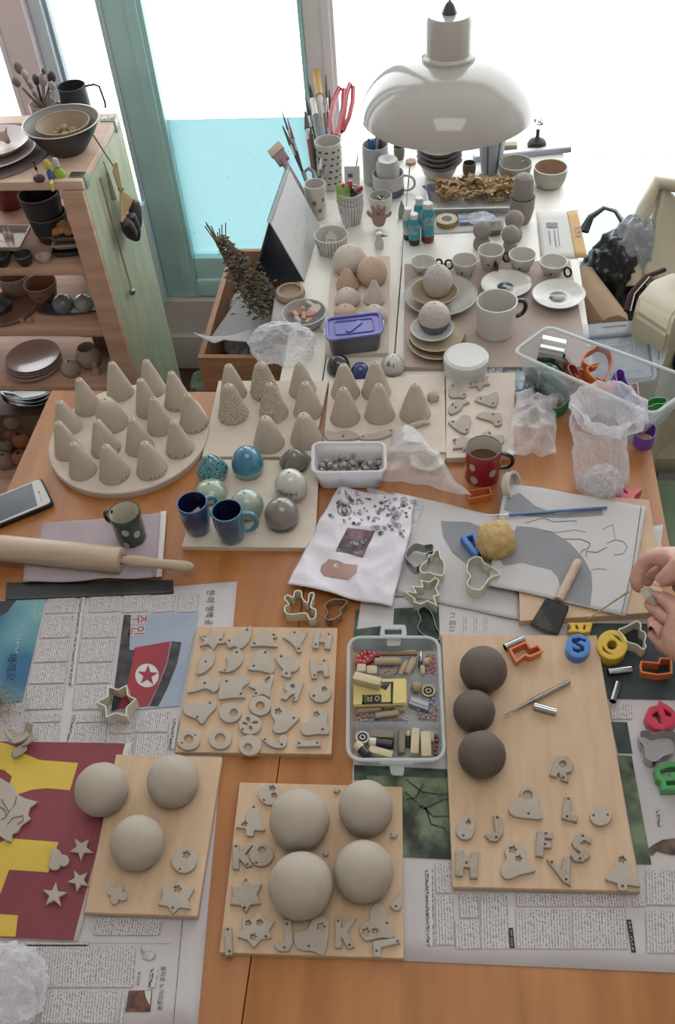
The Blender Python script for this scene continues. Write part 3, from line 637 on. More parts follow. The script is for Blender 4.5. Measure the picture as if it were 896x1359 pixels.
kj = [
 ('clay disc with two flower openings behind the far left dome',circ(252,108,52,28,46),[fl(260,84,14),fl(268,114,14),(224,134,5)],0,0),
 ('clay bell with a flower opening at the left edge of the dome board',[(105,248),(140,225),(155,180),(182,150),(200,175),(215,225),(228,262),(185,262),(180,285),(150,283),(145,255)],[(181,163,5),fl(142,233,14)],1,0),
 ('textured clay letter K left of the far domes',[(92,318),(120,320),(120,355),(150,318),(178,322),(145,362),(178,410),(150,418),(120,382),(118,428),(92,425)],[(106,330,5),(154,406,5)],0,1),
 ('textured clay letter O touching the textured K',circ(214,365,52,28,50),[circ(217,347,17,18),(193,399,4)],0,1),
 ('clay star imprinted with circles at the left edge of the dome board',[(85,500),(125,502),(148,462),(170,495),(215,488),(195,535),(212,572),(168,578),(148,612),(125,580),(80,575),(95,540)],[(148,472,5),(143,590,5)],0,1),
 ('clay star with three flower openings, near left of the dome board',[(130,635),(175,640),(200,605),(225,638),(270,648),(245,690),(258,718),(215,725),(180,762),(155,728),(112,715),(135,680)],[fl(158,656,15),fl(207,653,15),fl(179,714,15),(233,712,5)],0,0),
 ('small textured clay letter I in the near left corner of the dome board',[(55,672),(88,672),(92,790),(60,795)],[(71,683,5),(78,776,5)],0,1),
 ('clay letter J between the star and heart at the near edge',[(305,640),(342,642),(348,740),(330,775),(290,775),(268,755),(272,738),(300,745),(312,735)],[(322,659,5),(312,760,5)],0,0),
 ('big clay heart with a flower opening beside the near letter J',[(350,715),(370,690),(405,685),(430,640),(470,625),(500,645),(500,700),(480,790),(430,775),(370,765)],[fl(467,670,19),(415,753,5)],1,0),
 ('smooth clay letter K at the near edge of the dome board',[(528,632),(555,632),(552,680),(590,632),(620,632),(580,695),(612,758),(580,765),(555,715),(555,760),(526,760)],[(540,646,5),(588,749,5)],0,0),
 ('clay heart with two flower openings above the letter L',[(632,680),(650,650),(675,640),(675,600),(700,572),(735,580),(745,620),(778,712),(720,718),(660,730),(635,705)],[fl(658,692,18),fl(697,690,15),(747,656,5)],1,0),
 ('clay letter L in the near right corner of the dome board',[(688,732),(800,715),(805,740),(722,760),(720,800),(690,800)],[(703,774,5),(792,733,5)],0,0),
 ('small clay drop at the right edge of the dome board',[(760,575),(785,550),(808,520),(812,560),(805,595),(780,600)],[(785,584,5)],1,0),
 ('tiny clay flower at the far edge of the dome board',fl(534,87,16),[],0,0),
 ('tiny clay flower remnant between the four domes',fl(487,358,14,.6),[],0,0),
 ('tiny clay flower at the right edge of the dome board',fl(777,280,16),[],0,0)]
for lb,pts,hs,sm,tx in kj: piece(fK,pts,lb,z,hs,bool(sm),group=g,m=clayt if tx else clay,th=.005 if tx else .0045)
g = 'clay shapes on the long right board'; z = T+.003+BT
rt = [
 ('textured clay letter R farthest of the shapes on the long board',[(478,112),(520,118),(538,145),(530,170),(510,175),(520,208),(495,200),(484,172),(475,190),(452,182),(465,140)],[circ(499,144,13,16),(501,192,4)],0,1),
 ('clay heart with one round hole on the long board',[(308,300),(330,275),(348,262),(350,232),(385,226),(410,250),(415,290),(428,335),(370,335),(320,325)],[circ(374,254,18,18),(378,319,4)],1,0),
 ('textured clay letter L on the long board',[(505,258),(530,262),(528,318),(552,325),(550,350),(495,335)],[(519,267,4),(515,329,4)],0,1),
 ('round clay disc with two pinholes on the long board',circ(634,326,40,26,36),[(608,325,4),(658,323,4)],0,0),
 ('clay drop with a drop-shaped opening at the left of the long board',[(165,318),(185,345),(187,380),(170,408),(140,408),(122,385),(130,350)],[[(166,335),(174,352),(166,360),(155,352)],(147,397,4)],1,0),
 ('textured clay letter J on the long board',[(252,325),(275,323),(288,350),(288,390),(265,418),(240,415),(222,395),(230,385),(252,398),(260,380)],[(267,333,4),(263,403,4)],0,1),
 ('textured clay letter F on the long board',[(408,380),(465,385),(462,408),(435,405),(435,415),(460,420),(458,440),(432,440),(430,472),(403,468)],[(439,390,4),(436,428,4)],0,1),
 ('textured clay letter S on the long board',[(538,402),(560,386),(600,400),(598,425),(575,413),(560,425),(592,445),(597,470),(570,490),(540,487),(525,465),(530,450),(558,464),(562,455),(540,440),(530,420)],[(570,398,4),(560,478,4)],0,1),
 ('textured clay letter H in the near left corner of the long board',[(120,448),(148,448),(148,475),(172,475),(174,452),(200,452),(197,548),(170,547),(170,510),(148,508),(145,540),(118,538)],[(158,493,4)],0,1),
 ('clay heart with two flower openings on the long board',[(280,510),(300,480),(292,450),(310,425),(345,425),(365,450),(370,485),(402,520),(350,535),(310,550),(285,540)],[fl(322,447,15),fl(343,478,13)],1,0),
 ('textured clay letter V at the near edge of the long board',[(442,480),(468,485),(495,520),(500,470),(525,470),(527,575),(500,560)],[(460,491,4),(511,552,4)],0,1),
 ('clay bell in the near right corner of the long board',[(650,550),(675,520),(690,480),(710,465),(728,485),(740,520),(775,575),(730,572),(728,590),(695,588),(690,565)],[fl(709,482,14),(711,576,5)],1,0)]
for lb,pts,hs,sm,tx in rt: piece(f3,pts,lb,z,hs,bool(sm),group=g,m=clayt if tx else clay,th=.005)
g = 'clay shapes on the left board'; z = T+.0035+BT
piece(f2,circ(729,543,50,28),'clay disc with a flower opening on the left board',z,[fl(738,520,16),(712,577,4)],False,group=g)
piece(f2,[(640,652),(685,650),(710,612),(730,650),(770,655),(745,700),(755,735),(710,730),(685,755),(665,725),(625,718),(645,685)],'clay star with a flower opening in the near corner of the left board',z,[fl(703,656,16),(684,731,5)],False,group=g)
piece(f2,flower(462,675,44,4,.45,40,.4),'four-petal clay flower on the left board',z,(),False,group=g)
z = T+.0045; g = 'clay cut-outs on the red and yellow print'
piece(f2,star(322,495,50,5,.42,-.9),'clay star farthest of the three on the red print',z,(),False,group=g,th=.0035)
piece(f2,star(312,622,46,5,.42,-.75),'clay star between the other two on the red print',z,(),False,group=g,th=.0035)
piece(f2,star(215,680,52,5,.4,-.2),'clay star nearest the left board on the red print',z,(),False,group=g,th=.0035)
piece(f2,flower(228,540,46,3,.45,36,.1),'three-petal clay flower on the red print',z,(),False,group=g,th=.0035)
piece(f2,[(-60,190),(0,215),(40,240),(65,262),(75,285),(100,297),(150,310),(118,335),(110,360),(122,378),(85,405),(70,430),(48,440),(45,470),(20,462),(-10,440),(-60,430)],'ragged clay slab remnant with cut lines at the left edge',z,(),False,th=.003,cat='clay scrap',name='clay_scrap')
b = BM(); cs = P(10,1075,z+.0034)
for q in ([(5,300),(35,350),(60,320),(65,290)],[(35,350),(20,375),(5,380)],[(30,400),(50,375),(90,365),(92,385),(70,400)],[(0,330),(20,345),(25,370)]):
    w_ = [P(*f2(*p),z+.0034)-cs for p in q]; tube(b,w_,.0006,4)
o_ = new('cut_line',b,mat('cut line in clay','#5f574f',.9),None,loc=cs); o_.parent = [o for o in C.objects if o.name.startswith('clay_scrap')][0]; o_.location = cs-o_.parent.location
def petals(f,specs,label,z0,name='clay_scrap'):
    c = P(*f(specs[0][0],specs[0][1]),z0); b = BM()
    for x,y,r_,ax,ay,h in specs:
        p = P(*f(x,y),z0)-c; s = r_*.0004; rr = bmesh.ops.create_grid(b,x_segments=6,y_segments=6,size=1)['verts']
        for v in rr:
            u,w_ = v.co.x,v.co.y; k = 1-.35*(u*u*w_*w_)+.12*noise.noise(Vector((u*2+x,w_*2,y))); X = u*s*k; Y = w_*s*.6*k
            v.co = Vector((p.x+X*cos(ax)-Y*sin(ax),p.y+X*sin(ax)+Y*cos(ax),h*(u*ay+1)*.5+.002*(w_*w_)+.001))
    o = new(name,b,clay,loc=c,smooth=60); m_ = o.modifiers.new('thickness','SOLIDIFY'); m_.thickness = .002; m_.offset = 1
    return tag(o,label,'clay scrap')
petals(f2,[(85,72,34,.3,.4,.014),(60,62,30,2.6,.9,.012),(115,82,32,.2,.8,.018),(120,42,20,1.2,.9,.018),(80,118,26,.6,.3,.008)],'curled clay trimmings beside the spilled grit',z)
# grit
random.seed(5); b = BM(); zz = T+.0024; c = P(15,930,zz)
for i in range(2600):
    a = random.random()*2*pi; q = abs(random.gauss(0,1)); x = 2+q*30*abs(cos(a)); y = 936+q*20*sin(a)+ (8 if x > 30 else 0); x += random.uniform(-25,0)
    if y < 890 or y > 985: continue
    p = P(x,y,zz)-c; h = max(0,.006*(1-((x)/60)**2-((y-935)/48)**2)); s = random.uniform(.0006,.0013)
    vs = [b.verts.new(p+Vector((random.uniform(-s,s),random.uniform(-s,s),h+random.uniform(-s*.4,s)+s*.5))) for _ in range(4)]
    for t in ((0,1,2),(0,2,3),(0,3,1),(1,3,2)): f_ = b.faces.new([vs[i] for i in t])
o = new('clay_grit',b,mat('pale grit','#a08c76',.9,'#6f5f50',160,lo=.45,hi=.55),loc=c,smooth=0); tag(o,'spilled pale grit on the newspaper at the left edge','grit'); o['kind'] = 'stuff'
# ================================================================ cones
conem = mat('drying clay','#b5aa9c',.85,'#ada193',14,bump=.12,bscale=90)
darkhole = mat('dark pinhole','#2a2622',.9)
def cone(f,s,apex,l,r_,bot,label,z0,group,style=None,fat=.0,dots=0):
    R = (r_-l)/2/s; mx,by = f((l+r_)/2,bot); v = P(mx,by,z0); v = P(mx,by-R*kk(v),z0); Rm = R*mpp(v); h = HZ(v,f(*apex)[1])
    b = BM(); n = 34 if style else 12; prof = [(0,0),(Rm*.97,0),(Rm,.0015)]
    for i in range(1,n+1):
        t = i/n*.95; prof.append((.0052+(Rm-.0052)*((1-t)**(.9-fat*2)),h*t))
    prof += [(.0052+(Rm-.0052)*(.04**(.9-fat*2))*.6,h*.968),(.0044,h*.99),(.0028,h),(.0016,h-.0003),(.0014,h-.005),(0,h-.005)]
    fn = None
    if style == 'scale':
        def fn(q,a,z,j):
            if q < .007 or z < .003: return q
            row = z/.0062; k = int(row); fr = row-k; m = 9+0*k; u = ((a/(2*pi)*m*2)+(k % 2)*.5) % 1
            e = ((u-.5)/.5)**2+((1-fr)-.1)**2*.8; return q+.0028*max(0,1-e)
    elif style == 'net':
        def fn(q,a,z,j):
            if q < .006: return q
            n_ = noise.voronoi(Vector((a*3.2,z*120,0)))[0]; return q+.002*min(1,(n_[1]-n_[0])*3)-.001
    elif style == 'seam':
        def fn(q,a,z,j): return q+(.0022 if abs(((a+1.75+pi) % (2*pi))-pi) < .12 and q > .006 else 0)
    else:
        sd = random.random()*9
        def fn(q,a,z,j): return q*(1+.02*noise.noise(Vector((cos(a)+sd,sin(a),z*20))))
    lathe(b,prof,110 if style in ('scale','net') else 40,fn=fn)
    o = new('clay_cone',b,conem,loc=v,smooth=50); tag(o,label,'clay cone',group)
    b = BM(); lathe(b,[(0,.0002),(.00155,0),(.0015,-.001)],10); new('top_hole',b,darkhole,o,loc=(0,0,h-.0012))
    if dots:
        b = BM()
        for i in range(dots[0]):
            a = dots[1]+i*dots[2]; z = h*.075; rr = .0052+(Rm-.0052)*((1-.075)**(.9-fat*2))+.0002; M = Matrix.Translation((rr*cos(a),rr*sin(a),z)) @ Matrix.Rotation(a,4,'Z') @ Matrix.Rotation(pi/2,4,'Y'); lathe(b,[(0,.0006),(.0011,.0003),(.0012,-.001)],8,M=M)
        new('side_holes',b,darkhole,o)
    return o
fR = zf(0,480,2.987); g = 'cones on the round board'
random.seed(2)
for a,l,r_,bt,lb,fat,d in [
 ((223,157),213,330,296,'clay cone at the left rim of the round board, farthest back of the left column',0,0),
 ((307,68),296,406,218,'clay cone in the back left of the round board',0,0),
 ((430,3),422,535,160,'tall clay cone at the back middle of the round board',0,0),
 ((575,-5),556,662,145,'farthest clay cone on the round board',0,0),
 ((686,42),651,764,200,'clay cone at the back right rim of the round board',0,(3,-1.9,.5)),
 ((554,70),538,642,228,'slim clay cone between the tall back cones of the round board',0,0),
 ((415,148),380,512,287,'blunt fat clay cone in the middle of the round board',.18,0),
 ((603,144),582,692,298,'clay cone right of centre on the round board',0,0),
 ((738,130),710,828,288,'clay cone at the right rim of the round board, dotted with base holes',0,(6,-2,.42)),
 ((235,240),216,330,394,'clay cone at the left rim of the round board, second of the left column',0,0),
 ((380,233),360,482,388,'clay cone just left of the centre front of the round board',0,(3,-.9,.35)),
 ((510,226),497,612,378,'clay cone at the centre front of the round board',0,0),
 ((684,238),656,772,388,'clay cone near the right rim of the round board with three visible base holes',0,(4,-2.2,.6)),
 ((284,323),273,386,472,'nearest left clay cone on the round board',0,0),
 ((408,333),393,518,490,'nearest middle clay cone on the round board',.05,(2,-.8,.4)),
 ((563,320),540,666,473,'nearest right clay cone on the round board',.05,(5,-1.4,.3))]:
    cone(fR,2.987,a,l,r_,bt,lb,ZR,g,fat=fat,dots=d)
fB = zf(240,470,2.987); g = 'cones on the scaly cone board'; z = T+.0095
for a,l,r_,bt,lb,st in [
 ((177,42),155,264,190,'smooth clay cone in the far left corner, behind the scaly one',None),
 ((320,33),278,388,187,'scaly clay cone in the far row of the board','scale'),
 ((462,33),428,538,182,'smooth clay cone in the far right corner beside the scaly cone',None),
 ((190,120),151,268,282,'scaly clay cone at the left edge in the near row','scale'),
 ((350,117),310,428,276,'clay cone covered with a netlike relief','net'),
 ((492,112),446,565,268,'smooth clay cone right of the netlike one',None),
 ((325,250),287,413,397,'smooth clay cone behind the glazed turquoise egg',None),
 ((487,238),433,563,384,'clay cone with a vertical seam behind the bead tub','seam')]:
    cone(fB,2.987,a,l,r_,bt,lb,z,g,st,fat=.12 if bt > 380 else .04)
g = 'cones on the plain cone board'; z = T+.0105
for a,l,r_,bt,lb in [
 ((645,40),594,712,192,'clay cone in the far left of the plain cone board'),((767,32),715,835,190,'clay cone in the far middle of the plain cone board'),
 ((638,135),592,712,293,'clay cone behind the two flat clay scraps, left'),((782,120),727,850,282,'clay cone in the near middle of the plain cone board'),
 ((925,118),867,992,280,'clay cone at the right of the plain cone board beside a clay lump')]:
    cone(fB,2.987,a,l,r_,bt,lb,z,g,fat=.05)
fU = zf(400,480,2.987)
piece(fU,[(92,290),(100,272),(140,278),(180,270),(222,285),(228,300),(180,308),(110,310)],'flat clay scrap under the near left plain cone',z,[(165,295,4)])
piece(fU,[(230,300),(245,288),(290,282),(345,265),(368,270),(360,285),(310,305),(250,308)],'flat clay scrap under the near middle plain cone',z,[(355,272,3),(245,296,3)])
piece(fU,[(415,300),(440,285),(480,290),(478,305),(460,320),(420,318)],'flat clay scrap beside the clear plastic bag',z,[(462,292,3)])
c = P(*fU(462,262),z); b = BM(); pts = [P(*fU(*q),z)-c for q in ((418,268),(445,262),(480,250),(512,252))]
tube(b,[p+Vector((0,0,.005)) for p in pts],[.003,.006,.005,.002],10); tube(b,[p+Vector((0,0,.006)) for p in [P(*fU(*q),z)-c for q in ((460,245),(478,232),(500,248))]],[.002,.004,.002],8)
tag(new('clay_scrap',b,conem,loc=c),'twisted clay leftover in front of the right plain cone','clay scrap')
c = place(*fU(522,166),8,z); b = BM(); crumple(b,(0,0,.006),(.0105,.009,.012),3,.12,2,3); tag(new('clay_lump',b,conem,loc=c),'small clay lump right of the plain cones','clay lump')
g = 'flat clay birds and hearts'
for pts,hs,lb,sm in [
 ([(660,75),(682,72),(700,55),(715,62),(742,55),(736,72),(748,88),(722,92),(708,112),(696,96),(668,98),(676,86)],[(690,81,3),(720,73,3)],'flat clay star farthest on the narrow board',0),
 ([(585,115),(592,92),(612,82),(632,92),(640,118),(655,125),(648,140),(625,140),(590,138)],[(602,95,4),(645,130,4)],'flat clay fish left of the star on the narrow board',1),
 ([(583,195),(590,170),(610,155),(640,150),(668,157),(642,170),(630,190),(597,207)],[(600,170,4),(612,180,4)],'flat clay bird with an upright tail on the narrow board',1),
 ([(688,152),(700,135),(730,134),(748,128),(770,118),(782,130),(778,160),(765,178),(720,165)],[(712,146,4),(760,165,4)],'flat clay heart at the right of the narrow board',1),
 ([(583,240),(600,230),(620,232),(632,215),(655,210),(672,222),(668,255),(655,282),(625,275)],[(600,238,4),(655,270,4)],'flat clay heart at the left of the narrow board',1),
 ([(693,215),(720,198),(760,200),(790,205),(795,230),(793,248),(770,252),(758,237),(730,228)],[(760,208,4),(782,238,4)],'flat clay bird at the right of the narrow board',1),
 ([(600,305),(625,302),(640,288),(655,300),(682,302),(665,322),(655,355),(640,340),(600,345),(612,325)],[(610,310,4),(645,345,4)],'flat clay star nearest on the narrow board, left of the red mug',0),
 ([(715,290),(745,272),(762,290),(800,290),(800,320),(760,318)],[(746,283,4)],'flat clay shape partly behind the red mug',1)]:
    piece(fU,pts,lb,z,hs,bool(sm),group=g)
# ================================================================ balls and domes
claym = mat('wet grey clay','#a69d91',.8,'#9d9489',18,bump=1,bscale=22); claydk = mat('dark wet clay','#5a5149',.75,'#524a43',20,bump=.15,bscale=70)
def dome(f,s,x,y,r_,z0,label,group,m,fr=.62,seed=0,nm='clay_dome',cat='clay dome',gloss=0):
    px,py = f(x,y); c,R = ball_at(px,py,r_/s,z0,fr); b = BM(); prof = []
    t0 = -math.asin(min(1,fr))
    prof.append((0,-fr*R))
    for i in range(25): a = t0+(pi/2-t0)*i/24; prof.append((R*cos(a)*(.985 if i == 0 else 1),R*sin(a)))
    prof[-1] = (0,R)
    def fn(q,a,z,j): return q*(1+.03*noise.noise(Vector((cos(a)*q*75+seed,sin(a)*q*75,z*75+seed)))) if j > 1 else q*.97
    lathe(b,prof,56,fn=fn); o = new(nm,b,m,loc=c,smooth=60); tag(o,label,cat,group); return o
g = 'large clay domes on the dome board'
for x,y,q,lb in ((375,218,128,'large clay dome at the far left of the dome board'),(657,168,116,'clay dome at the far right of the dome board'),(382,497,138,'largest clay dome, near left of the dome board'),(649,437,127,'clay dome at the near right of the dome board')): dome(fK,3.2,x,y,q,T+BT,lb,g,claym,seed=x)
g = 'clay domes on the left board'
dome(f2,2.987,402,262,105,T+.0035+BT,'clay dome half on the red print',g,claym,seed=3); dome(f2,2.987,686,230,103,T+.0035+BT,'clay dome in the far right corner of the left board',g,claym,seed=4); dome(f2,2.987,545,473,106,T+.0035+BT,'clay dome nearest on the left board',g,claym,seed=5)
g = 'dark clay balls on the long board'
for x,y,q,lb in ((174,252,89,'dark grey clay ball farthest of the three'),(140,407,79,'dark grey clay ball in the middle, the smallest'),(169,571,89,'dark grey clay ball nearest of the three')): dome(f4,2.835,x,y,q,T+.003+BT,lb,g,claydk,fr=.85,seed=x,nm='clay_ball',cat='clay ball')
# ================================================================ vessels
def vprof(Rb,Rt,h,wall,belly=0,foot=0,n=10):
    o = [(0,.0005 if not foot else foot*.5)]
    if foot: o += [(Rb*.8,foot*.5),(Rb*.85,0),(Rb,0),(Rb,foot)]
    else: o += [(Rb*.93,0),(Rb,.0012)]
    rr = lambda t: Rb+(Rt-Rb)*(t if belly >= 0 else t**(1/(1-belly)))+max(0,belly)*Rt*sin(pi*t**.75)*.5
    for i in range(1,n+1): t = i/n; o.append((rr(t),foot+.0012+(h-foot-.002)*t))
    o += [(Rt-wall*.2,h),(Rt-wall*.8,h),(Rt-wall,h-.001)]
    for i in range(n,0,-1): t = i/n; o.append((max(.001,rr(t)-wall),wall+foot+(h-foot-wall-.001)*t*.97+(.001 if t < 1 else 0)))
    o += [(max(.001,rr(0)-wall*2),wall+foot),(0,wall+foot)]; return o
def vessel(name,label,cat,px,bot,rb,tp,rt,m,z0=T,wall=.0022,belly=0,foot=0,group=None,m_in=None,rim=None,seg=40,wob=0,fn=None,sx=1):
    v = place(px,bot,rb,z0); h = .05
    for _ in range(5):
        rv = v+Vector((0,0,h)); h = HZ(v,tp+rt*kk(rv)*1.0)
    Rb,Rt = rb*mpp(v),rt*mpp(v+Vector((0,0,h))); o = thing(name,label,cat,v,0,group); pr_ = vprof(Rb,Rt,h,wall,belly,foot)
    n = len(pr_); ri = [i for i,p in enumerate(pr_) if abs(p[1]-h) < 1e-6]
    mi = [0]*(n-1); ms = [m]
    if m_in: ms.append(m_in); mi = [0 if i < ri[0] else 1 for i in range(n-1)]
    if rim: ms.append(rim); mi = [len(ms)-1 if ri[0]-1 <= i <= ri[1] else x for i,x in enumerate(mi)]
    b = BM(); lathe(b,pr_,seg,mi=mi,wob=wob,seed=px,fn=fn,sx=sx); new('body',b,ms,o,smooth=45)
    return o,h,Rb,Rt
def handle(o,R,h,ang,m,ext=.018,rad=.0032,lo=.22,hi=.82,flat=1,name='handle',Rlo=None):
    zc = h*(lo+hi)/2; rz = h*(hi-lo)/2; b = BM(); pts = [Vector((R-.002+ext*sin(t)**.7 if 0 < t < pi else (R if t > 1 else (Rlo or R))-.002,0,zc-rz*cos(t))) for t in [pi*i/14 for i in range(15)]]
    tube(b,pts,rad,10,flat=flat); return new(name,b,m,o,rot=(0,0,ang))
def liquid(o,R,z,m): b = BM(); lathe(b,[(0,-.001),(R,-.001),(R,0),(0,0)],32,c=(0,0,z)); new('drink',b,m,o)
enam_r = mat('red enamel','#8c1f2b',.22,coat=.4); enam_g = mat('dark green enamel','#31433a',.25,coat=.4); cream = mat('cream glaze','#c9c3b5',.25,coat=.3); blk = mat('black glaze','#16181b',.25,coat=.3); dotm = mat('pale dots','#a8a79f',.4)
def dots_on(o,Rb,Rt,h,specs,m=dotm,r_=.0052):
    b = BM()
    for a,t,s in specs:
        z = h*t; R = Rb+(Rt-Rb)*t+.0004; vs = []
        for i in range(14): q = 2*pi*i/14; aa = a+cos(q)*s*r_/R; vs.append(b.verts.new((R*cos(aa),R*sin(aa),z+s*r_*1.25*sin(q))))
        b.faces.new(vs)
    new('painted_dots',b,m,o.children[0],smooth=0,recalc=False)
o,h,Rb,Rt = vessel('mug','small dark green mug with pale dots standing on the mauve cloth','mug',175.8,727,18.7,664,21.8,enam_g,z0=T+.0045,m_in=cream,rim=blk)
handle(o,Rt*.96,h,pi*.93,blk,.015,.003,.45,.9); dots_on(o,Rb,Rt,h,[(-1.45,.62,1.1),(-.75,.45,1.1),(-1.7,.12,1),(-2.6,.3,1),(-2.3,.8,1)])
o,h,Rb,Rt = vessel('mug','red polka dot mug of tea beside the narrow board','mug',640,647,22.6,577,24,enam_r,m_in=cream,rim=blk)
handle(o,Rt,h,-.12,blk,.02,.0032,.35,.85); dots_on(o,Rb,Rt,h,[(-2.25,.62,1.1),(-1.0,.45,1.2),(-2.1,.2,1.3),(-.3,.7,1),(-2.9,.4,1)]); liquid(o,Rt-.0024,h*.55,mat('tea','#5b4031',.1))
bluem = mat('cobalt glaze','#28345c',.2,'#34507a',10,coat=.5,bump=.05); bluein = mat('deep blue glaze','#1c2044',.2,coat=.5); turq = mat('turquoise glaze','#4f8590',.25,'#3c6f86',12,coat=.4)
o,h,Rb,Rt = vessel('mug','cobalt blue mug holding a pencil sharpener, left of its pair','mug',*fB(72,727),14,fB(0,543)[1],20.6,bluem,z0=T+BT,belly=.22,m_in=bluein,rim=mat('blue rim glaze','#56688a',.3)); handle(o,Rt*1.02,h,.75,turq,.017,.004,.3,.85)
pm = o.location.copy()
sharp = mat('brushed steel','#9c9ea0',.3,metal=.9)
b = BM(); box(b,(0,0,0),(.024,.012,.009),bev=.001); box(b,(.001,0,.0052),(.018,.006,.0012)); tag(new('pencil_sharpener',b,sharp,loc=(pm.x,pm.y,pm.z+h*.55),rot=(.3,-.4,.5)),'small steel pencil sharpener inside the left blue mug','pencil sharpener')
b = BM(); tube(b,[(-.010,0,.004),(-.014,.002,h*.5)],.004,8); tag(new('eraser_stub',b,mat('white rubber','#c6c4c0',.7),loc=pm),'white stub standing inside the left blue mug','eraser')
o,h,Rb,Rt = vessel('mug','blue and turquoise mug with a drip, right of its pair','mug',*fB(205,760),15,fB(0,573)[1],20.8,mat('blue turquoise glaze','#31486e',.2,'#4d7d8a',22,coat=.5),z0=T+BT,belly=.22,m_in=bluein,rim=turq); handle(o,Rt*1.04,h,.1,turq,.019,.0042,.25,.85)
# glazed domes on the blue board
def glaze(n,c1,c2,sc=18,bump=0,**k): return mat(n,c1,.15,c2,sc,coat=.7,bump=bump,**k)
def egg(f,s,l,r_,tp,bot,z0,label,m,m2=None,split=.33,seam=.002,tip=0,group=None,top_r=1,nm='glazed_dome',cat='ceramic dome',wide=0,fn=None,hole=True):
    """two-part ceramic dome: lower cup and upper cap standing on z0"""
    R = (r_-l)/2/s; px,by = f((l+r_)/2,bot); v = place(px,by,R*.86,z0); Rm = R*mpp(v); h = HZ(v,f(0,tp)[1]+R*(.27-.25*tip)); o = thing(nm,label,cat,v,0,group)
    lo = [(0,0),(Rm*.72,0),(Rm*.8,.001)]+[(Rm*(.8+.18*sin(pi/2*i/5)),h*split*i/5) for i in range(1,6)]; lo += [(lo[-1][0]-seam*1.5,h*split),(0,h*split)]
    up = [(0,h*split+.0003)]; n = 18
    for i in range(n+1):
        a = pi/2*i/n; rr = Rm*(cos(a)**(1-tip*.0))*(1-tip*sin(a)*.55 if i < n else 1); zz = h*split+(h*(1-split))*(sin(a)**(1+tip*.5)); up.append((max(0,rr),zz))
    b = BM(); lathe(b,lo,44,fn=fn); new('lower_cup',b,m2 or m,o)
    b = BM(); lathe(b,up,44 if not fn else 90,fn=fn); oc = new('upper_cap',b,m,o)
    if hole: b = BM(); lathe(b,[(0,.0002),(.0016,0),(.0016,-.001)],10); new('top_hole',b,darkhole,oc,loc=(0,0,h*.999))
    return o,h,Rm
mosaic = mat('mosaic glaze','#3f95a3',.2,'#2d6f86',30,coat=.6)
N = mosaic.node_tree.nodes; L = mosaic.node_tree.links; vo = N.new('ShaderNodeTexVoronoi'); vo.feature = 'DISTANCE_TO_EDGE'; vo.inputs['Scale'].default_value = 300; tc = N.new('ShaderNodeTexCoord'); L.new(tc.outputs['Object'],vo.inputs[0])
rp = N.new('ShaderNodeValToRGB'); rp.color_ramp.elements[0].position = .08; rp.color_ramp.elements[1].position = .16; rp.color_ramp.elements[0].color = lin('#27323a'); rp.color_ramp.elements[1].color = lin('#5ba7b2'); L.new(vo.outputs[0],rp.inputs[0]); L.new(rp.outputs[0],N['Principled BSDF'].inputs['Base Color'])
z = T+BT
egg(fB,2.987,65,193,395,520,z,'turquoise mosaic dome on a white base, left of the glazed domes',mosaic,mat('bisque white','#b8afa2',.6),.3,tip=.5)
egg(fB,2.987,207,335,358,505,z,'shiny blue dome on a turquoise base behind the blue mugs',glaze('blue drip glaze','#2f5f8c','#3f8a96',14),glaze('turquoise drip','#5d8f92','#7fa39f',20),.32)
egg(fB,2.987,60,186,497,600,z,'pale green celadon dome behind the left blue mug',glaze('celadon','#8a9a88','#97a593',10),None,.3)
egg(fB,2.987,200,334,532,665,z,'crackled green dome behind the right blue mug',glaze('green crackle','#869a90','#a3b0a2',60),None,.3)
egg(fB,2.987,393,515,372,478,z,'grey-brown glazed pointed dome behind the white lettered one',glaze('grey brown glaze','#6f6962','#57524d',22),mat('black base','#2c2b2c',.4),.3,tip=.55)
o,h,Rm = egg(fB,2.987,374,507,450,598,z,'white dome lettered HAPPY on a low base',glaze('white glaze','#bab8b0','#b2b0a8',12),mat('grey base','#a6a49b',.4),.3)
def curve_text(o,s,Rm,h0,hgt,a0,step,size,m):
    b = BM()
    for i,ch in enumerate(s):
        a = a0+i*step[0]; z_ = h0+i*step[1]; me = glyphs(ch); xs = [v.co.x for v in me.vertices]
        if not xs: continue
        cx_ = (min(xs)+max(xs))/2; u = Vector((-sin(a),cos(a),0)); k = max(0.0,min(.97,z_/hgt)); rr = Rm*math.sqrt(1-k*k)+.0006
        nrm = Vector((cos(a)*math.sqrt(1-k*k),sin(a)*math.sqrt(1-k*k),k)); up_ = nrm.cross(u).normalized(); base = Vector((rr*cos(a),rr*sin(a),0))
        vs = [b.verts.new(base+Vector((0,0,hgt0+z_))+u*(v.co.x-cx_)*size+up_*(v.co.y*size)+nrm*.0012) for v in me.vertices]
        for p in me.polygons:
            try: b.faces.new([vs[j] for j in p.vertices])
            except ValueError: pass
    new('lettering',b,m,o,smooth=0)
hgt0 = h*.3
curve_text(o,'HAPPY',Rm,.010,h*.7,-2.15,(.26,-.001),.011,mat('dark lettering','#3d3d3f',.5))
egg(fB,2.987,336,476,565,712,z,'grey shiny dome with a black seam nearest on the board',glaze('grey stone glaze','#6b6762','#7f7b75',14),mat('dark lower glaze','#2e2d2f',.2,coat=.6),.3)
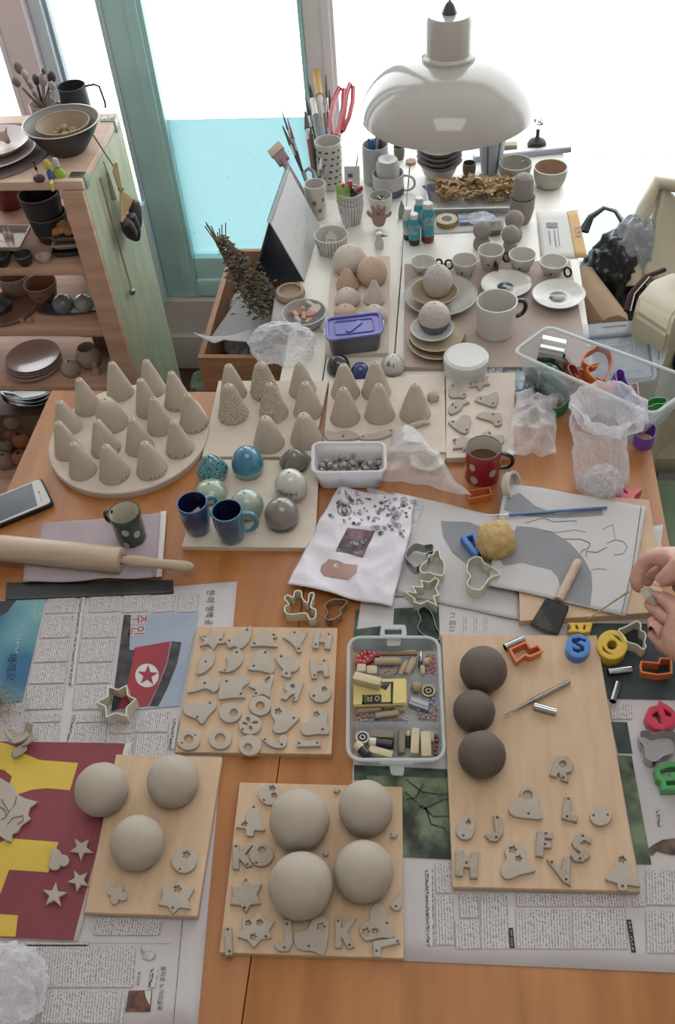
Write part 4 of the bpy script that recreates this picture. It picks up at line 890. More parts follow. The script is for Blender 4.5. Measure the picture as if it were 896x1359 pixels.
# ================================================================ bead tub
milky = film('milky tub plastic','#e4e4e8',.55,.3,tl=.4); clearp = film('clear box plastic','#c3ccd0',.10,.10,tl=.3); clearp2 = film('blueish box plastic','#b8c6cf',.25,.2,tl=.35)
def rquad(Q,r,n=6):
    o = []
    for i in range(4):
        A,B,D = Q[i-1],Q[i],Q[(i+1) % 4]; u = (A-B).normalized(); v = (D-B).normalized(); p,q = B+u*r,B+v*r
        for k in range(n+1): t = k/n; o.append(p*(1-t)**2+B*2*t*(1-t)+q*t*t)
    return o
def tub(name,label,cat,q,ztop,z0,m,r=.015,shrink=.86,rimw=.003,rimm=None,skirt=0,parent=None,wall=.0016,shift=(0,0)):
    Q = [P(x,y,ztop) for x,y in q]; c = sum(Q,Vector())/4; c.z = z0; t = thing(name,label,cat,c)
    top = rquad([v-c for v in Q],r); H_ = ztop-z0; bot = [Vector((p.x*shrink+shift[0],p.y*shrink+shift[1],0)) for p in top]; ins = lambda L_,d: offset([(p.x,p.y) for p in L_],d)
    sg = 1
    L1 = [Vector((p.x,p.y,H_)) for p in top]; L0 = bot; L1i = [Vector((p[0],p[1],H_)) for p in ins(L1,wall)]; L0i = [Vector((p[0],p[1],wall)) for p in ins(L0,wall)]
    Lm = [Vector((p[0],p[1],.0)) for p in ins(L0,.004)]; L0b = [Vector((p.x,p.y,.004)) for p in L0]
    b = BM(); R_ = [[b.verts.new(p) for p in L_] for L_ in (Lm,L0b,L1,L1i,L0i)]; n = len(top)
    for A,B in zip(R_,R_[1:]):
        for i in range(n): b.faces.new((A[i],A[(i+1) % n],B[(i+1) % n],B[i]))
    b.faces.new(R_[0]); b.faces.new(R_[-1]); new('body',b,m,t,smooth=40)
    b = BM(); tube(b,L1+[L1[0]],rimw,8,cap=False,flat=.7); new('rim',b,rimm or m,t)
    return t,c,L1,L0
q = [fB(524,352),fB(808,350),fB(812,466),fB(523,470)]
t,cB,_,_ = tub('bead_tub','white translucent tub of clay beads beside the clear bag','tub',q,T+.045,T+.0005,milky,.014,.86,.0028)
random.seed(11); beadm = mat('grey clay bead','#aaa4a0',.8,'#8a8380',20); b = BM()
prof = [(.0008,-.0044)]+[(.0046*cos(a),.0046*sin(a)) for a in [-pi/2+.2+(pi-.4)*i/8 for i in range(9)]]+[(.0008,.0044)]
bead0 = None; pts_ = []
Qb = [P(x,y,T+.02)-cB for x,y in [fB(545,400),fB(795,400),fB(790,470),fB(545,470)]]; zc_ = .0
tries = 0
while len(pts_) < 74 and tries < 60000:
    tries += 1; u,v_,lay = random.uniform(.02,.98),random.uniform(.02,.98),random.choice((0,0,1,2))
    W_x = .062 if True else 0; p = Vector((random.uniform(-.050,.050),random.uniform(-.026,.026),.0065+lay*.0088))
    if all((p-q_).length > .0088 for q_ in pts_): pts_.append(p)
ang_tub = atan2((P(*q[1],T)-P(*q[0],T)).y,(P(*q[1],T)-P(*q[0],T)).x)
for i,p in enumerate(pts_):
    p2 = Matrix.Rotation(ang_tub,3,'Z') @ p+cB
    if bead0 is None:
        b = BM(); lathe(b,prof,14); bead0 = new('clay_bead',b,beadm,loc=p2); tag(bead0,'grey clay bead in the white translucent tub','bead','clay beads in the white tub'); b = BM()
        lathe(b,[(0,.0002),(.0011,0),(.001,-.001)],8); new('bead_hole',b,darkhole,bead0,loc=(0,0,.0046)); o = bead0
    else: o = dup(bead0,p2)
    o.rotation_euler = (random.uniform(-.9,.9),random.uniform(-.9,.9),0)
# ================================================================ phone, rolling pin
q = [fR(-150,590),fR(165,461),fR(213,560),fR(-130,700)]; Q = [P(x,y,T+.008) for x,y in q]; c = sum(Q,Vector())/4; c.z = T+.0005
t = thing('smartphone','black-cased smartphone lying at the left edge of the table','phone',c)
cs_ = [Vector((v.x-c.x,v.y-c.y,0)) for v in Q]
b = BM(); prism(b,[(p.x,p.y) for p in rquad(cs_,.009)][::-1],z1=.009,bev=.0015); new('case',b,mat('black rubber','#17181a',.5),t)
ins_ = [p*.955 for p in cs_]; b = BM(); prism(b,[(p.x,p.y) for p in rquad(ins_,.008)][::-1],z0=.0088,z1=.0096,bev=.0003); new('front_glass',b,mat('silver phone face','#b5b2b0',.25),t)
s0,s1,s2,s3 = cs_; L_ = (s1-s0); V_ = (s3-s0); sc = [s0+L_*a+V_*b_ for a,b_ in ((.10,.07),(.87,.07),(.87,.93),(.10,.93))]
b = BM(); prism(b,[(p.x,p.y) for p in sc][::-1],z0=.0094,z1=.0099,bev=.0001); new('screen',b,mat('dark screen','#333b46',.15,'#3e4752',25),t)
b = BM()
for a,w_ in ((.5,.006),(.64,.0015),(.72,.0015),(.8,.002)): p = s0+L_*.93+V_*a; box(b,(p.x,p.y,.0098),(.0016,w_,.0004),rz=atan2(L_.y,L_.x))
new('earpiece',b,blk,t)
pinw = mat('pale pin wood','#b5a291',.5,'#a6917d',4,stretch=(1.5,20,20),bump=.05)
A = P(*fR(-120,725),T+.028); Bp = P(*fR(487,785),T+.028); H1 = P(*fR(760,822),T+.028)
rp_ = 57/2.987*mpp(Bp)*.93; d = (Bp-A).normalized(); zr = T+.0045+rp_+.001
def lay(p): return Vector((p.x,p.y,zr))
A,Bp,H1 = lay(P(*fR(-260,712),zr)),lay(P(*fR(483,786),zr)),lay(P(*fR(765,822),zr)); c = (A+Bp)/2; ax = (Bp-A); L2 = ax.length/2; M = ax.to_track_quat('Z','Y').to_matrix().to_4x4()
t = thing('rolling_pin','thick wooden rolling pin resting on the mauve cloth','rolling pin',c)
b = BM(); lathe(b,[(0,-L2),(rp_*.9,-L2),(rp_,-L2+.004),(rp_,L2-.006),(rp_*.93,L2-.001),(rp_*.85,L2),(rp_*.4,L2),(rp_*.38,L2-.004),(0,L2-.004)],40,M=M); new('barrel',b,pinw,t)
hl = (H1-Bp).length; b = BM(); hr = rp_*.5
lathe(b,[(0,L2-.004),(hr*.55,L2-.004),(hr*.6,L2+.004),(hr*.86,L2+.012),(hr*.9,L2+.03),(hr*.72,L2+hl*.5),(hr*.82,L2+hl*.78),(hr*.86,L2+hl*.88),(hr*.7,L2+hl*.96),(hr*.3,L2+hl),(0,L2+hl)],24,M=M); new('handle',b,pinw,t)
# ================================================================ sponge, brush, tools
fT = f6
c,R = ball_at(*fT(222,278),29,T+.003,.8); b = BM(); r_ = bmesh.ops.create_icosphere(b,subdivisions=6,radius=1)['verts']
for v in r_:
    d = v.co.normalized(); mx = max(abs(d.x),abs(d.y),abs(d.z)); k = .80+.2/mx*.75; p = d*k*R*.94; nn = noise.voronoi(d*9)[0][0]; p *= 1+.05*noise.noise(d*2)-.07*max(0,.35-nn)*2.2+.02*noise.noise(d*40); v.co = p
tag(new('sponge',b,mat('ochre sponge','#a98d5c',.95,'#bda477',70,bump=1,bscale=260),loc=c,rot=(0,0,.35)),'round-cornered yellow ochre sponge on the grey printed paper','sponge')
zq = T+.023
A,Bp = P(*fT(458,500),zq),P(*fT(533,350),zq+.004); c = (A+Bp)/2; t = thing('foam_brush','foam brush with a black wedge head and pale wooden handle','brush',c); b = BM()
pts = [A-c+(Bp-A)*k for k in (0,.1,.9,.97,1)]; tube(b,pts,[.0062,.0068,.0066,.0055,.003],14); new('handle',b,pinw,t)
Q = [P(*fT(*p),z_)-c for p,z_ in (((412,488),zq+.002),((498,520),zq+.002),((455,630),zq-.008),((350,590),zq-.008))]; Q2 = [v+Vector((0,0,-.015)) if i < 2 else v+Vector((0,0,-.004)) for i,v in enumerate(Q)]
b = BM(); V1 = [b.verts.new(v) for v in Q]; V2 = [b.verts.new(v) for v in Q2]; b.faces.new(V1); b.faces.new(V2)
for i in range(4): b.faces.new((V1[i],V1[(i+1) % 4],V2[(i+1) % 4],V2[i]))
bmesh.ops.bevel(b,geom=b.edges[:],offset=.0012,segments=2,affect='EDGES'); new('foam_head',b,mat('black foam','#2d2e2f',.9,'#55544f',30,bump=.7,bscale=200,lo=.5,hi=.75),t)
def rod(name,label,cat,pts,rads,ms,nm=None,group=None):
    """slim tool made of consecutive lengths, each with its own material"""
    c = sum(pts,Vector())/len(pts); t = thing(name,label,cat,c,0,group)
    for i,m in enumerate(ms):
        b = BM(); r0,r1 = rads[i]; a,b_ = pts[i]-c,pts[i+1]-c; tube(b,[a,a+(b_-a)*.5,b_],[r0,(r0+r1)/2,r1],10); new((nm or ['tip','shaft','end'])[i],b,m,t)
    return t
steel = mat('polished steel','#a9abad',.18,metal=1); bluepl = mat('blue lacquer','#3f6793',.25,coat=.4); lightw = mat('light wood','#b79b78',.5)
rod('needle_tool','long blue-handled needle tool lying on the white printed paper','tool',[P(*fT(178,181),T+.022),P(*fT(270,178),T+.021),P(*fT(640,152),T+.021)],[(.0006,.0011),(.0024,.0022)],[steel,bluepl],['needle','handle'])
rod('wooden_skewer','thin wooden skewer leaning from the hands to the thick board','skewer',[P(*fT(568,572),T+.017),P(*fT(722,467),T+.10)],[(.0009,.0014)],[lightw],['stick'])
z = T+.003+BT
rod('loop_tool','slim silver modelling tool with a wire loop on the long board','tool',[P(*f4(283,408),z+.004),P(*f4(320,388),z+.004),P(*f4(362,366),z+.004),P(*f4(500,296),z+.004)],[(.0012,.0022),(.0026,.0026),(.0032,.003)],[steel,steel,steel],['ferrule','grip','handle'])
b = BM(); tube(b,[P(*f4(*p),z+.004)-P(*f4(268,415),z) for p in ((283,408),(270,408),(258,415),(253,424),(262,428),(275,424),(272,414),(258,418))],.0006,6)
o = new('wire_loop',b,steel); lt = [q_ for q_ in C.objects if q_.name == 'loop_tool'][0]; o.parent = lt; o.location = P(*f4(268,415),z)-lt.location
def mtube(f,a,b_,w_,z0,label,s):
    A,B = P(*f(*a),z0+.007),P(*f(*b_),z0+.007); R = w_/2/s*mpp(A); A.z = B.z = z0+R+.0005; c = (A+B)/2; L2 = (B-A).length/2; M = (B-A).to_track_quat('Z','Y').to_matrix().to_4x4(); bm = BM()
    lathe(bm,[(R*.88,-L2),(R,-L2),(R,L2),(R*.88,L2),(R*.88,-L2)],24,M=M); o = new('metal_tube_cutter',bm,steel,loc=c); tag(o,label,'cutter','small steel tube cutters'); return o
mtube(f4,(256,167),(326,135),30,z,'steel tube cutter at the far edge of the long board',2.835); mtube(f4,(366,385),(450,408),28,z,'steel tube cutter beside the silver loop tool',2.835)
mtube(f4,(645,258),(732,248),28,T+.002,'steel tube cutter lying sideways right of the long board',2.835); mtube(f4,(662,368),(682,300),28,T+.002,'steel tube cutter pointing at the viewer right of the long board',2.835)
# ================================================================ cutters
def plast(n,c): return mat(n,c,.35,coat=.2)
wcut = plast('white cutter plastic','#c4c0b0')
def cutter(f,pts,label,z0,m,h=.018,th=.0016,flange=0,smooth=True,holes=(),name='cookie_cutter',group=None,ztop=None,plate=False,fth=.0022):
    if smooth: pts = smoothpts(pts,4)
    zt_ = z0+h; W = [P(p[0],p[1],zt_) for p in [f(q[0],q[1]) for q in pts]]; c = sum(W,Vector())/len(W); c.z = z0; L_ = [(v.x-c.x,v.y-c.y) for v in W]
    if sarea(L_) < 0: L_ = L_[::-1]
    t = thing(name,label,'cutter',c,0,group); b = BM(); wall_loop(b,L_,th,0,h-.0005); new('cutting_wall',b,m,t,smooth=50)
    hs = []
    for hp in holes:
        hp = [P(*f(x,y),zt_) for x,y in (smoothpts(hp,3) if smooth else hp)]; q_ = [(v.x-c.x,v.y-c.y) for v in hp]; hs.append(q_ if sarea(q_) > 0 else q_[::-1]); b = BM(); wall_loop(b,hs[-1],th,0,h-.0005); new('inner_wall',b,m,t,smooth=50)
    if flange or plate:
        out = offset(L_,-flange) if flange else L_; b = BM(); prism(b,out,([offset(L_,th/2)] if not plate else hs),h-fth,h,bev=.0006); new('rim',b,m,t,smooth=40)
    return t
g = 'white plastic cutters'
cutter(f1,[(402,422),(438,434),(470,418),(474,455),(503,468),(470,500),(468,530),(430,520),(395,535),(392,495),(360,480),(400,458)],'white star-shaped cutter standing on the newspaper',T+.003,wcut,.02,smooth=False,group=g)
f7 = zf(370,640,3.319)
cutter(f7,[(690,300),(705,300),(712,330),(728,350),(725,405),(690,405),(660,395),(640,398),(622,385),(628,365),(650,345),(662,320),(678,318)],'white duck-shaped cutter above the tree cutter',T+.006,wcut,.018,group=g)
cutter(f7,[(555,480),(605,485),(590,458),(635,460),(628,432),(665,438),(690,418),(706,430),(690,465),(705,495),(682,500),(695,540),(655,520),(625,535),(598,525),(600,512)],'white pine-tree-shaped cutter behind the clear case',T+.006,wcut,.018,smooth=False,group=g)
cutter(f7,[(830,390),(835,350),(860,328),(890,330),(905,355),(935,370),(965,390),(970,405),(930,420),(890,470),(850,465),(830,440),(845,412)],'white heart-shaped cutter left of the foam brush',T+.006,wcut,.02,group=g)
cutter(f7,[(25,510),(40,495),(62,505),(72,478),(98,480),(105,512),(128,528),(135,490),(155,490),(140,545),(162,560),(158,595),(135,600),(118,575),(60,580),(30,572),(28,545),(45,535)],'white rabbit-shaped cutter between the printed bag and the middle board',T+.0005,wcut,.018,group=g)
fH = zf(720,700,5.09)
cutter(fH,[(515,690),(560,670),(610,645),(640,630),(665,650),(665,690),(690,705),(700,735),(690,770),(700,800),(680,820),(640,790),(590,775),(560,760),(540,720)],'white bear-shaped cutter under the hands',T+.003,wcut,.018,group=g)
g = 'coloured letter cutters'
gold = plast('yellow plastic','#bf9d2c'); org = plast('orange plastic','#c9703f'); blu = plast('blue plastic','#3f6fb4'); pnk = plast('pink plastic','#bb3550'); grn = plast('green plastic','#3f9050'); red_ = plast('red plastic','#b53a46'); pur = plast('purple plastic','#6b40a0')
cutter(fH,circ(473,790,100,32,96),'round yellow letter O cutter beside the blue one',T+.003,gold,.016,smooth=False,plate=True,holes=[circ(470,792,38,20,36),[(400,790),(440,835),(485,862),(440,855),(405,830)],[(465,715),(520,735),(548,780),(510,760)]],group=g)
cutter(fH,circ(243,798,80,32,78),'round blue letter S cutter on the long board corner',T+.003+BT,blu,.014,smooth=False,plate=True,holes=[[(200,745),(250,740),(298,755),(296,780),(262,765),(240,775),(285,800),(290,830),(250,852),(205,835),(200,800),(225,815),(250,818),(250,808),(205,785),(192,765)]],group=g)
cutter(f4,[(278,175),(300,165),(335,150),(350,172),(378,162),(392,180),(350,198),(330,192),(300,215),(290,198)],'orange letter F cutter at the far edge of the long board',z,org,.014,flange=.0025,smooth=False,group=g)
cutter(f4,[(768,238),(772,222),(836,228),(842,210),(880,210),(882,262),(830,268),(772,258)],'orange letter L cutter right of the long board',T+.002,org,.014,flange=.002,smooth=False,group=g)
cutter(f4,[(785,425),(800,395),(832,385),(838,368),(880,395),(905,420),(898,455),(850,478),(820,470),(795,450)],'pink letter R cutter at the right edge of the table',T+.002,pnk,.014,smooth=False,plate=True,holes=[[(805,420),(830,402),(845,430),(850,460),(825,450)],[(848,392),(885,415),(885,432),(860,425)]],group=g)
cutter(f4,[(822,622),(870,598),(960,600),(960,695),(880,700),(850,700),(845,668),(830,660)],'green letter E cutter cut off by the right edge',T+.002,grn,.014,smooth=False,plate=True,holes=[[(836,628),(870,614),(950,612),(950,632),(880,640),(880,655),(845,655)],[(858,668),(950,660),(950,685),(865,690)]],group=g)
cutter(fH,[(180,645),(335,645),(318,700),(270,708),(240,700),(180,700),(200,675)],'yellow letter W cutter between the thick board and the long board',T+.004,gold,.017,smooth=False,plate=True,holes=[[(215,655),(240,655),(250,690),(225,690)],[(275,655),(300,655),(290,695),(270,690)]],group=g)
cutter(fT,[(92,262),(135,245),(175,240),(185,260),(150,330),(135,318)],'blue letter M cutter partly under the sponge',T+.006,blu,.014,smooth=False,plate=True,holes=[[(108,262),(135,252),(150,300),(140,305)],[(150,252),(170,248),(170,270),(160,285)]],group=g)
fC = zf(640,420,3.5)
cutter(fC,[(640,800),(665,790),(690,810),(735,795),(740,805),(705,832),(712,870),(690,878),(660,862),(620,875),(590,862),(635,840)],'red letter X cutter by the right edge of the table',T+.0005,red_,.012,flange=.001,smooth=False,plate=True,holes=[[(650,805),(664,802),(680,820),(670,826)],[(645,855),(668,838),(675,850),(655,862)]],group=g)
cutter(fU,[(662,512),(745,498),(755,525),(668,540)],'small orange letter I cutter before the red mug',T+.0005,org,.013,flange=.001,smooth=False,group=g)
g = 'thin steel cutters'
cutter(f7,[(565,300),(600,268),(640,275),(678,272),(678,300),(650,310),(665,325),(610,370),(585,360),(562,330)],'steel cloud-shaped cutter behind the duck cutter',T+.006,steel,.018,th=.0008,group=g)
cutter(f7,[(205,540),(240,515),(300,520),(285,545),(270,560),(275,580),(230,605),(205,595),(215,570)],'steel cloud-shaped cutter below the printed bag',T+.0005,steel,.016,th=.0008,group=g)
cutter(f4,[(765,485),(790,478),(815,490),(850,480),(890,485),(905,520),(890,560),(850,575),(820,595),(790,580),(785,545),(768,520)],'steel teddy-shaped cutter at the right edge',T+.003,steel,.018,th=.0008,group=g)
cutter(f5,[(475,155),(510,125),(560,160),(590,250),(612,290),(610,340),(560,330),(500,300),(470,260),(490,205)],'steel animal-shaped cutter behind the clear case',T+.004,steel,.012,th=.0008,group=g)
# paper cup lid
M = Matrix.Rotation(1.15,4,'Y'); v = P(*fT(265,70),T+.018); b = BM()
lathe(b,[(0,0),(.0205,0),(.0215,.002),(.0205,.010),(.0235,.011),(.0235,.013),(.019,.013),(.019,.003),(0,.003)],36,M=Matrix.Rotation(-.35,4,'Z') @ M); tag(new('jar_cap',b,mat('white jar plastic','#bdb9b0',.4),loc=v),'white jar cap standing on its edge in front of the red mug','cap')
# yellow dish of clay, half hidden by the bag
o,h,Rb,Rt = vessel('small_dish','pale yellow dish of clay crumbs behind the clear bag','dish',*fU(500,425),15,fU(0,330)[1],24,mat('pale yellow glaze','#b8b08c',.4),wall=.002)
b = BM(); [crumple(b,(random.uniform(-.012,.012),random.uniform(-.01,.01),h*.5+.004),(.006,.005,.005),2,.2,2,i) for i in range(7)]; tag(new('clay_crumbs',b,clay,loc=o.location),'pale clay crumbs heaped in the yellow dish','clay crumbs')
# ================================================================ clear compartment case
fD = zf(440,820,4.978)
q = [fD(113,128),fD(706,128),fD(750,937),fD(106,937)]; zc = T+.031; z0 = T+.0025
t,cD,L1,L0 = tub('compartment_case','clear plastic compartment case of clay pieces in the middle of the table','case',q,zc,z0,clearp,.020,.93,.0024,film('case rim plastic','#d0d6d8',.6,.15,tl=.3))
def cpt(m_,pts,z1,th=.0014):
    a,b_ = [P(*fD(*p),z1) for p in pts]; a.z = b_.z = z0; d = b_-a; b = BM(); box(b,((a+b_)/2-cD)+Vector((0,0,(z1-z0)/2+.001)),(d.length,th,z1-z0-.002),rz=atan2(d.y,d.x)); return new('divider',b,m_,t)
cpt(clearp,((125,380),(712,376)),T+.024); cpt(clearp,((122,690),(728,688)),T+.024); cpt(clearp,((428,692),(430,932)),T+.024)
lt = film('latch plastic','#d3d8da',.65,.15,tl=.3)
b = BM(); Q = [P(*fD(*p),T+.028)-cD for p in ((318,128),(500,128),(490,55),(330,55))]; w_ = rquad(Q,.004,3); hq = [P(*fD(*p),T+.028)-cD for p in ((352,120),(464,120),(464,84),(352,84))]
prism(b,[(v.x,v.y) for v in w_],[[(v.x,v.y) for v in hq]],.027,.0295,.0004); new('latch',b,lt,t)
b = BM(); Q = [P(*fD(*p),T+.02)-cD for p in ((362,128),(460,128),(455,200),(368,200))]; prism(b,[(v.x,v.y) for v in rquad(Q,.003,3)],z0=.022,z1=.024,bev=.0003); new('latch',b,lt,t)
b = BM(); Q = [P(*fD(*p),T+.02)-cD for p in ((315,950),(552,950),(540,975),(325,975))]; prism(b,[(v.x,v.y) for v in Q],z0=.018,z1=.022,bev=.0003); Q = [P(*fD(*p),T+.012)-cD for p in ((380,970),(485,970),(475,1045),(395,1042))]; prism(b,[(v.x,v.y) for v in rquad(Q,.003,3)],z0=.009,z1=.012,bev=.0003); new('latch',b,lt,t)
zi = z0+.0025
def bar(x0,y0,x1,y1,w_,m,label,cat='clay bar',name='clay_bar',round_=False,lift=0,group=None,m2=None,k=.5,h=None,f=fD,s=4.978,z=None,end=1.0):
    z = zi if z is None else z
    A,B = P(*f(x0,y0),z+.006),P(*f(x1,y1),z+.006); R = w_/2/s*mpp(A); h = h or R*2; A.z = B.z = z+lift+h/2+.0003; c = (A+B)/2; d = B-A; bm = BM(); L2 = d.length/2
    M = d.to_track_quat('Z','Y').to_matrix().to_4x4()
    if m2:
        o = thing(name,label,cat,c,0,group); lathe(bm,[(0,-L2),(R*.9,-L2),(R,-L2+.001),(R,L2*(2*k-1))]+[(0,L2*(2*k-1))],18,M=M); new('cap',bm,m2,o)
        bm = BM(); lathe(bm,[(0,L2*(2*k-1)+.0001),(R*.96,L2*(2*k-1)+.0001),(R*.96,L2-.002),(R*.7*end,L2),(0,L2)],18,M=M); new('body',bm,m,o); return o
    if round_: lathe(bm,[(0,-L2),(R*.8,-L2),(R,-L2+.002),(R*1.02,0),(R*.95,L2-.002),(R*.75,L2),(0,L2)],18,M=M,wob=.06,seed=x0)
    else: box(bm,(0,0,0),(2*L2,2*R,h),rz=atan2(d.y,d.x),bev=min(.0015,h*.3))
    o = new(name,bm,m,loc=c); return tag(o,label,cat,group)
sand = mat('sand clay','#a89880',.8,'#9d8c74',30,bump=.15); brn = mat('brown clay','#7d6650',.75); gry = mat('grey green clay','#7d7668',.7); ivory = mat('ivory clay','#bdb195',.8,'#b0a487',30); tan = mat('tan clay','#a0846b',.8)
o = piece(fD,[(155,298),(165,260),(195,220),(235,208),(270,220),(282,250),(270,280),(230,300),(195,303),(170,305)],'red clay fish with white dots in the far compartment',zi,[(237,238,5),(205,262,5)],m=mat('red dotted glaze','#96222f',.3),th=.006,name='clay_fish')
b = BM()
for x,y in ((180,250),(200,235),(220,222),(250,225),(262,250),(215,285),(190,280),(240,270),(225,258),(170,280)):
    p = P(*fD(x,y),zi+.006)-o.location; lathe(b,[(0,.0003),(.0011,.0002),(.0011,-.0005)],8,c=(p.x,p.y,.006))
new('painted_dots',b,wcut,o)
bar(285,240,320,240,34,mat('red clay','#8c2a33',.5),'short red clay tail piece in the far compartment'); bar(322,240,568,240,26,brn,'long brown wooden stick in the far compartment',cat='stick',name='wooden_stick',lift=.004); bar(470,222,555,215,26,sand,'short clay sausage behind the brown stick',round_=True)
bar(285,290,458,290,52,sand,'thick clay sausage across the far compartment',round_=True,lift=.001); bar(498,282,452,372,36,sand,'short clay sausage left of the longest upright one',round_=True); bar(545,270,500,372,50,sand,'thick upright clay sausage in the far compartment',round_=True)
bar(168,338,228,338,60,ivory,'square ivory clay piece in the far compartment corner',h=.01); bar(232,345,302,345,62,ivory,'square clay button with two holes in the far compartment',h=.008); bar(600,312,605,370,32,sand,'little upright clay block beside the pink beads')
piece(fD,[(305,365),(330,335),(370,325),(400,332),(420,318),(438,322),(430,355),(415,372),(350,378)],'small grey clay fish in the far compartment',zi,[(378,355,4),(355,362,4)],m=gry)
c = P(*fD(632,292),zi+.004); b = BM(); R = 25/4.978*mpp(c); lathe(b,[(0,-R),(R*.8,-R*.7),(R,0),(R*.8,R*.6),(R*.3,R*1.05),(R*.25,R*1.6),(0,R*1.7)],18,M=Matrix.Rotation(.5,4,'Y')); tag(new('ceramic_gourd',b,ivory,loc=(c.x,c.y,zi+R)),'pale gourd-shaped ceramic piece in the far compartment','ornament')
bar(585,318,592,218,26,steel,'tiny black and silver chess-like peg in the far compartment','peg','metal_peg',m2=blk,k=.35)
def discr(x,y,r_,m,label,cat,name,h=.004,lift=0,m2=None,k=.7,f=fD,s=4.978,z=None):
    z = zi if z is None else z; v = P(*f(x,y),z+lift+h); R = r_/s*mpp(v); t = thing(name,label,cat,(v.x,v.y,z+lift)); b = BM(); lathe(b,[(0,0),(R*.97,0),(R,h*.3),(R*.95,h),(0,h)],26); new('disc',b,m,t)
    if m2: b = BM(); lathe(b,[(R*k,h),(R*k*.98,h+.0004),(R*k*.62,h+.0004),(R*k*.6,h)],24); lathe(b,[(0,h+.0005),(R*.25,h+.0004),(R*.26,h)],6); new('print',b,m2,t)
    return t
# yellow cards
cardm = mat('cream yellow card','#c2b070',.6)
for i,(dx,dy) in enumerate(((8,8),(5,5),(2,2),(0,0))):
    Q = [P(*fD(x+dx,y+dy),z0+.02) for x,y in ((148,420),(490,412),(490,572),(145,585))]; c = sum(Q,Vector())/4; c.z = z0+.0215+i*.0008; b = BM(); prism(b,[(v.x-c.x,v.y-c.y) for v in Q],z1=.0006,bev=.0001)
    if i < 3: o = new('name_card',b,cardm,loc=c,smooth=0); tag(o,['lowest cream card of the pile in the clear case','cream card second from the bottom of the pile','cream card just under the printed top card'][i],'card','cream cards in the clear case')
    else:
        o = thing('name_card','printed cream card on top of the pile in the clear case','card',c,0,'cream cards in the clear case'); new('card',b,cardm,o,smooth=0)
        b = BM(); Z = c.z+.0006
        for pl in ([(207,428),(410,422),(410,434),(207,440)],[(392,430),(410,428),(405,565),(388,566)],[(200,560),(405,556),(405,566),(200,572)],[(205,508),(222,508),(222,570),(203,572)],[(335,440),(388,436),(360,480),(322,462)],[(225,510),(330,506),(330,560),(225,562)]): poly(b,fq(fD,*pl),Z,c,.0002)
        new('printed_frame',b,ink,o,smooth=0); b = BM(); write(b,'HE',P(*fD(338,528),Z),P(*fD(392,526),Z),P(*fD(338,482),Z),org=c); write(b,'ㅂㅇ',P(*fD(238,552),Z),P(*fD(318,550),Z),P(*fD(238,518),Z),org=c); write(b,'GI',P(*fD(338,556),Z),P(*fD(392,554),Z),P(*fD(338,534),Z),org=c)
        bmesh.ops.translate(b,vec=(0,0,.0005),verts=b.verts); new('printed_letters',b,cardm,o,smooth=0)
bar(155,460,330,505,60,ivory,'crumbly ivory clay bar lying on the printed card',lift=.0245)
bar(172,615,330,602,44,sand,'clay sausage half under the cream cards',round_=True,lift=.004); bar(290,652,445,632,42,sand,'clay sausage below the cream cards',round_=True,lift=.004); bar(420,600,490,605,44,sand,'stubby clay piece at the right end below the cards',round_=True,lift=.003)
c,R = ball_at(*fD(560,458),38/4.978,zi,1); b = BM(); lathe(b,[(R*cos(a),R*sin(a)) if abs(a) < 1.56 else (0,R*sin(a)) for a in [-pi/2+pi*i/14 for i in range(15)]],22); tag(new('clay_ball',b,tan,loc=c),'smooth brown clay ball in the middle compartment','ball')
discr(641,480,48,ivory,'white printed round button in the middle compartment','badge','round_badge',m2=ink); 
Q = [P(*fD(*p),zi+.008) for p in ((525,510),(650,555),(640,610),(510,565))]; c = sum(Q,Vector())/4; c.z = zi; b = BM(); prism(b,[(v.x-c.x,v.y-c.y) for v in Q],z1=.008,bev=.0005); o = tag(new('pencil_sharpener',b,sharp,loc=c),'steel wedge sharpener in the middle compartment of the case','pencil sharpener')
b = BM(); Q = [P(*fD(*p),zi+.008)-c for p in ((535,528),(640,565),(634,590),(527,550))]; prism(b,[(v.x,v.y) for v in Q],z0=.0078,z1=.009,bev=.0002); new('blade',b,steel,o)
discr(205,787,48,mat('white badge','#b9b6b2',.3),'round pin badge with a dark drawing in the near left compartment','badge','round_badge',m2=ink,lift=.004)
bar(260,772,412,778,56,gry,'grey-brown clay bar in the near left compartment'); bar(250,825,412,842,62,mat('black bottle plastic','#222226',.3),'small black bottle with a white cap in the near left compartment','bottle','small_bottle',m2=wcut,k=.28,lift=.002); bar(250,872,405,915,52,ivory,'ivory clay bar in the near left corner compartment',lift=.001)
bar(165,845,245,925,66,mat('navy plastic','#23262f',.35),'navy marker with a cream cap in the near left compartment','marker','marker',m2=ivory,k=.4,lift=.003)
bar(463,745,463,895,52,gry,'greenish grey clay stick in the near right compartment',round_=True); bar(508,742,505,842,30,blk,'tiny bottle with a cream cap between the clay sticks','bottle','small_bottle',m2=ivory,k=.35); bar(557,735,548,905,54,ivory,'square ivory clay stick in the near right compartment'); bar(622,765,628,928,66,ivory,'broad pointed ivory clay stick in the near right compartment'); bar(662,750,668,812,26,ivory,'small ivory clay chip beside the brown cubes')
for i,(x,y) in enumerate(((692,775),(698,805),(690,838),(684,862),(690,890))): bar(x-14,y,x+14,y,26,mat('brown cube clay','#74493f',.7),'little brown clay cube number '+'abcde'[i],'clay cube','clay_cube')['label'] = ['farthest brown cube at the right wall of the case','second brown cube from the far end','middle brown cube of the little row','fourth brown cube of the little row','nearest brown cube at the right wall of the case'][i]
sb = {k: mat('bead '+k,v,.4) for k,v in dict(pink='#b5737b',orange='#b57a4f',blue='#7f90b5',grey='#9a9c9e',cream='#b8a588',maroon='#7d3f48').items()}
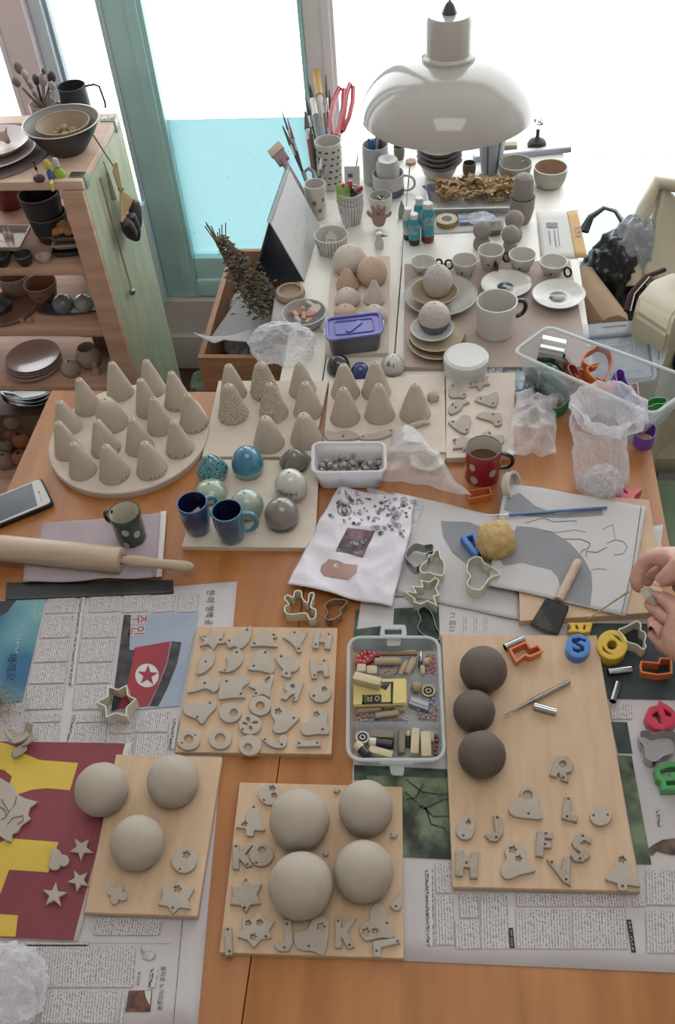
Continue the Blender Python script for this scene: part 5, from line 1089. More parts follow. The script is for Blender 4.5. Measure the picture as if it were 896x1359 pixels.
random.seed(3); reg = [((632,230,685,368),20,['pink','orange','cream','pink'],'small pink and orange bead in the far right of the case','pink beads in the far compartment'),((160,630,300,678),14,['pink','maroon','cream','grey'],'small mixed bead below the cream cards','mixed beads below the cards'),((400,650,500,676),7,['cream','grey','orange'],'small pale bead right of the lower clay sausage','pale beads beside the sausage'),((575,530,705,672),22,['blue','blue','pink','grey','orange','blue','grey'],'small blue or pink bead right of the sharpener','blue beads beside the sharpener'),((330,592,410,615),6,['orange','cream','maroon'],'small golden bead under the cards','golden beads under the cards')]
for (x0,y0,x1,y1),n,cs_,lb,gp in reg:
    done = []; protos = {}
    for _ in range(4000):
        if len(done) >= n: break
        x,y = random.uniform(x0,x1),random.uniform(y0,y1)
        if all((x-a)**2+(y-b_)**2 > 19**2 for a,b_ in done):
            done.append((x,y)); k = random.choice(cs_); p = P(*fD(x,y),zi+.003); p.z = zi+.0022
            if k not in protos:
                b = BM(); R = .0022; lathe(b,[(0,-R)]+[(R*cos(a),R*sin(a)) for a in [-1.2+2.4*i/6 for i in range(7)]]+[(0,R)],12); protos[k] = new('small_bead',b,sb[k],loc=p); tag(protos[k],lb,'bead',gp)
            else: dup(protos[k],p)
# ================================================================ bags
plb = film('clear crinkled bag','#dcdce0',.12,.1,bump=.9,bscale=26,tl=.2); plb2 = film('white thin bag','#e8e8ee',.25,.14,bump=1,bscale=38,tl=.3); plb3 = film('white creased bag film','#e8e8ee',.45,.14,bump=1,bscale=38,tl=.3); tiss = mat('white glossy paper bag','#c6c1ca',.35,'#bcb7c1',8,bump=1,bscale=28)
def bag(name,label,c,s,m,seed,amp=.25,freq=3,rz=0,sub=5,cat='plastic bag',parts=(),loc0=None):
    """crinkled bag: one shell, optional twisted neck or spread mouth"""
    b = BM(); crumple(b,(0,0,s[2]*.75),s,sub,amp,freq,seed); o = new(name,b,m,loc=c,rot=(0,0,rz),smooth=60); return tag(o,label,cat)
fB2 = zf(370,640,3.319)
# printed white bag, folded open flat
t = thing('printed_bag','white paper bag printed with black line drawings of vegetables, lying flat','bag',P(470,730,T)); c = t.location; SD = dict(amp=.006,freq=10,seed=12,ridge=True)
f8 = zf(370,640,3.319)
bq = [fB2(265,42),fB2(608,90),fB2(500,575),fB2(38,470)]
sheet('front',bq,tiss,(46,46),T,parent=t,loc=c,edge=.004,lift=.005,**SD)
sheet('back',[fB2(380,20),fB2(640,110),fB2(560,420),fB2(470,300)],plb2,(16,16),T,parent=t,loc=c,edge=.004,lift=.002,amp=.006,freq=10,seed=4)
def uvq(u,v): return bq[0][0]*(1-u)*(1-v)+bq[1][0]*u*(1-v)+bq[2][0]*u*v+bq[3][0]*(1-u)*v,bq[0][1]*(1-u)*(1-v)+bq[1][1]*u*(1-v)+bq[2][1]*u*v+bq[3][1]*(1-u)*v
def drp(pts,name,m,dz=.0012,n=2): return drape(t,c,name,m,pts,T,dz,SD['seed'],SD['amp'],SD['freq'],lift=.005,n=n,ridge=True)
random.seed(8); ln = []; inkb = mat('black line drawing','#3b383c',.7)
def ring(x,y,r_,w_,n=8,ry=1,a=0):
    o = []; pp = [(x+r_*cos(2*pi*i/n)*cos(a)-r_*ry*sin(2*pi*i/n)*sin(a),y+(r_*cos(2*pi*i/n)*sin(a)+r_*ry*sin(2*pi*i/n)*cos(a))*.75) for i in range(n+1)]
    for (x0,y0),(x1,y1) in zip(pp,pp[1:]): d = Vector((y0-y1,x1-x0)).normalized()*w_; o.append([(x0+d.x,y0+d.y),(x1+d.x,y1+d.y),(x1-d.x,y1-d.y),(x0-d.x,y0-d.y)])
    return o
for i in range(95):
    u = random.uniform(.04,.97); v = random.uniform(.03,.30+.12*u); x,y = uvq(u,v); k = random.random(); a = random.uniform(0,3)
    ln += ring(x,y,random.uniform(1.4,4.2),.3,7,.45 if k < .6 else 1,a)
    if k > .5: ln += ring(x,y,1.2,.25,5)
x,y = fB2(292,152); ln += ring(x,y,9,.45,12)+ring(x,y,6,.35,12,.5,1.57)+ring(x,y,8,.35,12,.45,1.57)+ring(x,y-8,2.5,.4,6)
x,y = fB2(310,92); ln += ring(x,y,6,.4,8,.4,1)+ring(x+2,y+2,4,.4,8,.3,1)
drp(ln,'line_drawings',inkb,n=0)
drp([fq(fB2,(305,228),(424,240),(372,348),(254,332))],'photo_label',mat('dark wine label','#37212a',.4,'#80606c',45,lo=.45,hi=.7),.0008,4)
drp([fq(fB2,(190,385),(225,360),(290,385),(350,385),(345,430),(310,460),(240,448),(200,435),(185,410))],'torn_opening',mat('brown paper lining','#8c6a60',.7,'#9b7f78',12),.0006,4)
b = BM(); zz = T+.0155; squiggle(b,P(*fB2(310,280),zz),P(*fB2(385,270),zz),P(*fB2(314,255),zz),5,c,.0005); squiggle(b,P(*fB2(330,318),zz),P(*fB2(368,314),zz),P(*fB2(332,302),zz),6,c,.0003); new('label_lettering',b,wp,t,smooth=0)
# clear bag standing over it
def spread(name,label,q,m,z,amp,seed,freq=10,n=(40,40),fn=None,edge=.01,cat='plastic bag',ridge=True):
    o = sheet(name,q,m,n,z,amp=amp,freq=freq,seed=seed,edge=edge,fn=fn,ridge=ridge,th=0,lift=.001); return tag(o,label,cat)
hump = lambda H_: (lambda u,v: H_*(max(0,sin(pi*u))**.6)*(max(0,sin(pi*v))**.6))
spread('plastic_bag','clear plastic bag draped between the bead tub and the red mug',[fU(370,285),fU(480,330),fU(665,560),fU(290,490)],plb3,T+.002,.012,3,fn=hump(.042),freq=13)
spread('plastic_bag','crinkled clear bag of film left of the cutter tub',[fC(160,400),fC(350,420),fC(330,700),fC(112,690)],plb3,T+.001,.018,6,fn=hump(.028),freq=16)
fE = zf(640,420,3.5)
c = place(*fE(555,870),26,T); t = thing('plastic_bag','tied open plastic bag standing in front of the cutter tub','plastic bag',c); b = BM()
def bagprof(q,a,z,j): return q*(1+.22*(1-2*abs(noise.noise(Vector((cos(a)*1.8,sin(a)*1.8,z*30)))))+.10*noise.noise(Vector((cos(a)*6,sin(a)*6,z*60))))
lathe(b,[(0,.001),(.026,.001),(.034,.008),(.036,.03),(.036,.055),(.034,.08),(.036,.10),(.040,.118)],72,fn=bagprof); bmesh.ops.transform(b,matrix=Matrix.Shear('XY',4,(-.15,.35)),verts=b.verts); new('pouch',b,plb2,t,smooth=60,recalc=False)
b = BM(); lathe(b,[(.038,.112),(.05,.122),(.048,.135),(.044,.14),(.036,.128),(.028,.11),(.02,.10)],72,fn=lambda q,a,z,j: bagprof(q,a,z,j)*(1+.25*sin(a+.6)),c=(-.010,.035,0)); new('spread_mouth',b,plb2,t,smooth=60,recalc=False)
b = BM(); crumple(b,(0,0,.02),(.028,.026,.02),4,.3,4,3); new('crumpled_content',b,plb2,t,smooth=60)
o = bag('plastic_bag','crumpled clear plastic bag at the near left corner of the newspaper',P(8,1322,T+.003),(.045,.045,.022),plb2,9,.22,2.2)
# ================================================================ big tub of cutters and its lid
q = [(681,467),(727,433),(928,506),(868,551)]
t,cT,L1,L0 = tub('cutter_tub','long clear plastic tub filled with coloured cookie cutters','tub',q,T+.088,T+.001,clearp,.018,.80,.0035,film('tub rim plastic','#ccd2d4',.6,.2,tl=.35),shift=(0,.0))
ax_ = (P(928,506,T+.088)-P(727,433,T+.088)).normalized(); zz = T+.004
q0 = P(774,492,T+.088)
def inb(f,pts,label,m,z0,h=.02,tilt=(0,0),**k):
    o = cutter(f,pts,label,z0,m,h=h,**k); o.rotation_euler = (tilt[0],tilt[1],0); return o
fF = zf(680,440,4.148); g = 'cutters piled in the tub'
M = Matrix.Rotation(pi/2,4,'X') @ Matrix.Rotation(.5,4,'Y')
cc_ = P(*fF(215,105),T+.075); b = BM(); ax2 = (P(*fF(290,115),T+.07)-P(*fF(150,85),T+.075)); M = ax2.to_track_quat('Z','Y').to_matrix().to_4x4(); lathe(b,[(.0225,-.020),(.0232,-.020),(.0232,.020),(.0225,.020),(.0225,-.020)],36,M=M); o = new('ring_cutter',b,steel,loc=cc_); tag(o,'large round steel cutter on top of the pile in the tub','cutter',g)
b = BM(); lathe(b,[(.0115,-.012),(.012,-.012),(.012,.012),(.0115,.012),(.0115,-.012)],24,M=M @ Matrix.Rotation(.8,4,'X')); tag(new('ring_cutter',b,steel,loc=P(*fF(280,175),T+.06)),'small round steel cutter below the large one in the tub','cutter',g)
inb(fF,[(385,160),(395,125),(430,105),(470,85),(520,100),(540,150),(520,205),(480,235),(430,215),(410,185),(470,160),(440,178)],'orange bear-shaped cutter sticking out of the tub',org,T+.062,.016,(.25,.15),group=g,flange=.002)
inb(fF,[(355,205),(400,190),(440,245),(500,270),(540,300),(560,330),(500,322),(440,300),(390,270)],'orange letter-shaped cutter deep in the middle of the tub',org,T+.045,.02,(-.2,-.1),group=g,flange=.0015)
inb(fF,[(540,235),(560,215),(590,225),(600,260),(650,320),(700,360),(725,395),(690,395),(630,360),(580,330),(550,280)],'purple scalloped cutter leaning in the tub',pur,T+.05,.026,(.1,.25),group=g)
inb(fF,[(730,405),(760,370),(810,362),(850,370),(840,395),(790,395),(760,410)],'green cutter in the right end of the tub',grn,T+.03,.018,group=g)
inb(fF,[(150,240),(200,230),(260,270),(310,330),(300,390),(250,420),(190,410),(150,350),(180,300)],'green cutter at the bottom left of the tub',mat('dark green plastic','#2f6e3f',.35),T+.012,.022,group=g)
inb(fF,[(170,185),(200,170),(225,185),(215,215),(180,210)],'bright green little cutter beside the steel rings',grn,T+.055,.015,(.3,0),group=g)
inb(fF,[(70,220),(100,200),(130,240),(120,290),(150,330),(130,380),(80,370),(90,320),(65,290)],'black spiral-edged cutter at the left end of the tub',blk,T+.012,.03,(.1,.1),group=g)
inb(fF,[(290,190),(330,180),(355,225),(330,250),(300,225)],'dark red and steel cutter in the middle of the tub',mat('brick red','#8c3a30',.4),T+.05,.018,(0,.3),group=g)
inb(fF,[(330,340),(370,325),(430,345),(460,375),(400,400),(340,375)],'orange cutter lying low in the middle of the tub',org,T+.012,.02,group=g)
inb(fF,[(690,520),(740,500),(790,520),(780,580),(720,590),(680,560)],'purple cutter at the bottom right of the tub',pur,T+.01,.025,group=g)
inb(fF,[(590,300),(690,280),(700,390),(610,400)],'pale orange square cutter on the floor of the tub',mat('pale orange','#c79a80',.5),T+.012,.02,group=g,smooth=False)
# lid
fL = zf(640,240,3.5); zl = T+.012
q = [(667,453),(862,438),(872,500),(664,520)]; Q = [P(x,y,zl) for x,y in q]; c = sum(Q,Vector())/4; c.z = T+.0012; t = thing('storage_cover','clear storage box lid with a blue seal lying behind the cutter tub','lid',c)
RQ = rquad([v-c for v in Q],.016)
b = BM(); prism(b,[(v.x,v.y) for v in RQ],z0=.001,z1=.004,bev=.0005); new('panel',b,clearp2,t)
b = BM(); tube(b,[Vector((v.x,v.y,.0055)) for v in RQ+[RQ[0]]],.0028,8,cap=False); new('rim',b,clearp2,t)
b = BM(); tube(b,[Vector((p[0],p[1],.0062)) for p in (lambda L_: L_+[L_[0]])(offset([(v.x,v.y) for v in RQ],.005))],.0012,6,cap=False); new('blue_seal',b,mat('blue silicone','#3d4f8c',.4),t)
b = BM(); tube(b,[Vector((p[0],p[1],.0052)) for p in (lambda L_: L_+[L_[0]])(offset([(v.x,v.y) for v in RQ],.03))],.0015,6,cap=False); new('moulded_ridge',b,clearp2,t)
for q_,slot in (([(676,452),(683,437),(840,424),(845,438)],[(800,432),(832,429),(832,431),(800,434)]),([(864,448),(878,447),(886,462),(880,482),(868,484)],[(873,458),(875,458),(876,476),(874,476)]),([(666,470),(656,474),(648,490),(655,505),(664,508)],[(657,482),(658,482),(659,497),(658,497)])):
    b = BM(); V = [P(x,y,zl)-c for x,y in q_]; o_ = [(v.x,v.y) for v in V]; hh = [(v.x,v.y) for v in [P(x,y,zl)-c for x,y in slot]]
    if sarea(o_) < 0: o_ = o_[::-1]
    prism(b,o_,[hh if sarea(hh) > 0 else hh[::-1]],z0=.006,z1=.0085,bev=.0002); new('locking_flap',b,clearp2,t)
# ================================================================ hands
def skin_chain(name,chains,m,parent=None,sub=2,loc=(0,0,0)):
    me = bpy.data.meshes.new(name); vs,es,rs = [],[],[]; idx = {}
    for ch in chains:
        prev = None
        for p in ch:
            key = tuple(round(x,5) for x in p[0])
            if key not in idx: idx[key] = len(vs); vs.append(tuple(Vector(p[0])-Vector(loc))); rs.append(p[1])
            i = idx[key]
            if prev is not None and prev != i: es.append((prev,i))
            prev = i
    me.from_pydata(vs,es,[]); me.materials.append(m); o = bpy.data.objects.new(name,me); C.objects.link(o); o.location = loc
    sk = o.modifiers.new('skin','SKIN'); sk.use_smooth_shade = True; me.skin_vertices  # created with the modifier
    for v,r_ in zip(me.skin_vertices[0].data,rs):
        v.radius = r_ if isinstance(r_,tuple) else (r_,r_)
    me.skin_vertices[0].data[0].use_root = True
    s = o.modifiers.new('smooth','SUBSURF'); s.levels = sub; s.render_levels = sub
    if parent: o.parent = parent
    return o
skinm = mat('skin','#c39a8c',.5,'#b5877a',45,bump=.5,bscale=130); skinm.node_tree.nodes['Principled BSDF'].inputs['Subsurface Weight'].default_value = .08; skinm.node_tree.nodes['Principled BSDF'].inputs['Subsurface Radius'].default_value = (.01,.004,.002); nail = mat('fingernail','#b58f86',.3)
def hp(x,y,z): return P(*fH(x,y),T+z)
shoulder_c = Vector((.86,.66,T+.30))
wr1 = hp(1120,250,.15); el1 = Vector((.66,.80,T+.10)); sh1 = Vector((.84,.82,T+.36)); wr2 = hp(1060,860,.11); el2 = Vector((.62,.42,T+.10)); sh2 = Vector((.84,.44,T+.36)); nk = Vector((.92,.63,T+.40)); pel = Vector((.95,.63,T-.22)); che = Vector((.93,.63,T+.22))
pa1 = hp(960,230,.145); pa2 = hp(900,770,.10)
ch = [[(pel,.13),(che,.13),(nk,.07),(Vector((.91,.63,T+.52)),.055)],[(che,.13),(sh1,.055),(el1,.038),(wr1,.026),(pa1,(.032,.020))],[(che,.13),(sh2,.055),(el2,.038),(wr2,.026),(pa2,(.034,.022))]]
pers = thing('person','person at the right edge pinching a sliver of clay with both hands','person',(.93,.63,0))
F_ = lambda pts: [(hp(x,y,z),r_) for x,y,z,r_ in pts]
# upper hand: four curled fingers and the thumb
ch += [[(pa1,(.032,.020))]+F_([(820,190,.150,.0135),(735,195,.142,.0118),(650,290,.122,.0098),(628,385,.108,.0085),(672,438,.100,.0070)]),
       [(pa1,(.032,.020))]+F_([(860,300,.128,.0125),(770,300,.110,.0105),(705,350,.096,.0088),(700,400,.094,.0068)]),
       [(pa1,(.032,.020))]+F_([(930,330,.118,.012),(860,350,.095,.0100),(800,370,.085,.0085)]),
       [(pa1,(.032,.020))]+F_([(980,370,.112,.011),(930,400,.092,.0090),(880,420,.085,.0075)]),
       [(pa1,(.032,.020))]+F_([(915,265,.165,.0130),(850,325,.150,.0115),(780,380,.132,.0085)])]
# lower hand
ch += [[(pa2,(.034,.022))]+F_([(900,640,.112,.0130),(815,590,.104,.0105),(745,535,.098,.0088),(695,495,.095,.0064)]),
       [(pa2,(.034,.022))]+F_([(930,560,.128,.0135),(860,510,.122,.0115),(785,460,.114,.0086)]),
       [(pa2,(.034,.022))]+F_([(830,730,.092,.0120),(765,665,.088,.0102),(728,610,.086,.0082)]),
       [(pa2,(.034,.022))]+F_([(840,790,.080,.0115),(765,740,.078,.0098),(725,690,.078,.0080)]),
       [(pa2,(.034,.022))]+F_([(880,830,.070,.0105),(810,800,.066,.0090),(765,770,.066,.0074)])]
body = skin_chain('body',ch,skinm,pers,2,(0,0,0)); body.location = -Vector(pers.location)
b = BM()
for (x,y,z),s,rz in (((776,372,.1402),.006,.9),((776,452,.1218),.0055,2.2)):
    v = hp(x,y,z); M = Matrix.Translation(v-pers.location) @ Matrix.Rotation(rz,4,'Z') @ Matrix.Rotation(-.25,4,'X'); lathe(b,[(0,.0014),(s*.7,.0008),(s,-.001)],16,M=M,sx=1.15,sy=.9)
new('fingernail',b,nail,pers)
b = BM()
lathe(b,[(0,-.02),(.135,-.02),(.15,.1),(.15,.35),(.155,.5),(.11,.60),(.07,.63),(.06,.63)],32,c=(0,0,T-.24),sy=1.2); new('shirt',b,mat('navy shirt','#2c3240',.9),pers)
b = BM(); lathe(b,[(0,-.11),(.05,-.10),(.075,-.05),(.08,0),(.082,.05),(.06,.09),(0,.115)],28,c=(-.03,0,T+.62)); lathe(b,[(0,-.012),(.01,0),(0,.02)],8,c=(-.118,0,T+.60)); new('head',b,skinm,pers)
b = BM(); lathe(b,[(.085,-.04),(.09,.03),(.07,.10),(0,.127)],28,c=(-.015,0,T+.62),sy=1.03); new('hair',b,mat('dark hair','#1c1917',.6),pers)
b = BM(); 
for s in (-1,1): tube(b,[Vector((0,s*.1,T-.18)),Vector((-.38,s*.11,T-.20)),Vector((-.42,s*.11,T-.42)),Vector((-.40,s*.11,.06))],[.09,.075,.06,.045],14)
new('trousers',b,mat('dark trousers','#22252b',.9),pers)
c = hp(730,462,.112); b = BM(); pts = [hp(672,415,.108)-c,hp(700,430,.113)-c,hp(735,462,.115)-c,hp(770,500,.110)-c,hp(790,520,.106)-c]; tube(b,pts,[.003,.0085,.0095,.008,.003],12,flat=.5); tag(new('clay_sliver',b,claym,loc=c),'leaf-like sliver of clay pinched between the fingers','clay')
# finger of somebody at the left edge
c = P(-22,985,T+.03)
p2 = thing('person','fingertips of somebody at the left edge above the grit','person',c)
skin_chain('hand',[[(P(-170,1010,T+.06),.03),(P(-70,1000,T+.045),(.03,.018)),(P(-30,985,T+.03),.0105),(P(-4,968,T+.016),.008)],[(P(-70,1000,T+.045),(.03,.018)),(P(-40,1010,T+.03),.0105),(P(-14,1000,T+.014),.008)],[(P(-70,1000,T+.045),(.03,.018)),(P(-45,1035,T+.03),.010),(P(-22,1030,T+.014),.0075)],[(P(-70,1000,T+.045),(.03,.018)),(P(-55,1060,T+.03),.009),(P(-32,1062,T+.014),.007)],[(P(-70,1000,T+.045),(.03,.018)),(P(-50,965,T+.04),.011),(P(-22,950,T+.02),.0085)]],skinm,p2,2,tuple(c)); p2.children[0].location = (0,0,0)
# ================================================================ things on the white table
fA = zf(500,160,2.987); fC5 = zf(500,330,2.987); fN = zf(280,60,3.2); f9 = zf(250,320,3.09)
grayc = mat('grey bisque','#8f8983',.8,'#87817b',25,bump=.1); whiteg = mat('white tea glaze','#c6c2bc',.22,'#bcb8b2',10,coat=.4); tang = mat('tan inner glaze','#a8907a',.4); whitec = mat('white china','#c3c1bd',.3,coat=.3)
brownd = mat('small brown spot glaze','#4a3a34',.4)
# cups
g = 'white cups with black handles'
for l,r_,tp,bt,f,an,lb in ((133,235,22,112,fC5,.3,'leftmost white cup, behind the beaded dome'),(295,398,15,120,fC5,2.9,'white cup second from the left in the row of cups'),(397,502,483,600,fA,-1.25,'tallest white cup, in the middle with its black handle in front'),(518,627,500,608,fA,2.7,'white cup second from the right with its handle hidden on the left'),(640,750,527,625,fA,-.6,'rightmost white cup, with its black handle at the front right')):
    R = (r_-l)/2/2.987; px,by = f((l+r_)/2,bt); o,h,Rb,Rt = vessel('espresso_cup',lb,'cup',px,by,R*.55,f(0,tp)[1],R,whiteg,z0=T+.010,belly=.14,group=g,foot=.0015)
    b = BM(); tube(b,arc((Rt+.006,0,h*.55),.0075,0,2*pi,14,'xz',.010),.0022,8,cap=False); new('handle',b,blk,o,rot=(0,0,an))
    dots_on(o,Rb*1.25,Rt*1.06,h,[(-1.8,.5,.32),(-.9,.3,.28)],brownd,.006)
def saucers(l,r_,tp,bt,n,label,dark=True,f=fC5):
    R = (r_-l)/2/2.987; px,py = f((l+r_)/2,(tp+bt)/2); 
    for i in range(n):
        z0_ = T+.0105+i*.0062; v = P(px+(0 if i == n-1 else 2),py+(0 if i == n-1 else -1),z0_+.010); Rm = R*mpp(v); o = thing('saucer',label[i],'saucer',(v.x,v.y,z0_),0,'white saucers beside the cups'); b = BM()
        lathe(b,[(0,.0005),(Rm*.5,0),(Rm*.55,.001),(Rm*.8,.004),(Rm*.98,.0095),(Rm,.0105),(Rm*.97,.0112),(Rm*.78,.007),(Rm*.56,.0042),(Rm*.5,.003),(0,.003)],56); new('plate',b,whitec,o)
        if i == n-1: b = BM(); lathe(b,[(0,.0036),(Rm*.31,.0034),(Rm*.33,.0028)],32); new('dark_centre',b,mat('slate glaze','#3c474d',.2,coat=.5),o); b = BM(); tube(b,[Vector((Rm*.36*cos(a),Rm*.36*sin(a),.0034)) for a in [2*pi*k/36 for k in range(37)]],.0007,5,cap=False); new('centre_ring',b,whitec,o)
saucers(414,608,88,190,2,['lower saucer of the stack under the third cup','top saucer of the stack behind the white mug, dark centre'])
saucers(618,820,118,240,2,['lower saucer of the stack in front of the rightmost cup','top saucer of the right stack, with a dark centre'])
# white mug with a thick black handle
o,h,Rb,Rt = vessel('mug','large white mug with a thick black handle in front of the saucers','mug',657,454,24,383,27.5,whitec,z0=T+.0105,group=None,wall=.003); handle(o,Rt,h,.35,blk,.022,.0042,.35,.85)
# bowls and bead domes on the left of the grey board
beigeg = mat('beige bowl glaze','#ab9c85',.5,'#9f8f78',15); spk = mat('pale speckled glaze','#aeaba3',.35,'#a3a098',120); beadw = mat('pearl beaded glaze','#b5aeaa',.4,'#a8a19d',150,bump=1,bscale=260)
def bowl(l,r_,tp,bt,f,s,label,m,k=.5,z0=T,belly=.22,wall=.0025,nm='bowl',cat='bowl',wob=.02,group=None,**kw):
    R = (r_-l)/2/s; px,by = f((l+r_)/2,bt); return vessel(nm,label,cat,px,by,R*k,f(0,tp)[1],R,m,z0=z0,belly=belly,wall=wall,wob=wob,group=group,**kw)
o1 = bowl(105,398,95,262,fC5,2.987,'wide pale plate-like bowl under the upper beige bowl',spk,k=.6,z0=T+.0105,belly=.1)
o2 = bowl(132,323,112,232,fC5,2.987,'beige bowl holding the upper beaded dome',beigeg,z0=T+.018)
o3 = bowl(125,360,295,425,fC5,2.987,'low beige bowl under the lower stack of bowls',beigeg,z0=T+.0105)
o4 = bowl(128,345,275,390,fC5,2.987,'thin beige bowl in the middle of the lower stack',beigeg,z0=T+.021)
o5 = bowl(133,304,262,360,fC5,2.987,'white bowl on top of the lower stack',whitec,z0=T+.030,wob=0)
def bump_fn(q,a,z,j): return q
egg(fC5,2.987,182,300,52,198,T+.024,'pearly beaded dome in the upper beige bowl',beadw,mat('cream base','#b3aa9c',.6),.35)
ridged = mat('blue grey ridged glaze','#4d5b6c',.4)
egg(fC5,2.987,165,292,200,343,T+.036,'pearly beaded dome with a dark ribbed base in the white bowl',beadw,ridged,.35,fn=lambda q,a,z,j: q*(1+.03*sin(a*30)) if z < .02 else q)
# jar with ribbed lid
o,h,Rb,Rt = vessel('plastic_jar','clear jar with a ribbed white screw lid beside the narrow board','jar',618,508,27,470,26,clearp2,z0=T+.0115,wall=.0015)
b = BM(); lathe(b,[(0,h+.004),(Rt*.9,h+.005),(Rt*1.06,h+.003),(Rt*1.08,h-.004),(Rt*1.08,h-.004),(Rt*1.1,h-.006),(Rt*1.1,h-.018),(Rt*1.02,h-.018)],120,fn=lambda q,a,z,j: q*(1+(.012 if sin(a*50) > 0 else 0)) if 1 < j < 4 else q); new('screw_lid',b,mat('white lid plastic','#c3c4c4',.35),o)
b = BM(); lathe(b,[(Rt*1.09,h+.002),(Rt*1.13,h+.010),(Rt*1.12,h+.022),(Rt*.98,h+.026),(0,h+.026)],120,fn=lambda q,a,z,j: q*(1+(.02 if sin(a*44) > 0 else 0)) if j in (1,2) else q); new('ribbed_cap',b,mat('white lid plastic','#c3c4c4',.35),o)
# right rear cups and bowl
o = bowl(480,612,135,250,fA,2.987,'grey speckled cup with a back handle, left of the tan one',spk,k=.68,wob=0)[0]; handle(o,.026,.035,.9,spk,.016,.003)
bowl(617,750,152,278,fA,2.987,'speckled bowl cup with a tan inside, at the far right of the table',spk,k=.72,wob=0,m_in=tang,rim=whitec)
# inverted grey cup on a stack
lb = ['lowest grey cup of the nested stack','second grey cup from the bottom of the nested stack','third grey cup from the bottom of the nested stack','topmost upright cup of the nested stack, under the inverted one']
px,by = fA(571,422); v = place(px,by,14,T); k_ = mpp(v); g = 'nested grey cups'
for i in range(4):
    b = BM(); z_ = i*.0075; lathe(b,vprof(.018,.0262,.036,.0018,.08),36); o = new('nested_cup',b,[grayc],loc=(v.x,v.y,T+z_+.0002)); tag(o,lb[i],'cup',g)
b = BM(); lathe(b,[(.0225,0),(.023,.001),(.0205,.034),(.0175,.044),(.010,.049),(0,.050)],36); tag(new('inverted_cup',b,grayc,loc=(v.x,v.y,T+.0588)),'grey cup turned upside down on the nested stack','cup')
# figures made of two balls
for l,r_,t1,b1,l2,r2,bt,lb in ((378,450,400,470,382,448,520,'two-ball clay figure on the left, nearest the paint bottles'),(497,572,357,430,505,576,488,'two-ball clay figure farthest back by the nested cups'),(490,562,416,488,492,558,555,'two-ball clay figure on the right just behind the cups')):
    R = (r_-l)/2/2.987; px,by = fA((l2+r2)/2,bt); v = place(px,by,R*.85,T); Rm = R*mpp(v); o = thing('ball_figure',lb,'figure',v,0,'two-ball clay figures'); h2 = HZ(v,fA(0,(t1+b1)/2)[1])
    b = BM(); lathe(b,[(0,0),(Rm*.75,0),(Rm*.92,Rm*.3),(Rm*.9,Rm*.8),(Rm*.6,h2-Rm*.75),(0,h2-Rm*.7)],28); new('lower_body',b,grayc,o); b = BM(); lathe(b,[(0,-Rm)]+[(Rm*cos(a),Rm*sin(a)) for a in [-1.4+2.8*i/14 for i in range(15)]]+[(0,Rm)],30,c=(0,0,h2)); new('head_ball',b,grayc,o); b = BM(); lathe(b,[(0,.0002),(.0014,0),(.0013,-.001)],10,c=(0,0,h2+Rm)); new('top_hole',b,darkhole,o)
# tray with dried petals
Q4 = [fA(195,250),fA(560,240),fA(545,345),fA(205,352)]
t,cP,_,_ = tub('flat_tray','long white ceramic tray heaped with dried brown petals','tray',Q4,T+.017,T+.0005,whitec,.012,.92,.0018)
b = BM()
for k in (0,1):
    Q = [P(*fA(x,y),T+.017)-cP for x,y in ((178+k*22,262),(190+k*22,258),(225+k*22,290),(212+k*22,294))]; b.faces.new([b.verts.new(q_+Vector((0,0,.0012))) for q_ in Q])
new('blue_stripes',b,mat('blue stripe','#3f4c68',.4),t,smooth=0)
petm = mat('dried petals','#c2a680',.9,'#a3855f',60); random.seed(6); b = BM()
axx = (P(*Q4[1],T)-P(*Q4[0],T)); axy = (P(*Q4[3],T)-P(*Q4[0],T)); o0 = P(*Q4[0],T)-cP
for i in range(520):
    u,v_ = random.uniform(.1,.94),random.uniform(.12,.88); p = o0+axx*u+axy*v_; p.z = .008+random.uniform(0,.016)*(1-abs(v_-.5))*1.4; s = random.uniform(.004,.0075)
    M = Matrix.Translation(p) @ Matrix.Rotation(random.uniform(0,6.3),4,'Z') @ Matrix.Rotation(random.uniform(-1.1,1.1),4,'X')
    g_ = [[b.verts.new(M @ Vector(((a-1)*s,(c_-1)*s*.7,.35*s*((a-1)**2+(c_-1)**2)))) for a in range(3)] for c_ in range(3)]
    for a in range(2):
        for c_ in range(2): b.faces.new((g_[a][c_],g_[a+1][c_],g_[a+1][c_+1],g_[a][c_+1]))
o = tag(new('dried_petals',b,petm,loc=cP,smooth=60,recalc=False),'dried brown flower petals heaped in the long tray','petals'); o['kind'] = 'stuff'
# stack of bowls under the lamp
dust = mat('mauve grey bowl','#8b817f',.55,'#7e7473',20); g = 'nested flared bowls under the lamp'
px,by = fA(247,240); v = place(px,by,15,T); lbs = ['pale base bowl at the bottom of the flared stack','second flared bowl from the bottom under the lamp','third flared bowl from the bottom under the lamp','fourth flared bowl from the bottom under the lamp','topmost flared bowl under the lamp, holding glasses']
for i in range(5):
    b = BM(); R1 = (.030 if i == 0 else .024); R2 = (.040 if i == 0 else .050); lathe(b,vprof(R1,R2,.026,.0022,.08),44,sy=.86,fn=lambda q,a,z,j: q*(1+.04*cos(4*a)) if q > .03 else q); tag(new('flared_bowl',b,whitec if i == 0 else dust,loc=(v.x+(i % 2)*.001,v.y,T+.0002+i*.0115)),lbs[i],'bowl',g)
zt_ = T+.0115*4+.022; b = BM()
for s in (-1,1): tube(b,[Vector((s*.016+.012*cos(a),.009*sin(a),0)) for a in [2*pi*k/18 for k in range(19)]],.0007,5,cap=False)
tube(b,[(-.005,0,0),(.005,0,0)],.0007,5); tube(b,[(.028,0,0),(.034,-.03,.002)],.0007,5); tube(b,[(-.028,0,0),(-.030,-.03,.002)],.0007,5)
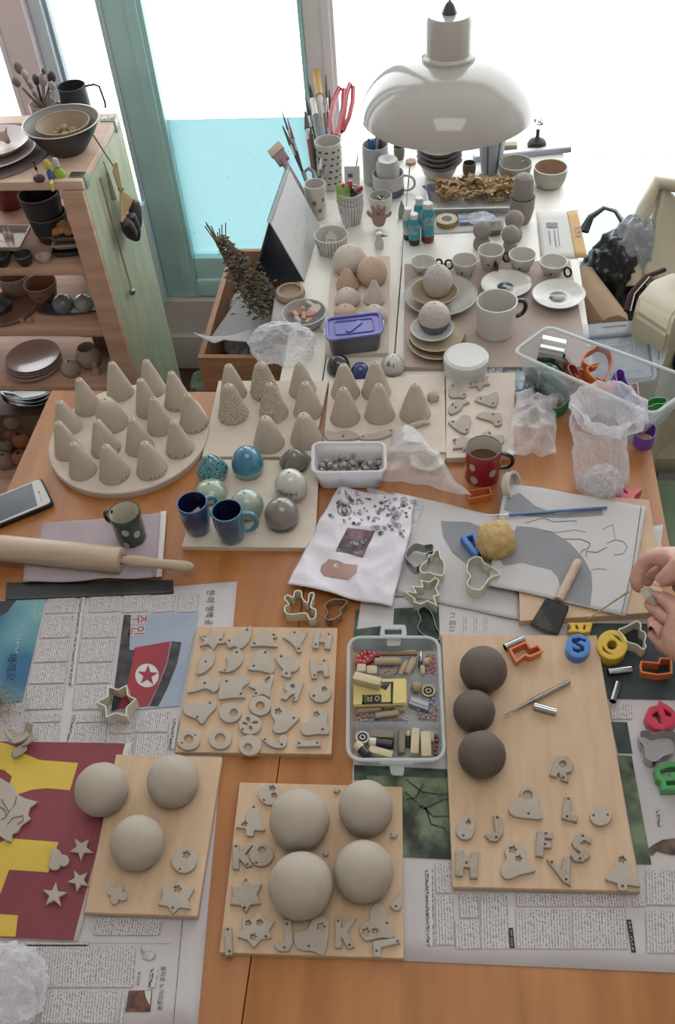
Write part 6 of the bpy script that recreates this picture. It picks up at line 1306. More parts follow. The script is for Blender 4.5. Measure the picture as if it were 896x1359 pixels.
tag(new('spectacles',b,mat('thin dark wire','#2b2e33',.3,metal=.5),loc=(v.x,v.y,zt_)),'thin wire spectacles lying on the topmost flared bowl','spectacles')
# striped tall cup, small jar, block, vase, ruler box
def stripes_v(o,Rb,Rt,h,n,w_,m,z0_=.04,z1_=.97,a0=0,belly=0):
    b = BM(); 
    for i in range(n):
        a = a0+2*pi*i/n; rows = []
        for k in range(7):
            t = z0_+(z1_-z0_)*k/6; R = Rb+(Rt-Rb)*t+max(0,belly)*Rt*sin(pi*t**.75)*.5+.0005; rows.append([b.verts.new((R*cos(a+d),R*sin(a+d),h*t+.001)) for d in (-w_/R/2,w_/R/2)])
        for A,B in zip(rows,rows[1:]): b.faces.new((A[0],A[1],B[1],B[0]))
    new('painted_stripes',b,m,o,smooth=0,recalc=False)
o,h,Rb,Rt = vessel('tall_cup','tall tapered white cup with blue-grey stripes under the lamp','cup',651,233,12,172,19,mat('pale blue white glaze','#b4bcc4',.3,coat=.3)); stripes_v(o,Rb,Rt,h,7,.004,mat('blue grey stripe','#55688a',.4),a0=-1.9)
vessel('small_jar','little brown-grey jar between the flared bowls and the tray','jar',622.5,234,7.5,212,8.5,mat('dark taupe glaze','#6b635a',.5),belly=.2,wall=.0015)
b = BM(); c = P(672,199,T); box(b,(0,0,.008),(.05,.022,.016),bev=.001); tag(new('wood_block',b,mat('beige block wood','#a08e7a',.6),loc=c),'beige wooden block behind the striped tall cup','block')
o,h,Rb,Rt = vessel('small_dish','low pale dish under the black bud vase','dish',712,204,15,190,15.5,whitec,wall=.002)
c = o.location; t = thing('bud_vase','squat black bud vase with a thin neck at the far right','vase',(c.x,c.y,T+h*.22)); b = BM(); lathe(b,[(0,0),(.015,0),(.021,.006),(.023,.012),(.019,.020),(.008,.025),(.0045,.029),(.0042,.042),(.0052,.045),(.0035,.045),(.003,.03),(0,.03)],36); new('body',b,mat('matt black clay','#24272c',.6),t)
b = BM(); random.seed(4)
for i in range(7): a = i*.9; q_ = Vector((.008*cos(a),.006*sin(a),.062+random.uniform(-.006,.014))); tube(b,[(0,0,.032),(q_.x*.3,q_.y*.3,.048),q_],.0004,5)
t2 = thing('dried_sprig','dried pink sprig standing in the black bud vase','flower',t.location); new('stem',b,mat('dry stem','#5a4038',.8),t2); b = BM(); random.seed(4)
for i in range(7):
    a = i*.9; q_ = Vector((.008*cos(a),.006*sin(a),.062+random.uniform(-.006,.014)))
    for k in range(3): crumple(b,q_+Vector((random.uniform(-.003,.003),random.uniform(-.003,.003),random.uniform(-.003,.003))),(.002,.002,.002),1,.3,2,i,flat=False)
new('blossoms',b,mat('faded pink','#b08c92',.8),t2)
A,B = P(628,213,T),P(757,200,T); b = BM(); d = B-A; box(b,(0,0,.006),(d.length,.020,.012),bev=.001); t = thing('flat_box','long pale grey flat box lying along the far edge','box',(A+B)/2,atan2(d.y,d.x)); new('body',b,mat('grey blue card','#9aa3b0',.4),t); b = BM(); box(b,(0,0,.0125),(d.length*.98,.014,.0008)); new('label_strip',b,whitec,t)
# papers on the right
for q_,lb,m in (([fA(633,365),fA(760,362),fA(835,545),fA(650,552)],'white envelope sheet at the right edge of the white table',mat('white envelope','#c4c2bf',.8)),([fA(208,365),fA(510,355),fA(500,438),fA(200,452)],'white printed sheet under the tape roll',mat('white envelope','#c4c2bf',.8))): tag(sheet('paper_sheet',q_,m,(8,8),T,amp=.001,seed=5),lb,'paper')
o = sheet('envelope',[fA(755,362),fA(795,355),fA(836,545),fA(788,542)],mat('kraft envelope','#b8945f',.7),(8,8),T+.0012,amp=.001,seed=2); tag(o,'kraft-coloured envelope flap hanging at the right edge of the table','envelope')
b = BM()
for y in (430,446,462): squiggle(b,P(*fA(785,y),T+.0045),P(*fA(812,y-2),T+.0045),P(*fA(783,y-10),T+.0045),4,o.location,.0008,y)
new('stamp',b,mat('blue stamp ink','#51537a',.7),o,smooth=0)
b = BM(); c = P(*fA(690,450),T+.0026)
for q_ in ([(673,404),(718,404),(719,424),(674,424)],[(682,436),(686,436),(692,490),(688,490)],[(702,430),(706,430),(714,500),(710,500)],[(716,430),(719,430),(728,498),(725,498)]): poly(b,fq(fA,*q_),T+.0026,c,0)
o2_ = [q_ for q_ in C.objects if q_.name == 'paper_sheet'][0]; new('print',b,mat('grey print','#7d7680',.7),o2_,loc=c-o2_.location,smooth=0)
# tape roll, blue packs, plastic pack
v = P(*fA(278,412),T); Rr = 42/2.987*mpp(v); o = thing('tape_roll','roll of yellowish clear tape on the printed sheet','tape',(v.x,v.y,T+.002)); b = BM(); lathe(b,[(Rr*.62,0),(Rr,0),(Rr,.012),(Rr*.62,.012),(Rr*.62,0)],36); new('tape',b,film('amber tape','#b39d5f',.75,.2),o); b = BM(); lathe(b,[(Rr*.55,-.0002),(Rr*.61,-.0002),(Rr*.61,.0122),(Rr*.55,.0122),(Rr*.55,-.0002)],36); new('core',b,whitec,o)
for q_,lb,m,h_ in (([fA(322,358),fA(452,352),fA(455,402),fA(325,408)],'blue printed blister pack behind the tape roll',mat('blue pack print','#4f6d93',.5,'#a8b2be',80),.006),([fA(440,405),fA(495,400),fA(492,438),fA(450,442)],'small dark grey box behind the left clay figure',mat('dark grey box','#62615f',.6),.012)):
    Q = [P(x,y,T+h_) for x,y in q_]; c = sum(Q,Vector())/4; c.z = T+.0025; b = BM(); prism(b,[(p.x-c.x,p.y-c.y) for p in Q][::-1],z1=h_,bev=.0004); o = thing('small_pack',lb,'pack',c); new('pack',b,m,o,smooth=20)
    if 'blue' in lb: b = BM(); prism(b,[(p.x*.6-.008,p.y*.6) for p in [q2-c for q2 in Q]][::-1],z0=h_,z1=h_+.002,bev=.0003); new('clear_blister',b,clearp2,o)
c = P(*fA(415,400),T+.013); bag('plastic_pouch','little crinkled clear pouch between tape roll and clay figures',c,(.026,.018,.010),plb,4,.3,3,sub=4)
# paint bottles
teal = mat('teal paint label','#2a8b98',.3,coat=.3); wlab = mat('white bottle label','#b9bcbf',.35); redb = mat('dark red paint','#6b2a35',.3)
for l,r_,ct,cb,bt,mb,lb in ((105,143,338,366,475,wlab,'white paint bottle with a black base, leftmost of the four'),(148,190,295,330,420,teal,'teal paint bottle standing behind the others'),(127,172,358,386,497,teal,'short teal paint bottle at the front'),(176,228,313,345,487,teal,'largest teal paint bottle with a red base, rightmost of the four')):
    R = (r_-l)/2/2.987; px,by = fA((l+r_)/2,bt); v = place(px,by,R,T+.002); Rm = R*mpp(v); h = HZ(v,fA(0,ct)[1]+R*.5); hc = HZ(v,fA(0,cb)[1]); o = thing('paint_bottle',lb,'bottle',v,0,'small paint bottles'); b = BM()
    lathe(b,[(0,0),(Rm*.95,0),(Rm,.002),(Rm,hc*.2),(Rm,hc*.2+.0001),(Rm,hc*.86),(Rm*.75,hc*.97),(Rm*.65,hc),(0,hc)],30,mi=[1,1,1,0,0,0,0,0]); new('body',b,[mb,redb if 'red' in lb else blk],o)
    b = BM(); lathe(b,[(Rm*.72,hc+.0002),(Rm*.74,h-.002),(Rm*.62,h),(0,h)],24); new('cap',b,whitec,o); b = BM(); lathe(b,[(Rm+.0003,hc*.45),(Rm+.0003,hc*.8)],30,sx=1,sy=1); new('label_band',b,mat('pale band print','#8fb0b6',.4,'#3c7f8c',90),o)
# green leaf cone, hand, bird
c = place(*fA(100,395),5,T); b = BM(); lathe(b,[(0,0),(.0075,0),(.0085,.008),(.006,.026),(.0015,.042),(0,.043)],20,sy=.55); tag(new('leaf_ornament',b,mat('sage green','#8a9c88',.6),loc=c),'sage green pointed leaf ornament behind the paint bottles','ornament')
hm = mat('pinkish clay hand','#a2837c',.8,'#967770',25); c = place(*fN(715,800),14,T); t = thing('clay_hand','pinkish clay hand with spread fingers pointing up','ornament',c); Zh = Vector((0,0,1))
base = [(Vector((0,0,.002)),(.014,.010)),(Vector((0,0,.020)),(.017,.009))]
fing = [(-.022,.042,.005),(-.012,.055,.0048),(0,.058,.005),(.012,.055,.0048),(.024,.040,.0045)]
skin_chain('hand',[[base[0],base[1]]]+[[base[1],(Vector((x*.55,0,.030)),.0058),(Vector((x*.9,0,h_-.010)),r_),(Vector((x*1.1,0,h_)),r_*.7)] for x,h_,r_ in fing],hm,t,2)
c = place(*fN(715,872),8,T); t = thing('bird_figure','small white bird figure with a red beak behind the bisque domes','figure',c); b = BM(); lathe(b,[(0,0),(.009,0),(.010,.008),(.008,.017),(.005,.022),(.0078,.028),(.007,.034),(0,.037)],22); new('body',b,whitec,t)
b = BM(); tube(b,[(.006,-.003,.029),(.020,-.006,.030)],[.0022,.0004],8); new('beak',b,redb,t); b = BM(); lathe(b,[(0,.0006),(.0009,0)],8,c=(.0045,-.0065,.031)); new('eye',b,blk,t)
# mug with blue base and tissue, cylinder with pens, small cup
o,h,Rb,Rt = vessel('mug','white mug with a blue-grey lower band holding a rolled tissue','mug',*fN(755,655),20,fN(0,508)[1],21,whitec); b = BM(); lathe(b,[(Rb+.0006,.001),(Rb+(Rt-Rb)*.3+.0006,h*.34),(Rb*.99,h*.34)],40); new('glaze_band',b,mat('blue grey band','#585e78',.4),o); handle(o,Rt,h,-.05,whitec,.026,.0028,.1,.85)
v = o.location; t = thing('tissue_roll','rolled white tissue stuffed in the blue-banded mug','tissue',v+Vector((0,0,.005))); b = BM(); lathe(b,[(0,0),(Rt*.7,0),(Rt*.75,h+.012),(Rt*.6,h+.026),(Rt*.3,h+.024),(0,h+.018)],40,fn=lambda q,a,z,j: q*(1+.10*noise.noise(Vector((cos(a)*2,sin(a)*2,z*20))))); new('roll',b,mat('white tissue','#bcbcbc',.95,bump=.4),t); b = BM(); tube(b,[Vector((Rt*.62*cos(a),Rt*.62*sin(a),h+.022)) for a in [pi*k/8-.4 for k in range(9)]],.0012,5); new('green_edge',b,mat('green tissue edge','#8fb06a',.8),t)
o,h,Rb,Rt = vessel('pen_holder','tall plain grey-white cylinder of pens beneath the lamp rim','holder',*fN(703,600),17,fN(0,395)[1],17.5,mat('grey white glaze','#a9adb3',.4)); v = o.location
pens = [(-.012,.004,'#3f78b8'),(-.004,-.006,'#2d4f8f'),(.004,.005,'#b9bdc2'),(.010,-.004,'#3a3a3d'),(.002,.011,'#4a6fae'),(.013,.006,'#8d4a3a')]
nmz = {'#3f78b8': 'light blue','#2d4f8f': 'dark blue','#b9bdc2': 'silver','#3a3a3d': 'black','#4a6fae': 'mid blue','#8d4a3a': 'brown'}
for i,(x,y,cl) in enumerate(pens): rod('pen',nmz[cl]+' pen standing in the cylinder beneath the lamp','pen',[v+Vector((x*.5,y*.5,.004)),v+Vector((x,y,h*.8)),v+Vector((x*1.25,y*1.25,h*1.12+.003*i))],[(.003,.003),(.003,.0026)],[mat('pen '+cl,cl,.3),mat('pen '+cl,cl,.3)],['barrel','cap'],'pens in the cylinder')
o,h,Rb,Rt = vessel('small_cup','small pale cup of odds and ends in front of the blue-banded mug','cup',*fN(722,712),13,fN(0,612)[1],15.5,whitec,belly=.12); b = BM(); random.seed(1)
for i in range(7): a = i; tube(b,[(.009*cos(a),.009*sin(a),h*.5),(-.008*cos(a+.5),.008*sin(a+.8),h*.85)],.0014,6,mi=i % 3)
tag(new('odds_and_ends',b,[whitec,redb,blk],loc=o.location),'white, red and black bits heaped inside the small pale cup','bits')
v = place(530,214,8,T); b = BM(); lathe(b,vprof(.011,.014,.03,.0015,.1),24); tag(new('small_glass',b,mat('olive brown glass','#5c5f50',.3),loc=v),'small olive-brown cup behind the mug with the tissue','cup'); v = place(543,221,6,T); b = BM(); lathe(b,[(0,0),(.012,0),(.0125,.006),(0,.006)],24); tag(new('wooden_disc',b,tan,loc=v+Vector((.004,.006,0))),'little brown wooden disc beside the olive-brown cup','disc')
# striped bowls
strp = mat('thin black stripes','#3b3c40',.5); g = 'striped white bowls'
px,by = fN(598,775); v = place(px,by,15,T); lbs = ['lowest striped bowl of the stack','second striped bowl from the bottom of the stack','third striped bowl from the bottom of the stack','topmost striped bowl of the stack, holding markers']
for i in range(4):
    o = thing('striped_bowl',lbs[i],'bowl',(v.x,v.y,T+.0002+i*(.013 if i < 2 else .0125)),0,g); h_ = .046 if i == 0 else .036; b = BM(); lathe(b,vprof(.020,.0285,h_,.0018,.06),44); new('body',b,whitec,o); stripes_v(o,.020,.0285,h_,26,.0011,strp,.05,.95,belly=.06)
v3 = Vector((v.x,v.y,T+.0385)); mk = [(-.012,-.004,.055,'#31533f',red_),(-.004,.006,.05,'#2f4d3c',blk),(.006,-.008,.048,'#33584a',blk),(.012,.006,.04,'#35604f',red_),(.002,-.002,.06,'#2f4d3c',red_)]
for i,(x,y,hh,cl,cm) in enumerate(mk): rod('marker',['dark green marker with a red cap at the left of the striped bowl','black-capped green marker at the back of the striped bowl','black-capped green marker at the front of the striped bowl','green marker with a red cap leaning right over the striped bowl','tallest green marker with a red cap in the striped bowl'][i],'marker',[v3+Vector((x*.4,y*.4,.004)),v3+Vector((x,y,hh*.75)),v3+Vector((x*1.2+(.012 if i == 3 else 0),y*1.2,hh))],[(.0038,.0038),(.0048,.0040)],[mat('marker '+cl,cl,.3),cm],['barrel','cap'],'markers in the striped bowl')
b = BM(); M = Matrix.Rotation(1.2,4,'X') @ Matrix.Rotation(.3,4,'Y'); box(b,(0,0,0),(.030,.036,.0015),bev=.0005,M=M); box(b,(.003,.002,.002),(.012,.012,.001),M=M); tag(new('green_packet',b,mat('lime green foil','#6f9c3f',.3,'#a4b878',50),loc=v3+Vector((-.013,-.012,.036))),'lime green foil packet sticking out of the striped bowl','packet')
o,h,Rb,Rt = vessel('striped_bowl','single striped bowl with a white tag beside the calendar','bowl',*fN(515,905),17,fN(0,765)[1],22.5,whitec,belly=.08); stripes_v(o,Rb,Rt,h,30,.0012,strp,.05,.95,belly=.08)
M = Matrix.Rotation(1.1,4,'X'); b = BM(); prism(b,[(-.010,-.008),(.012,-.008),(.012,.012),(.005,.014),(.003,.02),(-.003,.02),(-.005,.014),(-.010,.012)],[circ(0,.016,.002,10)],0,.001,.0002); bmesh.ops.transform(b,matrix=M,verts=b.verts); o2 = tag(new('paper_tag',b,whitec,loc=o.location+Vector((-.002,.004,h*.55))),'white paper tag with a hole standing in the single striped bowl','tag')
b = BM(); write(b,'Mon',Vector((-.005,0,0)),Vector((.007,0,0)),Vector((-.005,.004,0))); bmesh.ops.transform(b,matrix=M @ Matrix.Translation((0,0,.0013)),verts=b.verts); new('lettering',b,blk,o2,smooth=0)
spread('plastic_pouch','clear zip pouch leaning between the striped bowls',[fN(490,680),fN(600,700),fN(585,790),fN(480,745)],plb,T+.02,.006,3,n=(14,14),fn=lambda u,v: .012*(1-v),ridge=False)
# paper card stand
b = BM(); M = Matrix.Rotation(1.25,4,'X'); box(b,(0,0,0),(.034,.046,.0012),M=M); o = tag(new('paper_card',b,whitec,loc=P(*fN(600,560),T+.046)),'white card with a blue print behind the striped bowls','card'); b = BM(); box(b,(-.004,-.001,.004),(.010,.008,.0016),M=M); new('blue_print',b,mat('violet print','#4d4f96',.5),o)
# holders of brushes
hb = [vessel('brush_holder','large white brush holder with rows of brown dashes','holder',*fN(510,620),15,fN(0,380)[1],18,whitec),vessel('brush_holder','white scissors holder with orange motifs beside the calendar','holder',*fN(452,745),13,fN(0,565)[1],14.5,whitec)]
o,h,Rb,Rt = hb[0]; b = BM()
for k in range(6):
    for i in range(12):
        a = 2*pi*i/12+k*.1; t = .16+k*.14; R = Rb+(Rt-Rb)*t+.0006; b.faces.new([b.verts.new((R*cos(a+d),R*sin(a+d),h*t+e)) for d,e in ((-.12,-.0022),(.12,-.0022),(.12,.0022),(-.12,.0022))])
new('painted_dashes',b,mat('brown dashes','#4d423f',.5),o,smooth=0,recalc=False)
o2,h2,Rb2,Rt2 = hb[1]; dots_on(o2,Rb2,Rt2,h2,[(-1.6,.55,.8),(-1.1,.3,.7),(-1.9,.25,.6),(-.7,.6,.6)],mat('orange motif','#a8683f',.5),.006)
V1 = o.location; V2 = o2.location
def along(V,x0,x1,fr,zt_,off=(0,0)): return V+Vector((off[0],off[1],.006)),None
BI = [0]
def brush(label,V,ft,fx,fy,zt_,m1,m2,m3,rr,tipl=.22,nm='paint_brush',cat='brush',group='brushes in the holders',flat=1):
    """long tool from inside a holder up to the photo point (fx, fy) at height zt_"""
    rr *= 1.35; top = P(*ft(fx,fy),T+zt_); d = Vector((top.x-V.x,top.y-V.y,0)); BI[0] += 1; dn = d.normalized(); bt = V+dn*.004+Vector((-dn.y,dn.x,0))*(((BI[0]*5) % 9)-4)*.0028+Vector((0,0,.006)); mid = bt+(top-bt)*(1-tipl); fe = bt+(top-bt)*(1-tipl*1.6)
    return rod(nm,label,cat,[bt,fe,mid,top],[(rr*.7,rr),(rr,rr),(rr*1.25,rr*.35)],[m1,m2,m3],['handle','ferrule','bristles'],group)
bk = mat('black handle','#1e2024',.35); bris = mat('dark bristles','#4a4642',.9); brisl = mat('pale bristles','#a89a86',.9); woodb = mat('red brown handle','#7a3a2c',.4)
brush('fine long brush with a thin black tip pointing left of the holders',V2,fN,295,262,.145,bk,steel,bk,.0016)
brush('round dark-tipped brush farthest left over the calendar',V2,fN,305,345,.118,bk,steel,bris,.0028)
brush('brush with a brown tip between the two leftmost brushes',V2,fN,325,312,.128,bk,steel,woodb,.0022)
brush('fluffy round dark brush standing upright in the middle',V2,fN,400,282,.135,woodb,steel,bris,.0042,.18)
brush('thin dark brush behind the yellow roller',V1,fN,408,138,.150,bk,steel,bk,.0018)
brush('dark brush with a ragged tip left of the tube',V1,fN,420,170,.140,bk,steel,bris,.0026)
brush('dark brush at the left of the large holder',V1,fN,400,220,.125,bk,steel,bris,.0026)
brush('thin dark tool right of the yellow roller',V1,fN,488,125,.150,bk,steel,bris,.0018)
brush('dark brush between the roller and red scissors',V1,fN,502,190,.135,woodb,steel,bris,.0026)
brush('orange-tipped brush with a blue and red handle',V1,fN,465,208,.130,bluepl,steel,mat('orange tip','#b9763c',.6),.0034,.12)
brush('small pale spotted tool leaning out on the right',V1,fN,515,400,.088,bk,steel,woodb,.0026)
brush('white ball-headed tool in front of the large holder',V2,fN,468,478,.092,bk,steel,whitec,.0030)
brush('black handle tool beside the fluffy brush',V2,fN,425,350,.115,bk,bk,bk,.0036,.1)
rod('roller_tool','yellow cylinder-ended tool rising highest from the large holder','tool',[V1+Vector((0,0,.006)),P(*fN(462,215),T+.128),P(*fN(446,112),T+.150)],[(.004,.006),(.0085,.0088)],[whitec,mat('yellow foam end','#b08f4a',.6)],['handle','foam_end'])
rod('plastic_tube','clear tube with a white cap in the large holder','tube',[V1+Vector((-.006,-.004,.006)),P(*fN(445,300),T+.105),P(*fN(432,232),T+.122)],[(.006,.007),(.0078,.0078)],[clearp2,whitec],['tube','cap'])
rod('craft_knife','red and blue craft knife in the large holder','knife',[V1+Vector((.006,-.004,.006)),P(*fN(490,350),T+.095),P(*fN(482,290),T+.11)],[(.0035,.0038),(.0036,.003)],[bluepl,redb],['handle','end'])
wf,wb = P(*fN(305,487),T+.088),P(*fN(268,432),T+.103); d = (wb-wf).normalized(); M3_ = d.to_track_quat('Z','Y').to_matrix().to_4x4(); t = rod('wide_brush','wide flat brush with pale pink bristles leaning left over the calendar','brush',[V2+Vector((-.006,0,.012)),wf],[(.004,.008)],[mat('mauve lacquer','#8d747a',.4)],['handle'])
for nme,p_,s_,m_ in (('ferrule',wf+d*.006,(.008,.030,.030),mat('mauve lacquer','#8d747a',.4)),('bristles',wf+d*.031,(.011,.036,.022),mat('pink beige bristles','#c9b5a8',.95,bump=.6,bscale=300))): b = BM(); box(b,(0,0,0),s_,bev=.003); bmesh.ops.transform(b,matrix=Matrix.Translation(p_-t.location) @ M3_ @ Matrix.Rotation(.9,4,'Z'),verts=b.verts); new(nme,b,m_,t)
def scissors(label,V,f,loops,m,zt_,bl):
    t = thing('scissors',label,'scissors',V); b = BM()
    for q_ in bl: tube(b,[V-V+Vector((q_[0],q_[1],.01)),P(*f(q_[2],q_[3]),T+zt_*.72)-V],[.0015,.004],8,flat=.5)
    new('blades',b,steel,t)
    for lp in loops:
        pp = [P(*f(x,y),T+zt_*(.72+.28*k))-V for x,y,k in lp]; b = BM(); tube(b,pp+[pp[0]],.0058 if 'red' in label else .0042,8,cap=False); new('handle',b,m,t)
scissors('red-handled scissors standing in the large holder',V1,fN,[[(515,380,0),(508,320,.4),(520,240,.8),(545,182,1),(565,190,1),(562,260,.7),(550,330,.3),(535,385,0)],[(552,365,0),(565,290,.5),(575,210,.9),(590,165,1),(605,180,1),(603,240,.75),(585,310,.4),(562,360,0)]],mat('red handle','#a3222f',.3),.140,[(.004,0,535,380),(.008,.002,545,375)])
scissors('small grey-handled scissors in the lower holder',V2,fN,[[(430,595,0),(405,575,.3),(395,540,.8),(415,522,1),(438,540,.8),(445,580,.3)],[(450,595,0),(450,560,.4),(465,520,1),(488,520,1),(485,550,.6),(465,580,.2)]],mat('grey handle','#7a7d80',.4),.075,[(0,0,440,590)])
# calendar
t = thing('desk_calendar','spiral-bound white desk calendar with handwriting, standing at the table corner','calendar',P(*f9(385,130),T)); f10 = zf(300,200,5.6); c = t.location
A,B = P(*f10(575,970),T+.001),P(*f10(690,555),T+.001)       # lower edge of the written page
u = (B-A); u.z = 0; topc = Vector((-.045,-.005,.125)); D_,Cc = PX(*f10(345,520),A.x-.055),PX(*f10(540,110),B.x-.055)
D_ = A+Vector((-.056,.004,0)); Cc = B+Vector((-.056,.004,0)); hz = HZ(D_,f10(0,530)[1]); D_.z = T+hz; Cc.z = T+hz
E_ = A+Vector((-.105,.004,0)); G_ = B+Vector((-.105,.004,0))
def panel(nm,q_,m,th,off=0,zz_=0):
    b = BM(); n_ = (q_[1]-q_[0]).cross(q_[3]-q_[0]).normalized(); fr = [b.verts.new(p-c+n_*(off+th/2)) for p in q_]; bk_ = [b.verts.new(p-c+n_*(off-th/2)) for p in q_]; b.faces.new(fr); b.faces.new(bk_[::-1])
    for i in range(4): b.faces.new((fr[i],fr[(i+1) % 4],bk_[(i+1) % 4],bk_[i]))
    return new(nm,b,m,t,smooth=0),n_
pg,nn = panel('page',[A,B,Cc,D_],mat('calendar page','#bfbfbf',.7),.002,.0015); navy = mat('navy board','#1d2130',.7)
panel('backing_board',[A,B,Cc,D_],navy,.0015,-.0008); panel('backing_board',[G_,E_,D_,Cc],mat('grey calendar back','#6f6a68',.8),.0016)
panel('backing_board',[E_,G_,B,A],navy,.001)
b = BM()
for i in range(34):
    p = D_+(Cc-D_)*((i+.5)/34)-c; w_ = (Cc-D_).normalized(); s1 = Vector((0,0,1)).cross(w_).normalized(); tube(b,[p+s1*.0048*cos(a)+Vector((0,0,.0048*sin(a)))+w_*.0006*a for a in [2*pi*k/10 for k in range(11)]],.0006,5)
new('spiral_binding',b,sharp,t)
b = BM(); random.seed(21); sN = nn*(1 if nn.z > 0 else -1)
for k in range(26):
    a,e = random.uniform(.25,.85),random.uniform(.15,.8); p0 = A+(B-A)*a*1+(D_-A)*e; W_d = (B-A).normalized(); U_ = (D_-A).normalized(); p0 = p0+nn*.0032; squiggle(b,p0,p0+W_d*.010,p0+U_*.004,3,c,.0003,k)
new('handwriting',b,mat('pencil grey','#7c7f88',.7),t,smooth=0)
# bowls near the calendar
bisq = mat('buff bisque','#a4907f',.8,'#98846f',25); lay_ = sheet('paper_sheet',[f9(355,230),f9(420,215),f9(560,380),f9(340,330)],whitep,(8,8),T,amp=.001); tag(lay_,'white paper under the bowl of clay bits','paper')
o,h,Rb,Rt = vessel('round_pot','buff round-shouldered bowl in front of the calendar','bowl',*f9(420,258),17,f9(0,168)[1],18.5,bisq,z0=T+.002,belly=.25,wall=.006)
o,h,Rb,Rt = vessel('bowl','grey bowl of pink clay bits left of the purple-lidded box','bowl',*f9(480,372),19,f9(0,235)[1],30.5,mat('grey bowl glaze','#a3a09f',.5),z0=T+.002,belly=.15,wall=.004); v = o.location; random.seed(9); pk = [mat('pink clay','#b58f88',.8),mat('rose clay','#a77670',.8),mat('buff clay','#b59a85',.8),mat('white clay','#bcb2ac',.8)]
lbn = ['pink clay cylinder','rose clay tube','buff clay stick','pale clay bit','rose clay slab','pink clay disc','buff rounded bit','rose ribbed bit','white jagged clay flake','pale rose stick','buff clay block','pink ball-shaped bit']
for i,nme in enumerate(lbn):
    a = i*2.4; r_ = Rt*.62*math.sqrt((i+.5)/12); p = v+Vector((r_*cos(a),r_*sin(a),h*.72+.004*(i % 3))); b = BM()
    if i in (5,8): prism(b,star(0,0,.012,9,.8,i) if i == 8 else circ(0,0,.010,20),z1=.003)
    elif i in (4,10): box(b,(0,0,0),(.014,.009,.006),bev=.001)
    else: lathe(b,[(0,-.009),(.0035,-.009),(.0042,-.006),(.004,.007),(0,.008)],14,M=Matrix.Rotation(pi/2,4,'Y'))
    tag(new('clay_bit',b,pk[i % 4] if i != 8 else pk[3],loc=p,rot=(random.uniform(-.4,.4),random.uniform(-.4,.4),random.uniform(0,3))),nme+' in the grey bowl beside the purple-lidded box','clay bit','clay bits in the grey bowl')
# bisque domes on the small board
z = T+.010; pinkb = mat('pink bisque','#bda391',.8,'#b39887',22,bump=.08); whb = mat('white bisque','#c6bdb5',.8,'#aea298',22,bump=.25,bscale=80)
ribf = lambda n,k: (lambda q,a,zz_,j: q*(1+k*abs(sin(a*n/2))))
egg(f9,3.09,592,736,2,150,z,'large white textured dome farthest on the bisque board',whb,None,.28)
egg(f9,3.09,692,818,52,195,z,'pink dome on a matching cup at the right of the bisque board',pinkb,None,.32,seam=.004)
egg(f9,3.09,603,704,105,212,z,'pink ribbed cone-like dome at the left of the bisque board',pinkb,None,.1,tip=.7,fn=ribf(16,-.07))
egg(f9,3.09,600,706,184,280,z,'smooth pale dome in the middle left of the bisque board',whb,None,.25,tip=.2)
egg(f9,3.09,719,809,152,268,z,'pointed white cone-like dome at the right of the bisque board',whb,None,.1,tip=.9)
egg(f9,3.09,598,692,253,330,z,'low pink dome partly behind the purple lid',pinkb,None,.25)
egg(f9,3.09,712,818,253,360,z,'white dome with fine ridges behind the right end of the purple lid',whb,None,.25,fn=ribf(20,-.03))
egg(f9,3.09,568,668,458,562,T,'glossy black round dome in front of the bisque board',glaze('black gloss','#191c26','#20242f',10),None,.2)
egg(f9,3.09,666,748,492,578,T,'glossy cobalt dome between the black and white ones',glaze('cobalt gloss','#172a63','#22336e',10),None,.2)
o,h,Rm = egg(f9,3.09,790,888,458,560,T,'glossy white dome with blue letters beside the plywood',glaze('white gloss','#b9b6b3','#aeabaa',10),mat('pale lower cup','#a09a96',.4),.3)
hgt0 = h*.3; curve_text(o,'& I',Rm,.014,h*.7,-1.95,(.26,-.001),.013,mat('navy letters','#2c3656',.5))
# purple-lidded box
q = [f9(565,318),f9(786,292),f9(795,378),f9(572,408)]
t,c,L1,L0 = tub('lidded_box','translucent food box with a purple snap lid','box',q,T+.052,T+.0105,mat('grey box plastic','#5d5c66',.4),.012,.90,.0034,mat('purple lid plastic','#54529c',.3,coat=.2)); H_ = .0415
b = BM(); prism(b,[(v.x*.97,v.y*.97) for v in L1],z0=H_-.004,z1=H_-.0015,bev=.0004); new('lid',b,mat('purple lid plastic','#54529c',.3,coat=.2),t)
Lm = [Vector((v.x*.72,v.y*.6,0)) for v in L1]; b = BM(); tube(b,[Vector((v.x,v.y,H_-.001)) for v in Lm+[Lm[0]]],.0016,8,cap=False); new('raised_ridge',b,mat('purple lid plastic','#54529c',.3),t)
b = BM(); prism(b,rquad([Vector((x,y,0)) for x,y in ((-.02,-.006),(.02,-.006),(.02,.006),(-.02,.006))],.005),z0=H_-.002,z1=H_+.001,bev=.0006); new('raised_panel',b,mat('purple lid plastic','#54529c',.3),t).rotation_euler[2] = atan2((L1[6]-L1[0]).y,(L1[6]-L1[0]).x)
for s,(a,b_) in zip((0,1),((0,3),(1,2))):
    Qa = P(*q[a],T+.052)-c; Qb_ = P(*q[b_],T+.052)-c; m_ = (Qa+Qb_)/2; b = BM(); box(b,(m_.x*1.05,m_.y*1.05,H_-.004),(.006,.024,.002),bev=.0006); new('snap_flap',b,whitec,t)
# bag by the crate
c = P(*f9(400,470),T+.002); o = bag('plastic_bag','knotted clear plastic bag bulging beside the crate',c+Vector((-.004,0,0)),(.058,.045,.036),plb2,5,.16,2.2)
